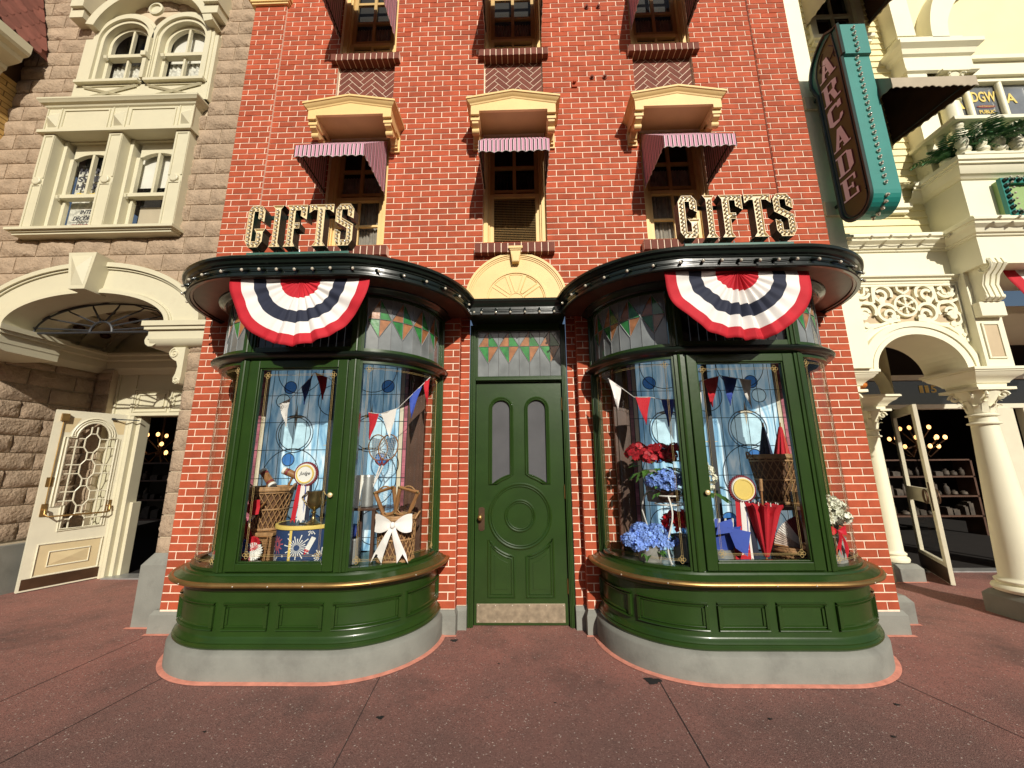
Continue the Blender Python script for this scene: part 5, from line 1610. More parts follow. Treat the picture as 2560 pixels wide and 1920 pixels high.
prof = [(0, 6.52), (.06, 6.54), (.09, 6.60), (.13, 6.62), (.13, 6.68), (.26, 6.72), (.30, 6.74), (.31, 6.80), (.38, 6.82), (.40, 6.86), (.40, 6.98), (.33, 7.02), (.0, 7.04)]
for a, b in ((1.4, 3.93),):
    ev.sweep([[(XY + o, a, z) for o, z in prof], [(XY + o, b, z) for o, z in prof]]); ev.poly([(XY + o, b, z) for o, z in prof])
ev.build("eaves_cornice", 'cream', yb, smooth=25)
rf = MB(); rf.quad((XY + .34, 1.4, 7.0), (XY + .34, 4.15, 7.0), (XY - .15, 4.15, 8.6), (XY - .15, 1.4, 8.6))
for i in range(12):
    for k in range(20):
        y = 1.45 + k * .14 + (.07 if i % 2 else 0); z = 7.03 + i * .125; f = (z - 7.0) / 1.6
        if y > 4.08: continue
        pts = [(-.07, .2), (.07, .2)] + [(.07 * cos(t), .075 * sin(t)) for t in [0, -.6, -1.1, -1.571, -2.05, -2.55, -3.14]]
        rf.poly([(XY + .352 - .49 * (f + v / 1.6) + .006 * (v < .1) + .012, y + u, z + v + .03) for u, v in pts])
rf.build("roof", 'slate', yb)
dr = MB(); dr.lathe([(.20, 0), (.20, .25), (.12, .34), (.001, .36)], (XY + .05, 3.05, 7.05), 16); dr.build("dormer", 'white', yb, smooth=40)

# ------------------------------------------------------------------ cream building on the right
crb = thing("cream_building", "cream and pale yellow building with columns, fretwork and a balcony", "building")
YR = 4.20; YSID = 4.31; XB = 4.98
# corner board and plain wall round the arch
wb = MB()
wb.box(3.442, 3.735, 4.045, 4.3, 2.50, 3.92); wb.box(3.442, 3.735, 4.05, 4.5, 3.922, 9.5)
wb.build("corner_board", 'white', crb, bevel=.004)
AC = dict(cx=4.37, z=2.50, rx=.475, rz=.405)
wf = MB()
K = 24
outer = arc(AC['cx'], AC['z'], AC['rx'], AC['rz'], 0, pi, K)
xs = [p[0] for p in outer[::-1]]
for a, b in zip(outer[:-1], outer[1:]):
    wf.add([(a[0], YR, a[1]), (b[0], YR, b[1]), (b[0], YR, 3.05), (a[0], YR, 3.05), (a[0], 4.62, a[1]), (b[0], 4.62, b[1])], [(0, 1, 2, 3), (0, 1, 5, 4)])
wf.box(3.735, AC['cx'] - AC['rx'], YR, 4.62, 2.5, 3.05); wf.box(AC['cx'] + AC['rx'], 5.05, YR, 4.62, 2.5, 3.05)
wf.box(3.735, 5.05, YR + .03, 4.62, 3.05, 3.52)
wf.box(3.735, 5.05, YR, 4.62, 3.52, 4.0)
wfo = wf.build("arch_wall", 'white', crb)
tb = MB(); tb.box(3.74, 4.97, YR + .022, YR + .029, 3.0, 3.51)
# spandrel ground
tb.build("fret_ground", 'tan', crb)
am = MB()
o = lambda d: arc(AC['cx'], AC['z'], AC['rx'] + d, AC['rz'] + d, 0, pi, 30)
band(am, o(.15), o(.09), YR - .05, YR + .02); band(am, o(.089), o(.05), YR - .035, YR + .02); band(am, o(.049), o(.0), YR - .045, YR + .02)
am.build("arch_moulding", 'white', crb, smooth=30)
# fretwork
fw = MB(); yf_ = YR - .015
def rib(pts, w=.016, d=.035):
    k = len(pts); L = []; Rr = []
    for i, p in enumerate(pts):
        a = Vector(pts[max(i - 1, 0)]); b = Vector(pts[min(i + 1, k - 1)]); t = (b - a).normalized(); n_ = Vector((-t.y, t.x)) * w
        L.append((p[0] + n_.x, p[1] + n_.y)); Rr.append((p[0] - n_.x, p[1] - n_.y))
    y0 = yf_ + random.uniform(-.0015, .0015)
    fw.sweep([[(p[0], y0, p[1]) for p in L], [(p[0], y0, p[1]) for p in Rr], [(p[0], y0 + d, p[1]) for p in Rr], [(p[0], y0 + d, p[1]) for p in L], [(p[0], y0, p[1]) for p in L]])
def ccurve(cx, cz, r, a0, a1, k=16, dot=True, w=.016):
    pts = [(cx + r * cos(a0 + (a1 - a0) * i / k), cz + r * sin(a0 + (a1 - a0) * i / k)) for i in range(k + 1)]
    rib(pts, w)
    if dot:
        for p in (pts[-1],): fw.lathe([(.034, .03), (.034, random.uniform(-.002, .0)), (.0005, random.uniform(-.002, 0))], (p[0], yf_, p[1]), 14, axis='y')
rcx, rcz = 4.37, 3.255
rib([(rcx + .12 * cos(2 * pi * i / 30), rcz + .12 * sin(2 * pi * i / 30)) for i in range(31)], .013)
for i in range(6):
    a = pi / 2 + i * pi / 3
    rib([(rcx + .02 * cos(a), rcz + .02 * sin(a)), (rcx + .11 * cos(a), rcz + .11 * sin(a))], .008)
    fw.lathe([(.017, .02), (.017, -.002), (.0005, -.002)], (rcx + .078 * cos(a), yf_, rcz + .078 * sin(a)), 10, axis='y')
fw.lathe([(.024, .02), (.024, -.003), (.0005, -.003)], (rcx, yf_, rcz), 12, axis='y')
for s in (-1, 1):
    X = lambda x: rcx + s * x
    A = (lambda a: a) if s > 0 else (lambda a: pi - a)
    ccurve(X(.235), 3.40, .10, A(pi * 1.15), A(-pi * .42)); ccurve(X(.255), 3.385, .055, A(pi * .2), A(pi * 1.5))
    ccurve(X(.22), 3.175, .10, A(pi * .95), A(-pi * .55)); ccurve(X(.20), 3.15, .05, A(-.4), A(pi * 1.2))
    ccurve(X(.44), 3.20, .10, A(pi * 1.2), A(-pi * .3)); ccurve(X(.47), 3.17, .05, A(pi), A(-pi * .4))
    ccurve(X(.46), 3.44, .085, A(-pi * .9), A(pi * .35)); ccurve(X(.50), 3.10, .075, A(pi * .85), A(-pi * .6))
    rib([(X(.10), 3.085), (X(.20), 3.07), (X(.32), 3.03), (X(.42), 3.0), (X(.50), 2.93), (X(.56), 2.80)], .016)
    rib([(X(.33), 3.50), (X(.345), 3.40), (X(.35), 3.30), (X(.40), 3.28), (X(.52), 3.30), (X(.595), 3.33)], .015)
    rib([(X(.07), 3.50), (X(.06), 3.44), (X(.0), 3.40)], .013)
    rib([(X(.42), 3.50), (X(.44), 3.40), (X(.53), 3.36), (X(.595), 3.42)], .013)
    for (x, z) in ((.12, 3.12), (.55, 3.45), (.56, 2.90), (.50, 3.39), (.40, 3.45), (.585, 2.84)):
        fw.lathe([(.021, .03), (.021, -.003), (.0005, -.003)], (X(x), yf_, z), 12, axis='y')
fw.box(3.745, 3.77, yf_ - .004, YR + .022, 3.0, 3.485); fw.box(4.955, 4.972, yf_ - .004, YR + .022, 2.9, 3.485); fw.box(3.745, 4.972, yf_ - .005, YR + .022, 3.486, 3.512)
fw.build("fretwork", 'white', crb, smooth=40)
# mouldings: over the fret, and the main ledge which breaks forward round the balcony bay
YB = 3.90
ml = MB()
def run(prof, x0=3.736, y=YR, front=YB, x1=8.0):
    ml.sweep([[(x0, y - o, z) for o, z in prof], [(XB - o, y - o, z) for o, z in prof], [(XB - o, front - o, z) for o, z in prof], [(x1, front - o, z) for o, z in prof]])
ml.sweep([[(3.736, YR - o, z) for o, z in P_] for P_ in [[(0, 3.515), (.02, 3.52), (.022, 3.545), (.04, 3.55), (.042, 3.57), (.07, 3.585), (.072, 3.60), (0, 3.606)]]] + [[(XB, YR - o, z) for o, z in [(0, 3.515), (.02, 3.52), (.022, 3.545), (.04, 3.55), (.042, 3.57), (.07, 3.585), (.072, 3.60), (0, 3.606)]]])
run([(0, 3.92), (.02, 3.925), (.025, 3.945), (.045, 3.95), (.06, 3.99), (.10, 4.02), (.105, 4.05), (.125, 4.055), (.125, 4.085), (.09, 4.09), (.085, 4.12), (.07, 4.13), (.0, 4.14)])
run([(0, 4.62), (.02, 4.625), (.04, 4.65), (.06, 4.66), (.09, 4.71), (.10, 4.74), (.12, 4.745), (.12, 4.775), (.14, 4.78), (.14, 4.83), (.0, 4.84)], x0=XB - .2, y=YSID)
ml.build("ledge_moulding", 'white', crb, smooth=25)
# bay body below the balcony, pier and console
bb = MB()
bb.box(XB, 8.0, YB, 4.62, 3.60, 4.66)
bb.box(XB - .0, 5.27, 4.10, 4.6, 2.5, 3.60)
for (a, b, c, d) in ((5.02, 5.04, 2.60, 3.0), (5.19, 5.21, 2.60, 3.0), (5.041, 5.189, 2.60, 2.62), (5.041, 5.189, 2.98, 3.0)): bb.box(a, b, 4.085, 4.0995, c, d)
bb.box(XB + .005, 5.25, 4.03, 4.0995, 3.06, 3.22); bb.box(XB + .012, 5.26, 3.98, 4.10, 3.70, 3.93)
bb.build("bay_wall", 'white', crb, bevel=.003)
pp = MB(); pp.box(5.045, 5.185, 4.093, 4.0985, 2.625, 2.975); pp.build("pier_panel", 'tan', crb)
cs_ = MB()
pr = [(3.96, 3.70), (3.90, 3.66), (3.885, 3.60), (3.92, 3.55), (3.97, 3.50), (4.0, 3.40), (3.985, 3.30), (3.98, 3.25), (4.02, 3.22), (4.1, 3.225), (4.1, 3.70)]
cs_.prismx(pr, 5.03, 5.21)
for x in (5.06, 5.12, 5.18): cs_.prismx([(p[0] - .012, p[1]) for p in pr[:9]] + [(4.09, 3.225), (4.09, 3.70)], x - .014, x + .014)
cs_.tube([(5.02, 3.935, 3.61), (5.22, 3.935, 3.61)], .045, 12); cs_.tube([(5.02, 4.01, 3.265), (5.22, 4.01, 3.265)], .032, 12)
cs_.tube([(5.026, 3.96 + .10 * (1 - .8 * i / 22) * cos(.2 * i + 2), 3.58 + .10 * (1 - .8 * i / 22) * sin(.2 * i + 2)) for i in range(23)], .012, 5)
cs_.build("console_bracket", 'white', crb, smooth=40)
# clapboard wall above
sd_ = MB()
z = 4.14
while z < 9.4:
    hs_ = [(w[0], w[1]) for w in ((4.06, 4.66, 4.56, 6.34), (4.08, 4.72, 7.14, 8.64)) if w[2] < z + .05 < w[3]]
    for a, b in intervals(3.736, XB + .06, hs_):
        sd_.add([(a, YSID - .014, z), (b, YSID - .014, z), (b, YSID, z + .098), (a, YSID, z + .098), (a, YSID + .01, z), (b, YSID + .01, z)], [(0, 1, 2, 3), (0, 4, 5, 1)])
    z += .098
sd_.build("siding", 'siding', crb)
sw2 = MB(); sw2.box(3.736, 8, YSID + .14, 4.6, 4.15, 9.4); sw2.build("upper_wall", 'siding', crb)
sky_lid = MB(); sky_lid.box(3.442, 12.5, 4.33, 12, 9.51, 9.7); sky_lid.build("roof", 'dark', crb)  # unseen slab added to stop sky light leaking in from above
def cream_sash(x0, x1, z0, z1):
    w = MB(); y = YSID - .015
    w.box(x0 - .09, x0, y - .03, y + .06, z0, z1); w.box(x1, x1 + .09, y - .03, y + .06, z0, z1); w.box(x0 - .09, x1 + .09, y - .035, y + .06, z1, z1 + .10)
    w.box(x0 - .13, x1 + .13, y - .08, y + .06, z0 - .06, z0 - .001); w.box(x0 - .10, x1 + .10, y - .05, y + .06, z0 - .11, z0 - .061)
    o = w.build("window", 'white', crb, bevel=.004)
    f = MB(); yy = y + .02; m = (x0 + x1) / 2
    f.box(x0 + .001, x0 + .045, yy, yy + .03, z0, z1); f.box(x1 - .045, x1 - .001, yy, yy + .03, z0, z1); f.box(m - .014, m + .014, yy, yy + .03, z0 + .051, z1)
    zz = z0; 
    while zz < z1: f.box(x0 + .046, m - .015, yy + .002, yy + .028, zz, zz + .05); f.box(m + .015, x1 - .046, yy + .002, yy + .028, zz, zz + .05); zz += .42
    f.build("sash", 'cream', o)
    g_ = MB(); g_.quad((x0, yy + .032, z0), (x1, yy + .032, z0), (x1, yy + .032, z1), (x0, yy + .032, z1)); g_.build("pane", 'darkpane', o)
cream_sash(4.10, 4.62, 4.58, 6.30); cream_sash(4.12, 4.68, 7.16, 8.6)
TG = "taupe awnings of the cream building"
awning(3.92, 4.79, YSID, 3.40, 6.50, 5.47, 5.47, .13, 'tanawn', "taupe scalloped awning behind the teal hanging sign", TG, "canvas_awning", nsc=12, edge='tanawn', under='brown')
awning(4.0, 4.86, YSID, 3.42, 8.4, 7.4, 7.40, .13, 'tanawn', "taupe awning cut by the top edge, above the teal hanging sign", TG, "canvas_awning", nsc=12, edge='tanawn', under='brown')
# upper bay: pilaster, entablature, arch, columns, window
ub = MB()
ub.box(XB, 5.22, 4.13, 4.5, 4.84, 6.36); ub.box(XB, 5.22, 4.13, 4.5, 6.97, 9.4)
ub.box(5.75, 8, 4.36, 4.6, 4.84, 6.4)
ub.sweep([[(XB - o, YSID, z) for o, z in P_] for P_ in [[(0, 6.36), (.03, 6.38), (.03, 6.42), (.0, 6.44), (.0, 6.62), (.03, 6.64), (.05, 6.70), (.10, 6.74), (.10, 6.80), (0, 6.82)]]] + [[(XB - o, 4.13 - o, z) for o, z in [(0, 6.36), (.03, 6.38), (.03, 6.42), (.0, 6.44), (.0, 6.62), (.03, 6.64), (.05, 6.70), (.10, 6.74), (.10, 6.80), (0, 6.82)]], [(5.83 + o, 4.13 - o, z) for o, z in [(0, 6.36), (.03, 6.38), (.03, 6.42), (.0, 6.44), (.0, 6.62), (.03, 6.64), (.05, 6.70), (.10, 6.74), (.10, 6.80), (0, 6.82)]], [(5.83 + o, 4.5, z) for o, z in [(0, 6.36), (.03, 6.38), (.03, 6.42), (.0, 6.44), (.0, 6.62), (.03, 6.64), (.05, 6.70), (.10, 6.74), (.10, 6.80), (0, 6.82)]]])
ub.box(XB + .01, 5.82, 4.14, 4.5, 6.82, 6.96)
ub.box(5.84, 8, 4.22, 4.6, 6.42, 6.62); ub.box(5.84, 8, 4.17, 4.6, 6.62, 6.68)
band(ub, arc(6.90, 6.95, 1.46, 1.46, .3, pi, 30), arc(6.90, 6.95, 1.24, 1.24, .3, pi, 30), 4.14, 4.6)
band(ub, arc(6.90, 6.95, 1.23, 1.23, .3, pi, 30), arc(6.90, 6.95, 1.16, 1.16, .3, pi, 30), 4.22, 4.6)
ub.build("upper_bay", 'white', crb, smooth=30)
uf = MB(); uf.box(5.4, 8, 4.34, 4.359, 6.685, 9.4); uf.build("arch_field", 'siding', crb)
def column(cx, cy, zb, ztop, r0, r1, plinth=None, block=None, name="column"):
    c = MB()
    h = ztop - zb
    c.lathe([(r0 * 1.02, 0), (r0 * 1.34, .012), (r0 * 1.42, .04), (r0 * 1.34, .068), (r0 * 1.12, .078), (r0 * 1.10, .09), (r0 * 1.22, .10), (r0 * 1.24, .115), (r0 * 1.12, .128), (r0 * 1.02, .14)] + [(r0 + (r1 - r0) * (i / 8) ** 1.15, .15 + (h - .15 - .36) * i / 8) for i in range(9)] +
            [(r1 * 1.25, h - .355), (r1 * 1.28, h - .345), (r1 * 1.2, h - .335), (r1 * 1.02, h - .33), (r1 * 1.0, h - .27), (r1 * 1.22, h - .268), (r1 * 1.25, h - .256), (r1 * 1.05, h - .245), (r1 * 1.0, h - .24), (r1 * 1.15, h - .12), (r1 * 1.7, h - .03), (r1 * 1.75, h)], (cx, cy, zb), 28)
    o = c.build(name, 'white', crb, smooth=50)
    l = MB()
    for i in range(12):
        a = 2 * pi * i / 12; up = .10 if i % 2 else .16
        rr = r1 * 1.02
        pts = []
        for t in range(7):
            f = t / 6; rad = rr * (1 + .22 * f) + (.03 * max(0, f - .6) * 3); zz_ = ztop - .235 + up * (f if f < .85 else .85 - (f - .85) * .8)
            pts.append((rad, zz_, .026 * (1 - .5 * f) + .004))
        l.sweep([[(cx + r_ * cos(a) - w_ * s_ * sin(a), cy + r_ * sin(a) + w_ * s_ * cos(a), z_ + .006 * abs(s_)) for s_ in (-1, -.4, 0, .4, 1)] for r_, z_, w_ in pts])
    for i in range(4):
        a = pi / 4 + i * pi / 2
        for s_ in (-.3, .3):
            base = (cx + r1 * 1.75 * cos(a + s_), cy + r1 * 1.75 * sin(a + s_), ztop - .055)
            u = Vector((cos(a), sin(a), 0))
            l.tube([Vector(base) + u * (.045 * (1 - .8 * k / 14) * cos(.55 * k)) + Vector((0, 0, .045 * (1 - .8 * k / 14) * sin(.55 * k))) for k in range(15)], .013, 5)
    l.box(cx - r1 * 1.95, cx + r1 * 1.95, cy - r1 * 1.95, cy + r1 * 1.95, ztop, ztop + .028)
    l.build("capital", 'white', o, smooth=40)
    if block:
        b = MB(); za, zb_, ov = block
        prof = [(0, za + .03), (.005, za + .07), (.02, za + .075), (.025, za + .09), (.06, za + .13), (.09, za + .15), (.11, za + .18), (.12, za + .185), (.12, zb_ - .03), (.135, zb_ - .028), (.135, zb_)]
        s = r1 * 1.5
        b.sweep([[(cx + sx * (s + o_ * ov), cy + sy * (s + o_ * ov), z_) for o_, z_ in prof] for sx, sy in ((-1, -1), (1, -1), (1, 1), (-1, 1), (-1, -1))])
        q = s + .135 * ov; b.quad((cx - q, cy - q, zb_), (cx + q, cy - q, zb_), (cx + q, cy + q, zb_), (cx - q, cy + q, zb_))
        b.build("impost_block", 'white', o, smooth=25)
    if plinth:
        p = MB(); h_ = zb; w_ = plinth
        p.add([(cx - w_, cy - w_, 0), (cx + w_, cy - w_, 0), (cx + w_, cy + w_, 0), (cx - w_, cy + w_, 0)] + [(cx + sx * w_, cy + sy * w_, h_ - .05) for sx, sy in ((-1, -1), (1, -1), (1, 1), (-1, 1))] + [(cx + sx * (w_ - .04), cy + sy * (w_ - .04), h_) for sx, sy in ((-1, -1), (1, -1), (1, 1), (-1, 1))],
              [(0, 1, 5, 4), (1, 2, 6, 5), (2, 3, 7, 6), (3, 0, 4, 7), (4, 5, 9, 8), (5, 6, 10, 9), (6, 7, 11, 10), (7, 4, 8, 11), (8, 9, 10, 11)])
        p.build("plinth", 'plinth', o)
        ge = MB()
        for a_, b_ in (((cx - w_, cy - w_), (cx + w_, cy - w_)),): wedge(ge, [a_, b_], .03)
        ge.build("grout_edge", 'grout', o)
    return o
column(3.56, 4.37, .245, 2.27, .135, .10, .215, (2.27, 2.50, 1.0))
column(5.04, 4.31, .23, 2.27, .165, .102, .215, (2.27, 2.50, 1.0))
column(4.99, 5.66, .21, 2.22, .115, .10, .19, (2.22, 2.44, 1.0))
column(5.52, 4.23, 5.0, 6.33, .10, .085)
# ceiling and rear wall of the porch
pc_ = MB(); pc_.box(3.44, 8, 4.62, 6.0, 3.30, 3.4)
pc_.sweep([[(3.55 + (1 - cos(t)) * .9, y, 2.45 + .75 * sin(t)) for t in [pi * i / 14 for i in range(15)]] + [(5.36, y, 3.3), (3.5, y, 3.3)] for y in (5.55, 5.75)], closed=True)
pc_.build("porch_ceiling", 'white', crb, smooth=30)
pw = MB(); pw.box(3.40, 3.56, 4.6, 6.4, 0, 3.3); pw.box(3.56, 5.25, 5.95, 6.05, 2.9, 3.3); pw.box(3.56, 4.75, 5.95, 6.05, 0, 2.9)
pw.build("porch_wall", 'white', crb)
rd = MB()
for (a, b, c, d) in ((4.76, 4.84, 0, 2.30), (4.90, 4.98, 0, 2.30), (5.04, 5.12, 0, 2.30), (5.28, 5.36, 0, 2.30), (4.76, 8.2, 2.30, 2.37), (4.76, 8.2, 2.75, 2.83), (7.35, 7.45, 0, 2.30), (7.6, 7.66, 0, 2.30)): rd.box(a, b, 5.96 if c == 0 else 5.95, 6.06, c, d)
rd.box(6.9, 7.34, 5.90, 6.06, 0, 2.3)
rd.build("door_frame", 'doorcream', crb, bevel=.004)
fl = MB(); fl.box(4.76, 8.2, 6.0, 6.02, 2.371, 2.749); fo = fl.build("fanlight", 'darkpane', crb)
for ch_, x_, w_ in (("1", 6.17, .055), ("1", 6.255, .055), ("5", 6.34, .085)):
    text(ch_, w_, .115, .004, 'goldtext', lambda u, d, v, x=x_: (x + u, 5.994 + d, 2.555 + v), fo, "house_number", offset=.02)
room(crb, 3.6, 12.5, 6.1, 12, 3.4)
sp_ = MB(); sp_.box(5.3, 8.2, 5.93, 6.1, 0, .016); sp_.build("threshold", 'tin', crb)
# glass door leaf, standing open
rl0 = Vector((5.865, 6.20, .015)); rl1 = Vector((5.335, 5.30, .015))
ru = (rl1 - rl0); RW = ru.length; ru.normalize(); rn = Vector((ru.y, -ru.x, 0))
def trd(u, d, v):
    p = rl0 + ru * u + rn * d; return (p.x, p.y, p.z + v)
def rbox(mb, u0, u1, v0, v1, d0=-.022, d1=.022):
    mb.add([trd(u, d, v) for v in (v0, v1) for d in (d0, d1) for u in (u0, u1)], [(0, 1, 3, 2), (4, 5, 7, 6), (0, 1, 5, 4), (2, 3, 7, 6), (0, 2, 6, 4), (1, 3, 7, 5)])
gd = MB(); rbox(gd, 0, .11, 0, 2.27); rbox(gd, RW - .11, RW, 0, 2.27); rbox(gd, .11, RW - .11, 2.16, 2.27); rbox(gd, .11, RW - .11, .96, 1.15); rbox(gd, .11, RW - .11, .20, .25); rbox(gd, .11, RW - .11, 0, .01)
gdo = gd.build("door", 'doorcream', crb, bevel=.004); gdo['label'] = "cream glazed door leaf standing open with a round pull"
gp = MB(); gp.quad(trd(.11, 0, .25), trd(RW - .11, 0, .25), trd(RW - .11, 0, 2.16), trd(.11, 0, 2.16)); gp.build("pane", 'clear', gdo)
gk = MB(); rbox(gk, .0, RW - .006, .012, .20, -.0255, .0255); gk.build("kick_plate", 'bronze', gdo)
gh = MB()
for s in (-1, 1): gh.tube([trd(RW - .10 + .075 * cos(t), s * (.025 + .05 * abs(sin(t / 2 + pi / 4)) * 0 + .03), 1.055 + .085 * sin(t)) for t in [2 * pi * i / 20 for i in range(20)]], .012, 6, closed=True)
rbox(gh, RW - .035, RW - .012, .88, 1.24, -.03, .03)
gh.build("pull_handle", 'bronze', gdo, smooth=50)
# balcony
bl = MB(); YBAL = 3.80
for (a, b, c) in ((5.30, 5.345, .05), (5.346, 5.36, .035), (4.84, 4.87, .05)):
    bl.box(XB - c, 8, YBAL - c + .01, YBAL + .11, a, b); bl.box(XB - c, XB + .10, YBAL + .11, YSID - .02, a, b)
bl.box(XB + .1, 8, YBAL + .11, 4.36, 4.80, 4.845)
blo = bl.build("balcony", 'white', crb, bevel=.004)
def baluster(x, y):
    b = MB(); b.box(x - .06, x + .06, y - .06, y + .06, 4.871, 4.90)
    b.lathe([(.045, 0), (.055, .015), (.045, .03), (.06, .045), (.062, .07), (.05, .085), (.036, .09), (.05, .12), (.058, .16), (.05, .21), (.036, .27), (.03, .31), (.045, .32), (.048, .335), (.036, .345), (.05, .36), (.056, .385), (.05, .40)], (x, y, 4.90), 14)
    b.build("baluster", 'white', blo, smooth=50)
for x in (5.04, 5.24, 5.44, 5.64, 5.84, 6.04, 6.24): baluster(x, YBAL + .05)
for y in (4.02, 4.20): baluster(XB + .05, y)
# lettered window behind the balcony
lw = MB(); yl = 4.30
lw.box(5.6, 8, yl - .04, yl + .05, 6.36, 6.42); lw.box(5.6, 8, yl - .03, yl + .05, 5.30, 5.36)
for x in (5.62, 5.855, 6.285, 6.72): lw.tube([(x, yl - .005, 5.36), (x, yl - .005, 6.36)], .034, 10)
lwo = lw.build("bay_window", 'white', crb, smooth=40)
lg = MB(); lg.quad((5.6, yl + .02, 5.36), (8, yl + .02, 5.36), (8, yl + .02, 6.36), (5.6, yl + .02, 6.36)); lg.build("pane", mat("grey_reflecting_pane", (.16, .17, .18), .1, .5, 2.5, coat=.5), lwo)
tw = lambda x, z: (lambda u, d, v: (x + u, yl + .012 + d, z + v))
text("R", .16, .30, .003, 'goldtext', tw(5.655, 6.0), lwo, "window_lettering", shear=.15, offset=.02)
text("IDGW", .34, .16, .003, 'goldtext', tw(5.905, 6.10), lwo, "window_lettering", offset=.02)
text("A", .14, .15, .003, 'goldtext', tw(6.36, 6.07), lwo, "window_lettering", offset=.02)
ov = MB(); ov.lathe([(.12, .0), (.0005, .0)], (6.09, yl + .014, 6.025), 20, sy=.18, axis='y'); ov = MB(); ov.poly([(6.09 + .12 * cos(t), yl + .0145, 6.03 + .022 * sin(t)) for t in [2 * pi * i / 20 for i in range(20)]]); ov.build("letter_oval", 'redtext', lwo)
text("and Company", .19, .026, .002, 'goldtext', tw(5.995, 6.018), lwo, "window_lettering", shear=.2)
text("PUBLIC", .20, .055, .003, 'goldtext', tw(5.985, 5.92), lwo, "window_lettering", offset=.02)
text("RELATIONS", .30, .055, .003, 'goldtext', tw(5.93, 5.835), lwo, "window_lettering", offset=.02)

# fascia sign under the balcony
fs = thing("fascia_sign", "green and teal fascia sign with bulb border under the balcony, cut by the right edge", "shop sign")
f = MB(); f.box(5.30, 8, YB - .05, YB - .001, 4.12, 4.56); f.build("panel", 'limegreen', fs)
f = MB()
for (a, b, c, d) in ((5.29, 5.36, 4.11, 4.57), (5.361, 8, 4.11, 4.175), (5.361, 8, 4.505, 4.57)): f.box(a, b, YB - .09, YB - .051, c, d)
f.build("border", 'teal', fs)
pts = [(5.325, 4.14 + i * .066) for i in range(7)] + [(5.40 + i * .075, z) for i in range(7) for z in (4.14, 4.536)]
for x, z in pts:
    b = MB(); b.lathe([(.022, 0), (.024, -.01), (.016, -.03), (.001, -.034)], (x, YB - .091, z), 10, axis='y'); bo = b.build("socket", 'signgreen', fs, smooth=50)
    b = MB(); b.ball((x + .006, YB - .145, z + .004), .012, 8, 5, sz=1); b.build("bulb", 'bulb', bo, smooth=60)
for (mt, o_, d_) in (('darktext', .006, 0), ('white', 0, -.004)):
    text("A", .30, .30, .004, mt, lambda u, d, v, o=o_, e=d_: (5.50 + u + o, YB - .056 + d + e, 4.19 + v - o), fs, "sign_letter", shear=.2, offset=.03)

# strings of bulbs on the cream ledge
def up_sock(i, p): return (-.35, -.75, .1)
light_string("string of bulbs on white wire along the cream ledge by the brick wall", [(3.80 + i * .215, YR - .14, 4.03 - .006 * (i % 2)) for i in range(6)], 'cream', .2, .01, up_sock, None)
light_string("string of bulbs on white wire along the ledge under the fascia sign", [(5.08 + i * .20, YB - .14, 4.04) for i in range(5)], 'cream', .2, .01, up_sock, None)

# hanging sign
hs = thing("hanging_sign", "tall teal ARCADE sign with a bulb-studded edge, projecting beside the brick wall", "hanging sign")
HX0, HX1, HYF, HYB = 3.60, 3.90, 3.53, 3.90
prof = [(HYF, 4.32), (HYF, 5.92), (HYF - .03, 5.93), (HYF - .03, 6.33), (HYF + .03, 6.34)] + [(3.56 + .40 * sin(t), 6.02 + .40 * cos(t)) for t in [.25 + i * .16 for i in range(9)]] + [(HYB + .06, 5.98), (HYB + .02, 5.84), (HYB, 5.80)] + [(HYB, 4.28)] + [((HYF + HYB) / 2 + (HYB - HYF) / 2 * cos(t), 4.25 - .19 * sin(t)) for t in [pi * i / 14 for i in range(15)]]
h = MB(); h.prismx(prof, HX0, HX1)
ho_ = h.build("case", 'teal', hs)
inn = [(HYF + .04, 4.30)] + [(HYF + .04, 5.92)] + [(3.575 + .30 * sin(t), 6.0 + .33 * cos(t)) for t in [.05 + i * .18 for i in range(9)]] + [(HYB - .04, 5.80), (HYB - .04, 4.28)] + [((HYF + HYB) / 2 + ((HYB - HYF) / 2 - .04) * cos(t), 4.25 - .15 * sin(t)) for t in [pi * i / 12 for i in range(13)]]
h = MB(); h.poly([(HX0 - .002, p[0], p[1]) for p in inn]); h.build("face_panel", 'olive', hs)
h = MB()
h.tube([(HX0 - .004, p[0], p[1]) for p in prof], .020, 6, closed=True); h.tube([(HX0 - .003, p[0], p[1]) for p in inn], .010, 6, closed=True)
h.build("face_moulding", 'signgreen', hs, smooth=50)
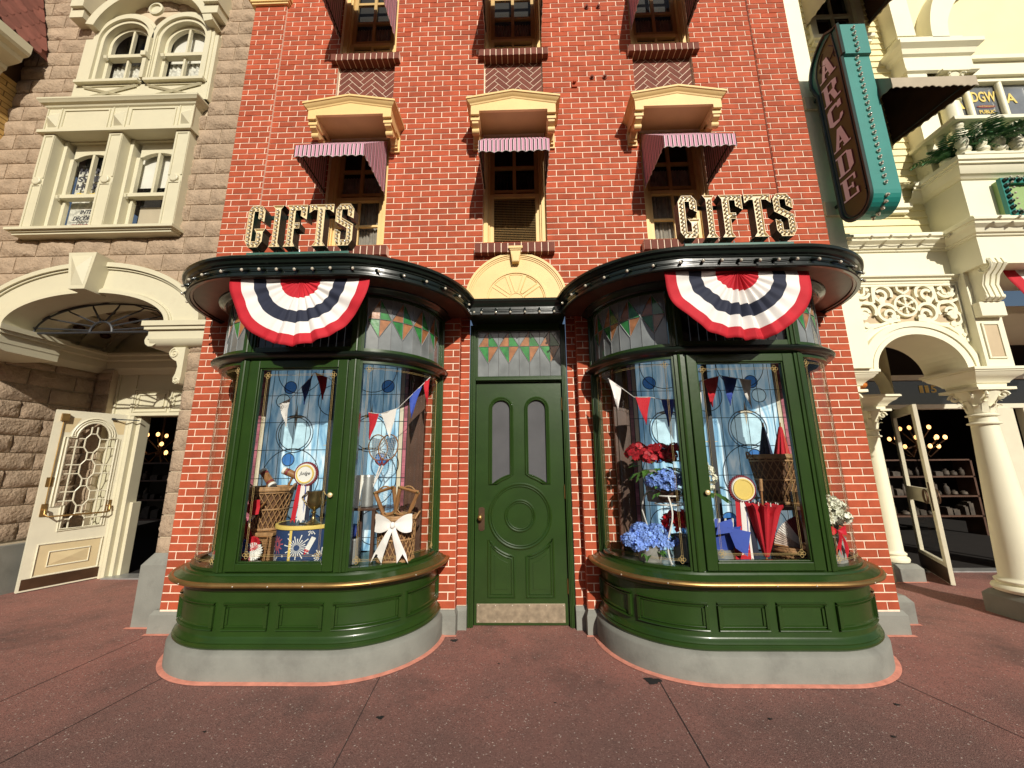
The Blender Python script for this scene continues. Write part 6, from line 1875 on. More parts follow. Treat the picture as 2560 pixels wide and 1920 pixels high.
GL = {
 'A': [[(.08, 0), (.22, 0), (.43, 1), (.29, 1)], [(.29, 1), (.47, 1), (.68, 0), (.48, 0)], [(.2, .28), (.55, .28), (.55, .38), (.2, .38)], [(0, 0), (.30, 0), (.30, .07), (0, .07)], [(.42, 0), (.74, 0), (.74, .07), (.42, .07)]],
 'R': [[(.08, 0), (.26, 0), (.26, 1), (.08, 1)], [(0, 0), (.34, 0), (.34, .07), (0, .07)], [(0, .93), (.5, .93), (.5, 1), (0, 1)], [(.47, .56), (.66, .62), (.66, .92), (.47, 1)], [(.2, .48), (.52, .48), (.58, .58), (.2, .58)], [(.33, .5), (.52, .5), (.62, .07), (.46, 0)], [(.46, 0), (.74, 0), (.74, .08), (.46, .08)]],
 'C': [[(.04, .14), (.22, .14), (.22, .86), (.04, .86)], [(.04, .86), (.22, .8), (.55, .90), (.46, 1), (.18, 1)], [(.04, .14), (.18, 0), (.48, 0), (.56, .10), (.22, .2)], [(.50, .68), (.66, .68), (.66, 1), (.56, 1), (.46, .92)], [(.46, .06), (.56, .06), (.66, .18), (.66, .32), (.56, .32)]],
 'D': [[(.08, 0), (.26, 0), (.26, 1), (.08, 1)], [(0, 0), (.5, 0), (.5, .08), (0, .08)], [(0, .92), (.5, .92), (.5, 1), (0, 1)], [(.46, 0), (.66, .16), (.66, .84), (.46, 1)]],
 'E': [[(.08, 0), (.26, 0), (.26, 1), (.08, 1)], [(0, 0), (.64, 0), (.64, .08), (0, .08)], [(0, .92), (.62, .92), (.62, 1), (0, 1)], [(.2, .46), (.46, .46), (.46, .55), (.2, .55)], [(.43, .38), (.50, .38), (.50, .63), (.43, .63)], [(.54, .72), (.62, .72), (.62, .97), (.54, .97)], [(.56, .03), (.64, .03), (.64, .30), (.56, .30)]]}
tops = (6.13, 5.80, 5.50, 5.19, 4.87, 4.565)
for ch, zt_ in zip("ARCADE", tops):
    for mt, off, lay in (('plum', .016, 0), ('lilac', 0, 1)):
        l = MB()
        for i, poly in enumerate(GL[ch]):
            x = HX0 - .003 - .0045 * lay - .0004 * i
            q = [(x, HYB - .062 - u / .74 * .225 - off, zt_ - .25 + v * .25 - off * .6) for u, v in poly]
            c_ = (HYB - .17, zt_ - .11)
            l.poly(q)
        lo_ = l.build("letter" if lay else "letter_shadow", mt, hs)
# scroll ornament above the letters
sc2 = MB()
for s in (-1, 1):
    cy_ = 3.69
    sc2.tube([(HX0 - .004, cy_ + s * (.03 + .02 * i / 3 + .05 * sin(i * .5)), 6.05 + .022 * i) for i in range(9)], .006, 4)
    sc2.tube([(HX0 - .004, cy_ + s * (.10 + .025 * (1 - i / 16) * cos(i * .6)), 6.04 + .05 * (1 - i / 16) * sin(i * .6)) for i in range(14)], .005, 4)
sc2.build("scroll_ornament", 'plum', hs)
for i in range(32):
    if i < 27: p = (HX0 + .15, HYF - .032 if i > 21 else HYF - .001, 4.32 + i * .0745); n_ = (0, -1, .25)
    else: t = pi + (i - 26) * .32; p = (HX0 + .15, (HYF + HYB) / 2 + (HYB - HYF) / 2 * cos(t), 4.25 + .19 * sin(t)); n_ = (0, cos(t), sin(t))
    nv = Vector(n_).normalized()
    b = MB(); b.tube([Vector(p), Vector(p) + nv * .012], .019, 10); bo = b.build("socket", 'screw', hs, smooth=40)
    b = MB(); b.ball(Vector(p) + nv * .024, .012, 8, 5); b.build("bulb", 'bulb', bo, smooth=60)
for z in (5.86, 4.40):
    b = MB(); b.tube([(HX0 + .06, HYB - .01, z), (HX0 + .06, 4.05, z)], .020, 8); b.build("mounting_rod", 'signgreen', hs, smooth=50)
    b = MB(); b.box(HX0 - .06, HX0 + .18, 4.02, 4.049, z - .10, z + .08); b.build("mounting_plate", 'cream', hs, bevel=.004)

# ferns on the balcony
def fern(c, n, L, label, seed):
    rnd = random.Random(seed)
    t = thing("fern", label, "plant", "ferns growing along the balcony")
    m = MB(); st = MB()
    for k in range(n):
        a = rnd.uniform(0, 2 * pi); el_ = rnd.uniform(.15, 1.15); ll = L * rnd.uniform(.6, 1.15)
        u = Vector((cos(a), sin(a), 0)); pts = []
        for i in range(15):
            f = i / 14; pts.append(Vector(c) + u * (ll * f * cos(el_ * (1 - .4 * f))) + Vector((0, 0, ll * f * sin(el_) - ll * .55 * f * f)))
        st.tube(pts, [.004 * (1 - .8 * i / 14) for i in range(15)], 4)
        for i in range(1, 14):
            f = i / 14; w = .085 * sin(pi * min(1, f * .9 + .12)) * (ll / .4)
            d = (pts[i + 1] - pts[i]).normalized(); side = d.cross(Vector((0, 0, 1)))
            if side.length < .01: side = Vector((1, 0, 0))
            side.normalize()
            for s in (-1, 1):
                tip = pts[i] + side * s * w + d * .022 + Vector((0, 0, -.012 + rnd.uniform(-.012, .012)))
                b0 = pts[i] - d * .006; b1 = pts[i] + d * .012; mid = (pts[i] + tip) / 2
                m.add([b0, mid - d * .012, tip, mid + d * .012, b1], [(0, 1, 2, 3, 4)])
    m.build("frond", 'fern', t); st.build("stem", 'leaf', t)
fern((5.02, 4.0, 4.98), 26, .42, "dark fern at the near corner of the cream balcony", 1)
fern((5.42, 3.90, 5.08), 34, .48, "dark fern between the first balusters of the cream balcony", 2)
fern((5.85, 3.90, 5.06), 34, .46, "dark fern at the right edge of the photo on the balcony", 5)

og = thing("orange_ornament", "orange rounded plush shape hanging in the porch beside the left column", "ornament")
b = MB(); b.ball((4.36, 4.98, 2.62), .115, 16, 10, sz=.95); b.build("upper_lobe", 'orange', og, smooth=60)
b = MB(); b.ball((4.33, 4.95, 2.49), .10, 16, 10, sz=.6); b.build("lower_lobe", 'orange', og, smooth=60)
b = MB(); b.tube([(4.36, 4.98, 2.72), (4.36, 4.98, 3.3)], .004, 5); b.build("cord", 'iron', og)

# ------------------------------------------------------------------ inside the bow windows
FZ = .735
def art_glass(x0, x1, y, z0, z1, label, mirror):
    t = thing("stained_glass_panel", label, "stained glass", "blue leaded glass panels behind the window displays")
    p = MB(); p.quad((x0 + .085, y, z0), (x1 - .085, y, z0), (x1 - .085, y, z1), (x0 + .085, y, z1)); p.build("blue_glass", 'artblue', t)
    p = MB(); p.quad((x0 + .04, y, z0), (x0 + .085, y, z0), (x0 + .085, y, z1), (x0 + .04, y, z1)); p.quad((x1 - .085, y, z0), (x1 - .04, y, z0), (x1 - .04, y, z1), (x1 - .085, y, z1)); p.build("cream_border", 'artcream', t)
    p = MB(); z = z0
    while z < z1:
        for a, b in ((x0, x0 + .04), (x1 - .04, x1)): p.quad((a, y, z), (b, y, z), (b, y, z + .078), (a, y, z + .078))
        z += .08
    p.build("rose_border", 'artpink', t)
    W = x1 - x0; fx = (lambda u: x1 - u * W) if mirror else (lambda u: x0 + u * W)
    big = [(.26, 1.86, .19), (.76, 1.86, .19), (.26, 1.42, .29), (.76, 1.42, .29), (.26, 2.52, .24), (.76, 2.52, .24), (.5, 1.10, .2), (.5, 2.2, .16), (.2, .95, .16), (.82, .95, .16)]
    pale = [(.26, 1.86, .165), (.76, 1.86, .165), (.30, 1.12, .085), (.62, 1.14, .09), (.16, 2.2, .07)]
    deep = [(.235, 1.60, .062), (.84, 1.60, .06), (.20, 2.34, .065), (.86, 2.34, .065), (.44, 1.0, .07), (.70, .92, .06)]
    c = MB()
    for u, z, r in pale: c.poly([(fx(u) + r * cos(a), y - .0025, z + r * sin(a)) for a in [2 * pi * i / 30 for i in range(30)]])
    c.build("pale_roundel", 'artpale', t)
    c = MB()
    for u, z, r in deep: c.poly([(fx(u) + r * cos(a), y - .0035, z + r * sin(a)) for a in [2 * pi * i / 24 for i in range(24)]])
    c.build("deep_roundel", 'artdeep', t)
    c = MB()
    for u, z, r in ((.26, 2.03, .10), (.76, 2.03, .10), (.50, 1.74, .06), (.5, 2.45, .07), (.26, 1.20, .07), (.76, 1.20, .07)):
        c.poly([(fx(u) + (r if i % 2 == 0 else r * .2) * (1.25 if i % 4 == 2 else 1) * sin(pi * i / 4) , y - .0045, z + (r if i % 2 == 0 else r * .2) * (1.35 if i % 4 == 0 else 1) * cos(pi * i / 4)) for i in range(8)])
    c.build("star", 'artcream', t)
    l = MB()
    for u, z, r in big + pale + deep: l.tube([(fx(u) + r * cos(a), y - .006, z + r * sin(a)) for a in [2 * pi * i / 30 for i in range(30)]], .0038, 4, closed=True)
    for i in range(1, 12): l.tube([(x0 + W * i / 12, y - .004, z0), (x0 + W * i / 12, y - .004, z1)], .0028, 4)
    z = z0 + .12
    while z < z1: l.tube([(x0, y - .004, z), (x1, y - .004, z)], .0028, 4); z += .28
    for x in (x0, x0 + .04, x0 + .085, x1 - .085, x1 - .04, x1): l.tube([(x, y - .004, z0), (x, y - .004, z1)], .0035, 4)
    l.build("lead_line", 'dklead', t)
    b = MB(); b.box((x0 + x1) / 2 - .022, (x0 + x1) / 2 + .022, y - .04, y - .008, z0, z1); b.build("mullion", 'iron', t)
    b = MB(); b.box(x0 - .01, x1 + .01, y + .004, y + .02, z0, z1); b.build("back_board", 'brown', t)
    return t
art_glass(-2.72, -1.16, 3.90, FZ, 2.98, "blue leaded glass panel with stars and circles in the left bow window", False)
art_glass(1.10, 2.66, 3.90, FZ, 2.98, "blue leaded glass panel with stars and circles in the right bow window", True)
for x0, x1, side in ((-1.145, -.98, "right"), (.93, 1.085, "left")):
    b = MB(); b.box(x0, x1, 3.86, 3.93, FZ, 3.0); b.box(x0 + .03, x1 - .03, 3.85, 3.8595, FZ, 3.0)
    tag(b.build("timber_board", 'brown', None, bevel=.004), f"dark brown upright board at the {side} end of the blue glass panel", "board")

# strings of pennants
def pennant(parent, a, b, h, m, seed, lean=0):
    rnd = random.Random(seed); p = MB()
    a = Vector(a); b = Vector(b); tip = (a + b) / 2 + Vector((lean, rnd.uniform(-.02, .02), -h))
    g_ = []
    for i in range(6):
        f = i / 5
        g_.append([(a + (b - a) * (.5 + (s / 3 - .5) * (1 - f))).lerp(tip, f) * 1 + Vector((0, .010 * sin(s * 2 + i + seed), 0)) for s in range(4)] if False else [((a.lerp(b, s / 3)).lerp(tip, f)) + Vector((0, .010 * sin(s * 2.1 + i * 1.3 + seed), 0)) for s in range(4)])
    p.sweep(g_)
    return p.build("flag", m, parent, smooth=60)
def pennant_string(pts, cols, hgt, label, seed):
    t = thing("pennant_string", label, "pennant string", "pennant strings across the window displays")
    w = MB(); w.tube(pts, .003, 4); w.build("cord", 'clothwhite', t)
    for i, (a, b) in enumerate(zip(pts[:-1], pts[1:])):
        c = cols[i % len(cols)]
        if c:
            A = Vector(a).lerp(Vector(b), .06); Bv = Vector(a).lerp(Vector(b), .94)
            pennant(t, A, Bv, hgt, c, seed + i, lean=.03 * sin(seed + i * 2))
    return t
pennant_string([(-2.34, 3.62, 2.12), (-2.20, 3.58, 2.17), (-2.10, 3.56, 2.27), (-1.98, 3.56, 2.42), (-1.84, 3.56, 2.36), (-1.70, 3.56, 2.25), (-1.55, 3.54, 2.15)], ['clothwhite', None, 'blue', 'red', None, 'blue'], .24, "string of blue, red and white pennants behind the left display door", 2)
pennant_string([(-1.42, 3.52, 2.02), (-1.30, 3.50, 2.0), (-1.13, 3.48, 2.05), (-1.03, 3.46, 2.14), (-.90, 3.46, 2.27), (-.84, 3.48, 2.34)], ['red', 'clothwhite', None, 'blue', 'red'], .25, "string of red, white and blue pennants behind the right curved pane of the left window", 5)
pennant_string([(.80, 3.46, 2.30), (.92, 3.44, 2.20), (1.02, 3.44, 2.12), (1.18, 3.46, 2.12), (1.26, 3.46, 2.10), (1.42, 3.48, 2.10)], ['clothwhite', None, 'red', None, 'blue'], .25, "string of white, red and blue pennants behind the left curved pane of the right window", 9)
pennant_string([(1.52, 3.52, 2.17), (1.68, 3.52, 2.28), (1.86, 3.54, 2.33), (2.02, 3.54, 2.30), (2.14, 3.54, 2.28)], ['clothwhite', 'red', 'blue', 'clothwhite'], .27, "string of pennants high up behind the right display door", 14)

# baskets
def wicker_basket(c, r0, r1, h, label, m='wicker', handles=True, group="wicker baskets in the window displays", n=22, solid=False):
    t = thing("wicker_basket", label, "basket", group)
    w = MB(); K = 9
    for s in (-1, 1):
        for i in range(n):
            a0 = 2 * pi * i / n
            w.tube([(c[0] + (r0 + (r1 - r0) * k / K) * cos(a0 + s * 1.1 * k / K), c[1] + (r0 + (r1 - r0) * k / K) * sin(a0 + s * 1.1 * k / K), c[2] + h * k / K) for k in range(K + 1)], .0042, 4)
    w.build("lattice", m, t, smooth=60)
    b = MB()
    for z, rr, tk in ((.012, r0 + .004, .013), (h * .5, (r0 + r1) / 2, .008), (h * .9, r0 + (r1 - r0) * .9, .008), (h - .012, r1 + .004, .014), (h + .006, r1, .012)):
        b.tube([(c[0] + rr * cos(2 * pi * i / 28), c[1] + rr * sin(2 * pi * i / 28), c[2] + z + .002 * (i % 2)) for i in range(28)], tk, 6, closed=True)
    b.build("rim", m, t, smooth=60)
    l = MB(); l.lathe([(.001, .008), (r0 - .012, .008), (r1 - .012, h * .96)], c, 24); l.build("inner_skin", 'wickerdk', t, smooth=50)
    if handles:
        for s in (-1, 1):
            hd = MB(); hd.tube([(c[0] + s * (r1 + .006 + .03 * sin(pi * i / 8)), c[1] - .05 + .10 * i / 8, c[2] + h - .02 + .06 * sin(pi * i / 8)) for i in range(9)], .007, 6); hd.build("handle", m, t, smooth=60)
    return t
wicker_basket((-2.31, 3.62, .98), .125, .185, .36, "tall wicker basket holding mallets at the left of the left window display")
t = thing("wicker_hamper", "low square wicker hamper under the mallet basket", "hamper")
b = MB(); b.box(-2.50, -2.16, 3.46, 3.80, FZ, .945); b.build("body", 'wickerdk', t, bevel=.008)
b = MB()
for i in range(16):
    z = FZ + .01 + i * .013
    b.tube([(-2.502, 3.457, z), (-2.33, 3.454, z + .002 * (i % 2)), (-2.158, 3.457, z)], .005, 5)
for i in range(12): b.tube([(-2.49 + i * .029, 3.452, FZ), (-2.49 + i * .029, 3.452, .945)], .004, 4)
b.build("weave", 'wicker', t, smooth=60)
b = MB(); b.box(-2.51, -2.15, 3.45, 3.81, .946, .975); b.build("lid", 'wicker', t, bevel=.006)
def mallet(c, d, label, stick):
    t = thing("croquet_mallet", label, "mallet", "croquet mallets in the left window")
    d = Vector(d).normalized(); c = Vector(c)
    b = MB(); b.tube([c - d * .075, c + d * .075], .032, 14); b.build("head", 'wood', t, smooth=50)
    for s in (-1, 1):
        b = MB(); b.tube([c + d * s * .0755, c + d * s * .098], .034, 14); b.build("end_cap", 'paper', t, smooth=50)
        b = MB(); b.tube([c + d * s * .045, c + d * s * .062], .0335, 14); b.build("painted_band", 'redtext', t, smooth=50)
    b = MB(); b.tube([c - Vector((0, 0, .01)), Vector(stick)], .010, 8); b.build("shaft", 'wood', t, smooth=60)
mallet((-2.30, 3.53, 1.43), (.62, -.2, -.62), "croquet mallet with white end caps leaning down out of the tall basket", (-2.34, 3.62, 1.0))
mallet((-2.11, 3.60, 1.46), (.80, .1, -.36), "croquet mallet pointing up to the left, right of the first mallet", (-2.30, 3.64, 1.05))
t = thing("croquet_stake", "short painted stake with white and blue bands leaning at the far left", "stake")
a = Vector((-2.43, 3.44, .985)); d = Vector((.52, 0, .68)).normalized()
for i, m_ in enumerate(('blue', 'red', 'paper', 'blue', 'paper')):
    b = MB(); b.tube([a + d * (.035 * i), a + d * (.035 * (i + 1) - .001)], .013, 10); b.build("band", m_, t, smooth=50)
b = MB(); b.tube([a + d * .175, a + d * .31], .008, 8); b.build("shaft", 'wood', t)
def bow(c, s, m, label, tails, lean=0, grp="ribbon bows on the displays"):
    t = thing("ribbon_bow", label, "bow", grp)
    b = MB()
    for sg in (-1, 1):
        g_ = []
        for i in range(9):
            f = i / 8; x = c[0] + sg * s * (.06 + .94 * f); hh = s * (.12 + .36 * sin(pi * min(1, f * .62)))
            g_.append([(x, c[1] - s * (.10 * sin(pi * f) + .05 * sin(k * 1.9 + f)), c[2] + hh * (k / 4 - .5) * 2 + s * .12 * f) for k in range(5)])
        b.sweep(g_)
    b.build("loop", m, t, smooth=60)
    b = MB(); b.ball((c[0], c[1] - .02 * s / .12, c[2]), s * .15, 10, 6, sz=1.2); b.build("knot", m, t, smooth=60)
    for sg, dx, L in tails:
        b = MB(); g_ = []
        for i in range(8):
            f = i / 7; w = s * (.10 + .20 * f)
            x = c[0] + dx * f; z = c[2] - L * f
            g_.append([(x - w, c[1] - .015 - .012 * sin(5 * f), z - (.0 if i < 7 else .03)), (x, c[1] - .024 - .012 * sin(5 * f), z + (.0 if i < 7 else .045)), (x + w, c[1] - .015 - .012 * sin(5 * f), z - (.0 if i < 7 else .03))])
        b.sweep(g_); b.build("tail", m, t, smooth=60)
    return t
bow((-2.395, 3.41, 1.18), .13, 'red', "big red bow on the tall mallet basket", [(-1, -.07, .34), (1, .10, .30)])
t = thing("cockade_frame", "small frame with red, white and blue pleated cockades on the hamper front", "cockades")
b = MB(); L_ = [(-2.40, 3.40, FZ + .01), (-2.18, 3.40, FZ + .01), (-2.17, 3.42, .95), (-2.39, 3.42, .95)]; b.tube(L_, .007, 6, closed=True); b.build("frame", 'wood', t)
for (x, z, r, m_) in ((-2.355, .86, .075, 'blue'), (-2.26, .84, .075, 'paper'), (-2.27, .90, .06, 'red'), (-2.33, .775, .06, 'red')):
    b = MB(); pts = []
    for k, (rr, yy) in enumerate(((1, 0), (.92, -.012), (.35, -.006), (.02, -.01))): pts.append([(x + r * rr * (1 + (.06 if j % 2 else -.04) * (rr > .3)) * cos(2 * pi * j / 44), 3.385 + yy + (.008 if j % 2 else -.004) * rr, z + r * rr * (1 + (.06 if j % 2 else -.04) * (rr > .3)) * sin(2 * pi * j / 44)) for j in range(44)])
    b.sweep(pts, closed=True); b.build("cockade", m_, t)
# drum stand with firework paper
dc = (-1.875, 3.55); drr = .262
t = thing("drum_stand", "round navy drum stand printed with fireworks, gold rims, in the left window", "display drum")
b = MB(); b.lathe([(drr, 0), (drr, .30), (.001, .30)], (dc[0], dc[1], FZ), 48); b.build("shell", 'drum', t, smooth=50)
b = MB(); b.lathe([(drr - .004, .287), (drr + .012, .289), (drr + .014, .30), (drr + .012, .318), (drr - .006, .320), (drr - .012, .312)], (dc[0], dc[1], FZ), 48); b.build("top_rim", 'goldtext', t, smooth=40)
b = MB(); b.lathe([(drr - .011, .306), (drr - .011, .3185), (.001, .3185)], (dc[0], dc[1], FZ), 40); b.build("drum_top", 'black', t, smooth=40)
def on_drum(a, z, e=.002): return (dc[0] + (drr + e) * sin(a), dc[1] - (drr + e) * cos(a), z)
def stroke(mb, a0, z0, a1, z1, w0, w1):
    k = 3; L = Vector(((a1 - a0) * drr, z1 - z0)); n_ = Vector((-L.y, L.x)).normalized()
    A = []; Bq = []
    for i in range(k + 1):
        f = i / k; w = w0 + (w1 - w0) * f
        A.append(on_drum(a0 + (a1 - a0) * f + n_.x * w / drr, z0 + (z1 - z0) * f + n_.y * w)); Bq.append(on_drum(a0 + (a1 - a0) * f - n_.x * w / drr, z0 + (z1 - z0) * f - n_.y * w))
    mb.sweep([A, Bq])
rnd = random.Random(5)
wp = MB(); rp = MB(); gp_ = MB()
for (a, z, R_b, n_, mm) in ((.13, .885, .105, 22, wp), (-.62, .905, .075, 22, rp), (-.72, .76, .07, 16, wp), (.85, .80, .08, 18, wp), (.52, 1.02, .05, 12, wp), (-.98, .84, .05, 12, wp), (1.15, .93, .06, 16, rp)):
    for i in range(n_):
        q = 2 * pi * i / n_ + .1; r1_ = R_b * (.62 if i % 2 else .95) * rnd.uniform(.9, 1.1); r0_ = R_b * .22
        z0_, z1_ = z + r0_ * sin(q), z + r1_ * sin(q)
        if max(z0_, z1_) > 1.015 or min(z0_, z1_) < FZ + .01: continue
        stroke(mm, a + r0_ * cos(q) / drr, z0_, a + r1_ * cos(q) / drr, z1_, .0016, .0042)
for (a, z, r) in ((-.33, .82, .012), (.33, .765, .018), (.05, .75, .013), (-.15, .99, .010), (.62, .95, .010)):
    pts = [on_drum(a + r * (1 if i % 2 == 0 else .42) * sin(pi * i / 5) / drr, z + r * (1 if i % 2 == 0 else .42) * cos(pi * i / 5)) for i in range(10)]; wp.poly(pts)
wp.build("white_print", 'paper', t); rp.build("pink_print", mat("coral_print", (.55, .12, .15), .6), t)
stroke(gp_, -.085, 1.02, -.085, FZ + .005, .011, .011)
gp_.build("gold_braid", 'goldtext', t)
rk = MB(); stroke(rk, .42, .86, .60, .96, .018, .018); rk.build("rocket_print", 'paper', t)
rk = MB(); stroke(rk, .36, .83, .43, .868, .002, .019); rk.build("rocket_nose", 'red', t)
# trophy
t = thing("trophy_cup", "old brass two-handled trophy cup standing on the drum", "trophy")
b = MB(); b.lathe([(.06, 0), (.062, .008), (.045, .016), (.022, .035), (.014, .06), (.013, .085), (.022, .095), (.013, .105), (.018, .118), (.045, .135), (.060, .16), (.062, .19), (.060, .24), (.066, .265), (.062, .262), (.056, .235), (.05, .16), (.001, .14)], (-1.765, 3.37, FZ + .323), 28); b.build("cup", 'trophy', t, smooth=50)
for s in (-1, 1):
    b = MB(); b.tube([(-1.765 + s * (.058 + .048 * sin(pi * i / 12) ** .7 + .008 * cos(i)), 3.37, FZ + .323 + .155 + .115 * i / 12) for i in range(13)], .0055, 6); b.build("handle", 'trophy', t, smooth=60)
# judge rosette on its ribbons
def rosette(c, r, label, face, zb, txt):
    t = thing("rosette", label, "rosette", "award rosettes in the displays")
    b = MB(); N = 72; rows = []
    for rr, yy in ((1.0, .0), (.97, -.015), (.80, -.018), (.78, -.012)): rows.append([(c[0] + r * rr * (1 + (.028 if j % 2 else -.02) * (rr > .85)) * cos(2 * pi * j / N), c[1] + yy + (.006 if j % 2 else -.003) * (rr > .85), c[2] + r * rr * (1 + (.028 if j % 2 else -.02) * (rr > .85)) * sin(2 * pi * j / N)) for j in range(N)])
    b.sweep(rows, closed=True); b.build("ruffle", 'redtext', t)
    b = MB(); b.lathe([(r * .86, -.017), (r * .82, -.026), (r * .74, -.024)], c, 40, axis='y'); b.build("white_ring", 'paper', t, smooth=40)
    b = MB(); b.lathe([(r * .76, -.02), (r * .74, -.034), (r * .64, -.034), (r * .62, -.028)], c, 40, axis='y'); b.build("gold_ring", 'goldtext', t, smooth=40)
    b = MB(); b.lathe([(r * .64, -.029), (.001, -.029)], c, 40, axis='y'); b.build("face", face, t)
    if txt: text(txt, r * .92, r * .36, .002, 'darktext', lambda u, d, v: (c[0] - r * .46 + u, c[1] - .0325 + d, c[2] - r * .14 + v), t, "rosette_lettering", shear=.35)
    for i, (x0, x1, m_) in enumerate(((-.40, -.75, 'red'), (-.10, -.28, 'clothwhite'), (.10, .02, 'blue'), (.18, .12, 'clothwhite'), (.40, .42, 'navy'))):
        b = MB(); g_ = []; w = r * (.19 if m_ != 'blue' else .04)
        for k in range(7):
            f = k / 6; x = c[0] + r * (x0 + (x1 - x0) * f); z = c[2] - r * .7 + (zb + .004 - c[2] + r * .7) * f
            nz = .03 if k == 6 else 0
            g_.append([(x - w, c[1] - .004 - .008 * sin(3 * f + i) - i * .001, z), (x, c[1] - .008 - .008 * sin(3 * f + i) - i * .001, z + nz), (x + w, c[1] - .004 - .008 * sin(3 * f + i) - i * .001, z)])
        b.sweep(g_); b.build("ribbon_tail", m_, t, smooth=60)
    b = MB(); b.tube([(c[0], c[1] + .02, c[2] + r * .3), (c[0], c[1] + .05, zb)], .005, 6); b.lathe([(.05, 0), (.05, .006), (.001, .008)], (c[0], c[1] + .05, zb), 16); b.build("stand", 'trophy', t)
    return t
rosette((-1.877, 3.40, 1.468), .105, "maroon Judge rosette with red and white ribbons standing on the drum", 'paper', FZ + .323, "Judge")
# rackets, churn, side table, press basket
def racket(c, ang, label, foot):
    t = thing("badminton_racket", label, "racket", "badminton rackets in the left window")
    d = Vector((sin(ang), 0, cos(ang))); n_ = Vector((cos(ang), 0, -sin(ang))); c = Vector(c)
    b = MB(); b.tube([c + n_ * (.088 * cos(q)) + d * (.118 * sin(q)) for q in [2 * pi * i / 32 for i in range(32)]], .006, 6, closed=True); b.build("hoop", 'wood', t, smooth=60)
    b = MB()
    for i in range(-5, 6):
        u = i * .015; L = .118 * sqrt(max(0, 1 - (u / .088) ** 2)); b.tube([c + n_ * u - d * L, c + n_ * u + d * L], .0009, 3)
        v = i * .02; L = .088 * sqrt(max(0, 1 - (v / .118) ** 2)); b.tube([c + d * v - n_ * L, c + d * v + n_ * L], .0009, 3)
    b.build("strings", 'paper', t)
    b = MB(); 
    for s in (-1, 1): b.tube([c - d * .105 + n_ * s * .04, c - d * .17], .007, 6)
    b.build("throat", 'redtext', t)
    b = MB(); b.tube([c - d * .17, Vector(foot)], .007, 6); b.build("shaft", 'clothwhite', t)
racket((-1.335, 3.60, 1.70), -.16, "left one of two crossed badminton rackets", (-1.40, 3.62, 1.25))
racket((-1.235, 3.585, 1.70), .22, "right one of two crossed badminton rackets", (-1.405, 3.60, 1.25))
t = thing("tin_churn", "ribbed galvanised tin churn on the dark side table", "churn")
b = MB(); b.lathe([(.001, .004), (.052, .004)] + [(.052 - .004 * (i / 22) + (.003 if i % 2 else 0), .01 + .26 * i / 22) for i in range(23)] + [(.046, .28), (.040, .277)], (-1.405, 3.60, 1.172), 24); b.build("body", 'tin', t, smooth=50)
t = thing("side_table", "small dark wooden side table in the left window", "table")
b = MB(); b.box(-1.52, -1.28, 3.48, 3.74, 1.148, 1.170); b.build("top", 'brown', t, bevel=.004)
for x in (-1.50, -1.30):
    for y in (3.50, 3.72): b = MB(); b.box(x - .014, x + .014, y - .014, y + .014, FZ, 1.147); b.build("leg", 'brown', t)
t = thing("score_card", "white card leaning on the tin churn", "card")
b = MB(); b.add([(-1.52, 3.50, 1.172), (-1.455, 3.52, 1.172), (-1.435, 3.58, 1.45), (-1.50, 3.56, 1.45)], [(0, 1, 2, 3)]); o_ = b.build("sheet", 'paper', t); md_ = o_.modifiers.new("solid", 'SOLIDIFY'); md_.thickness = .004
t = thing("tin_pail", "ribbed tin pail with a blue cloth under the side table", "pail")
b = MB(); b.lathe([(.001, .004), (.060, .004)] + [(.060 + (.003 if i % 2 else 0), .01 + .19 * i / 14) for i in range(15)] + [(.056, .203)], (-1.44, 3.42, FZ), 22); b.build("body", 'tin', t, smooth=50)
b = MB(); b.ball((-1.46, 3.42, FZ + .25), .055, 12, 8, sz=1.2); b.build("cloth", 'blue', t, smooth=60)
wicker_basket((-1.105, 3.54, FZ + .002), .15, .165, .36, "wicker basket with racket presses and a white bow in the left window", 'wicker')
def press(c, tilt, label):
    t = thing("racket_press", label, "racket press", "wooden racket presses in the basket")
    c = Vector(c); d = Vector((sin(tilt), 0, cos(tilt))); n_ = Vector((cos(tilt), 0, -sin(tilt)))
    q = [c - n_ * .055 - d * .02, c + n_ * .055 - d * .02, c + n_ * .085 + d * .20, c - n_ * .085 + d * .20]
    b = MB()
    for p_, r_ in zip(q, q[1:] + q[:1]):
        for yy in (-.016, .016): b.tube([p_ + Vector((0, yy, 0)), r_ + Vector((0, yy, 0))], .013, 4)
    b.build("frame", 'wood', t)
    b = MB()
    for p_ in q: b.lathe([(.011, -.03), (.001, -.036)], p_, 10, axis='y')
    b.build("bolt", 'trophy', t)
    b = MB(); e = c + d * .11; b.tube([e + n_ * (.085 * cos(k)) + d * (.12 * sin(k)) for k in [2 * pi * i / 28 for i in range(28)]], .007, 6, closed=True); b.build("racket_hoop", 'wicker', t, smooth=60)
    b = MB()
    for i in range(-6, 7): u = i * .0125; L = .12 * sqrt(max(0, 1 - (u / .085) ** 2)); b.tube([e + n_ * u - d * L, e + n_ * u + d * L], .0009, 3)
    for i in range(-8, 9): v = i * .0135; L = .085 * sqrt(max(0, 1 - (v / .12) ** 2)); b.tube([e + d * v - n_ * L, e + d * v + n_ * L], .0009, 3)
    b.build("strings", 'wickerdk', t)
press((-1.17, 3.53, 1.13), -.30, "left wooden racket press in the basket")
press((-1.05, 3.50, 1.13), .26, "right wooden racket press in the basket")
bow((-1.075, 3.355, 1.05), .155, 'clothwhite', "big white bow with long tails on the press basket", [(-1, -.13, .27), (1, .09, .27)])
t = thing("glass_dish", "patterned dish at the far left end of the left window", "dish")
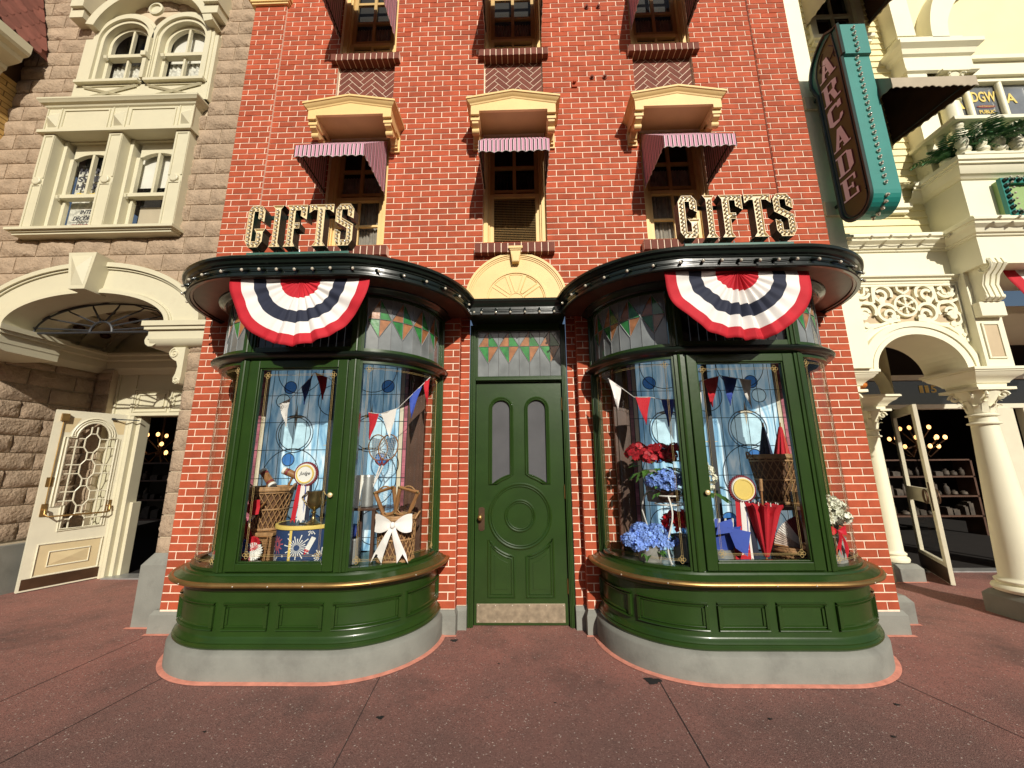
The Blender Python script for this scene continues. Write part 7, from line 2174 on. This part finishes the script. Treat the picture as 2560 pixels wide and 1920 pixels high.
b = MB(); b.lathe([(.001, .004), (.05, .004), (.085, .05), (.08, .052), (.045, .01)], (-2.70, 3.60, FZ), 24); b.build("bowl", 'zinc', t, smooth=50)
b = MB(); b.ball((-2.70, 3.60, FZ + .05), .06, 14, 6, sz=.55); b.build("fruit", 'redtext', t, smooth=50)

# --- right window
def cluster(name, parent, c, r, n, size, m, seed, sz=.75, petals=4, cup=.3, up=-.4):
    rnd = random.Random(seed); b = MB()
    for i in range(n):
        zz_ = rnd.uniform(up, 1); a = rnd.uniform(0, 2 * pi); q = sqrt(max(0, 1 - zz_ * zz_)); k = rnd.uniform(.82, 1.05)
        d = Vector((q * cos(a), q * sin(a), zz_ * 1)).normalized()
        p = Vector(c) + Vector((d.x * r * k, d.y * r * k, d.z * r * sz * k))
        u = d.orthogonal().normalized(); v = d.cross(u); r0 = rnd.uniform(0, 6)
        for j in range(petals):
            th = r0 + 2 * pi * j / petals; e = u * cos(th) + v * sin(th); f_ = d.cross(e)
            s = size * rnd.uniform(.8, 1.2)
            b.add([p, p + e * s * .6 + f_ * s * .42 + d * s * cup * .6, p + e * s + d * s * cup, p + e * s * .6 - f_ * s * .42 + d * s * cup * .6], [(0, 1, 2, 3)])
    return b.build(name, m, parent)
def leaves(parent, c, r, n, size, seed, drop=.3):
    rnd = random.Random(seed); b = MB()
    for i in range(n):
        a = rnd.uniform(0, 2 * pi); d = Vector((cos(a), sin(a), rnd.uniform(-.5, .3))); p = Vector(c) + d * r * .5; s = size * rnd.uniform(.7, 1.2)
        sd2 = d.cross(Vector((0, 0, 1))).normalized()
        b.add([p, p + d * s * .45 + sd2 * s * .3, p + d * s - Vector((0, 0, s * drop)), p + d * s * .45 - sd2 * s * .3], [(0, 1, 2, 3)])
    return b.build("leaves", 'leaf', parent)
def pot(parent, c, r0, r1, h, m='zinc', ribs=0, name="pot"):
    b = MB(); b.lathe([(.001, .003), (r0, .003)] + ([(r0 + (r1 - r0) * i / ribs + (.003 if i % 2 else 0), h * i / ribs) for i in range(1, ribs)] if ribs else []) + [(r1, h * .9), (r1 + .008, h * .92), (r1 + .008, h), (r1 - .006, h), (r1 - .008, h * .85), (.001, h * .8)], c, 24); return b.build(name, m, parent, smooth=40)
FG = "potted silk flowers in the right window"
t = thing("flower_pot", "blue hydrangeas in a zinc pot on the window floor, bottom left of the right window", "flower pot", FG)
pot(t, (1.06, 3.44, FZ), .085, .115, .15)
for i, (x, y, z, r) in enumerate(((.91, 3.42, .91, .085), (1.02, 3.38, .92, .085), (1.13, 3.38, .90, .09), (1.00, 3.47, .975, .085), (1.14, 3.46, .97, .085), (1.22, 3.44, .90, .075), (.96, 3.36, .88, .07))): cluster("bloom", t, (x, y, z), r, 80, .023, 'hydrangea', 20 + i)
leaves(t, (1.07, 3.46, .86), .15, 20, .09, 3)
t = thing("flower_pot", "blue hydrangeas on the top ring of the white wire stand", "flower pot", FG)
pot(t, (1.25, 3.42, 1.22), .08, .095, .09, 'brown')
for i, (x, y, z, r) in enumerate(((1.13, 3.38, 1.385, .08), (1.22, 3.36, 1.42, .09), (1.31, 3.40, 1.39, .08), (1.20, 3.33, 1.355, .08))): cluster("bloom", t, (x, y, z), r, 80, .023, 'hydrangea', 40 + i)
leaves(t, (1.22, 3.40, 1.34), .2, 10, .08, 5)
t = thing("flower_pot", "bushy dark red silk lilies in a tall zinc pail, topmost in the right window", "flower pot", FG)
pot(t, (1.21, 3.60, 1.20), .085, .105, .28, 'zinc')
for i in range(9): cluster("bloom", t, (1.0 + .045 * i, 3.50 + .03 * sin(i * 2), 1.62 + .04 * sin(i * 1.7)), .075, 34, .030, 'redpetal', 60 + i, petals=6, cup=.15, up=-.6)
leaves(t, (1.20, 3.56, 1.52), .30, 30, .10, 6)
t = thing("wire_plant_stand", "white wire plant stand with curved legs in the right window", "plant stand")
b = MB()
for z in (1.20, 1.27): b.tube([(1.25 + .12 * cos(q), 3.42 + .12 * sin(q), z) for q in [2 * pi * i / 24 for i in range(24)]], .006, 6, closed=True)
b.build("ring", 'paper', t, smooth=60)
for (a, bx, by) in ((-2.0, 1.19, 3.32), (-.6, 1.40, 3.36), (1.3, 1.30, 3.62)):
    x0_, y0_ = 1.25 + .12 * cos(a), 3.42 + .12 * sin(a)
    b = MB(); b.tube([(x0_ + (bx - x0_) * f + .02 * sin(2 * pi * f), y0_ + (by - y0_) * f - .02 * sin(2 * pi * f), 1.27 + (FZ - 1.27) * f) for f in [i / 12 for i in range(13)]], .007, 6); b.ball((bx, by, FZ + .01), .010, 8, 5); b.build("leg", 'paper', t, smooth=60)
b = MB(); b.tube([(1.17, 3.52, 1.30), (1.10, 3.52, 1.30), (1.06, 3.53, 1.22), (1.05, 3.55, 1.14), (1.09, 3.56, 1.0), (1.10, 3.56, FZ)], .007, 6); b.build("side_arm", 'paper', t, smooth=60)
t = thing("rose_jar", "red silk rose in a tall ribbed zinc jar, right of the floor hydrangeas", "flower jar", FG)
pot(t, (1.335, 3.47, FZ), .066, .062, .21, 'zinc', 12, "jar")
for i, (x, z, r) in enumerate(((1.29, 1.05, .085), (1.375, 1.06, .075))): cluster("bloom", t, (x, 3.44, z), r, 46, .05, mat("bright_red_petals", (.58, .012, .02), .6, .2, 30, island=.3) if i == 0 else bpy.data.materials["bright_red_petals"], 80 + i, petals=3, cup=.5)
leaves(t, (1.33, 3.45, .97), .14, 10, .08, 7)
t = thing("white_bouquet", "bunch of small white blossoms leaning behind the right display door", "bouquet")
for i, (x, z) in enumerate(((1.54, 1.46), (1.57, 1.39), (1.60, 1.33), (1.64, 1.40), (1.62, 1.47), (1.57, 1.52))): cluster("bloom", t, (x, 3.48, z), .055, 40, .018, 'whitepetal', 90 + i, petals=5, up=-.8)
leaves(t, (1.62, 3.49, 1.30), .16, 26, .09, 9)
b = MB(); b.tube([(1.62, 3.49, 1.35), (1.66, 3.55, FZ)], .012, 6); b.build("stem", 'leaf', t)
rosette((1.865, 3.42, 1.315), .115, "maroon rosette with a plain gold centre standing in the right window", 'goldtext', FZ, None)
# closed parasols
def parasol(tip, top, r, h, m, label, handle_up=True, frill=False):
    t = thing("parasol", label, "parasol", "closed parasols in the right window")
    b = MB(); N = 40; tip = Vector(tip); top = Vector(top); ax = (top - tip).normalized(); u = ax.orthogonal().normalized(); v = ax.cross(u); L = h
    rows = []
    for i in range(13):
        f = i / 12; rr = r * (.16 + .84 * f ** .9)
        if f > .92 and frill: rr *= 1.10
        rows.append([tip + ax * (L * f) + (u * cos(2 * pi * j / N) + v * sin(2 * pi * j / N)) * rr * (1 + .16 * (1 if (j // 2) % 2 else -1) * (.3 + .7 * f)) + ax * (.02 * (j % 3 == 0) if f > .98 else 0) for j in range(N)])
    rows.append([tip + ax * (L * 1.01) + (u * cos(2 * pi * j / N) + v * sin(2 * pi * j / N)) * r * .5 for j in range(N)])
    b.sweep(rows, closed=True); b.build("canopy", m, t, smooth=50)
    b = MB(); b.tube([tip - ax * .04, tip + ax * .02, top], [.008, .008, .008], 8); b.build("shaft", 'wood', t)
    b = MB(); b.tube([top - ax * .10, top], .014, 10); b.build("handle", 'wicker', t, smooth=50)
    for j in range(0, 8):
        q = 2 * pi * j / 8; b = MB(); e = tip + ax * L + (u * cos(q) + v * sin(q)) * r * .95; b.tube([e, e + ax * .03], .004, 5); b.build("rib_tip", 'paper', t)
    return t
parasol((1.985, 3.40, FZ + .05), (2.02, 3.40, 1.40), .115, .40, 'red', "closed red ruffled parasol standing handle up in the right window", frill=True)
wicker_basket((2.34, 3.70, 1.17), .135, .20, .42, "large wicker basket of parasols on the dark shelf, right window", 'wicker')
parasol((2.27, 3.67, 1.86), (2.27, 3.69, 1.30), .07, .42, mat("navy_print_cloth", (.02, .024, .06), .8, .5, 60), "navy parasol standing point up in the large basket")
parasol((2.44, 3.69, 1.86), (2.40, 3.70, 1.30), .085, .42, 'red', "red parasol standing point up in the large basket")
t = thing("dark_shelf", "dark wooden shelf table carrying the large basket", "table")
b = MB(); b.box(2.08, 2.68, 3.46, 3.86, 1.135, 1.165); b.build("top", 'brown', t, bevel=.004)
for x in (2.11, 2.65):
    for y in (3.50, 3.83): b = MB(); b.box(x - .018, x + .018, y - .018, y + .018, FZ, 1.134); b.build("leg", 'brown', t)
t = thing("glass_cloche", "glass cloche over a little wicker stand on the dark shelf", "cloche")
b = MB(); b.lathe([(.085, 0), (.085, .12), (.07, .19), (.04, .225), (.001, .235)], (2.40, 3.50, 1.166), 24); b.build("dome", 'clear', t, smooth=60)
b = MB(); b.lathe([(.07, .002), (.07, .02), (.05, .03), (.045, .10), (.055, .12), (.001, .125)], (2.40, 3.50, 1.166), 20); b.build("stand", 'wicker', t, smooth=50)
wicker_basket((2.24, 3.45, FZ + .002), .14, .17, .11, "low round wicker basket holding the folded fans", 'wicker', handles=False)
def fan(c, r, a0, a1, cols, label, y):
    t = thing("hand_fan", label, "hand fan", "hand fans in the low basket")
    N = 18; b = MB(); 
    for i in range(N):
        q0 = a0 + (a1 - a0) * i / N; q1 = a0 + (a1 - a0) * (i + 1) / N
        b.mi = int(i * len(cols) / N)
        P = lambda q, rr, d: (c[0] + rr * cos(q), y + d, c[1] + rr * sin(q))
        qm = (q0 + q1) / 2
        b.add([P(q0, r * .25, 0), P(q0, r, 0), P(qm, r, -.012), P(qm, r * .25, -.006)], [(0, 1, 2, 3)]); b.add([P(qm, r * .25, -.006), P(qm, r, -.012), P(q1, r, 0), P(q1, r * .25, 0)], [(0, 1, 2, 3)])
    b.build("leaf", cols, t)
    b = MB()
    for q in (a0, a1): b.tube([(c[0] - .02 * cos(q), y - .004, c[1] - .02 * sin(q)), (c[0] + r * 1.01 * cos(q), y - .004, c[1] + r * 1.01 * sin(q))], .006, 5)
    b.build("guard", 'wood', t)
fan((2.30, .84), .27, radians(98), radians(170), ['redtext', 'clothwhite', mat("beige_fan_paper", (.52, .42, .36), .7, .3, 30)], "beige, white and red folding fan, front of the low basket", 3.36)
fan((2.38, .86), .25, radians(62), radians(150), [mat("lilac_print_paper", (.50, .47, .56), .7, .45, 70)], "pale printed fan standing behind the beige fan", 3.42)
# blue gift bags, star box, tin
t = thing("gift_bag", "royal blue gift bag with pointed paper, bottom left behind the right display door", "gift bag")
b = MB()
b.add([(1.57, 3.46, .83), (1.73, 3.42, .83), (1.76, 3.56, .83), (1.60, 3.58, .83), (1.53, 3.44, 1.0), (1.80, 3.38, 1.02), (1.84, 3.60, 1.06), (1.56, 3.62, 1.04)], [(0, 1, 5, 4), (1, 2, 6, 5), (2, 3, 7, 6), (3, 0, 4, 7), (0, 1, 2, 3)])
b.add([(1.68, 3.37, 1.02), (1.86, 3.36, .98), (1.80, 3.335, .80), (1.72, 3.35, .86)], [(0, 1, 2, 3)]); b.add([(1.62, 3.38, 1.05), (1.76, 3.42, 1.08), (1.72, 3.36, .98), (1.58, 3.36, .96)], [(0, 1, 2, 3)])
b.build("paper", 'blue', t)
b = MB()
for x in (1.58, 1.63, 1.68, 1.74): b.tube([(x, 3.40, 1.0), (x + .015, 3.41, 1.08)], .008, 4)
b.build("paper_tip", 'paper', t)
t = thing("tin_drum", "plain tin drum under the blue gift bag", "tin")
b = MB(); b.lathe([(.10, 0), (.10, .095), (.001, .096)], (1.665, 3.50, FZ), 28); b.build("body", 'tin', t, smooth=40)
t = thing("star_crate", "small wooden crate with red side and white star, left of the red parasol", "crate")
b = MB(); b.box(1.74, 1.90, 3.42, 3.56, FZ, .90); b.build("body", 'wicker', t, bevel=.004)
b = MB(); b.box(1.745, 1.87, 3.413, 3.4195, FZ + .005, .89); b.build("red_side", 'red', t)
b = MB(); b.poly([(1.815 + (.05 if i % 2 == 0 else .021) * sin(pi * i / 5), 3.411, .825 + (.05 if i % 2 == 0 else .021) * cos(pi * i / 5)) for i in range(10)]); b.build("white_star", 'paper', t)
t = thing("white_rose_pail", "white silk roses in a pail with a red ribbon, right end of the right window", "flower pail", FG)
pot(t, (2.555, 3.42, FZ), .072, .08, .20, 'zinc', 10, "pail")
for i, (x, y, z) in enumerate(((2.50, 3.40, 1.17), (2.57, 3.38, 1.20), (2.63, 3.42, 1.17), (2.55, 3.36, 1.12), (2.62, 3.36, 1.09), (2.50, 3.36, 1.08), (2.60, 3.46, 1.21), (2.66, 3.44, 1.07))): cluster("bloom", t, (x, y, z), .046, 30, .028, 'whitepetal', 120 + i, petals=5, cup=.6, up=-.6)
leaves(t, (2.57, 3.44, 1.02), .10, 18, .07, 12)
bow((2.53, 3.325, .99), .07, mat("red_satin", (.62, .012, .03), .35, .05), "red satin ribbon on the white rose pail", [(-1, -.02, .16), (1, .06, .18)])

# ------------------------------------------------------------------ the other side of the street (mirrored in the glass)
op = thing("street_building", "pale terrace across the street, seen only mirrored in the shop glass", "building")
OY = -13.5
w = MB()
w.box(-22, 22, OY - 3, OY, 0, 7.4)
for z in (3.3, 7.2): w.box(-22, 22, OY, OY + .35, z, z + .22)
w.build("wall", 'cream', op)
for i in range(18):
    for z0, z1 in ((.7, 2.8), (4.2, 6.3)):
        x = -20.5 + i * 2.4
        f = MB(); f.box(x - .1, x + 1.1, OY + .001, OY + .06, z0 - .1, z1 + .1); wf_ = f.build("window", 'white', op)
        f = MB(); f.box(x, x + 1.0, OY + .061, OY + .07, z0, z1); f.build("pane", 'darkpane', wf_)
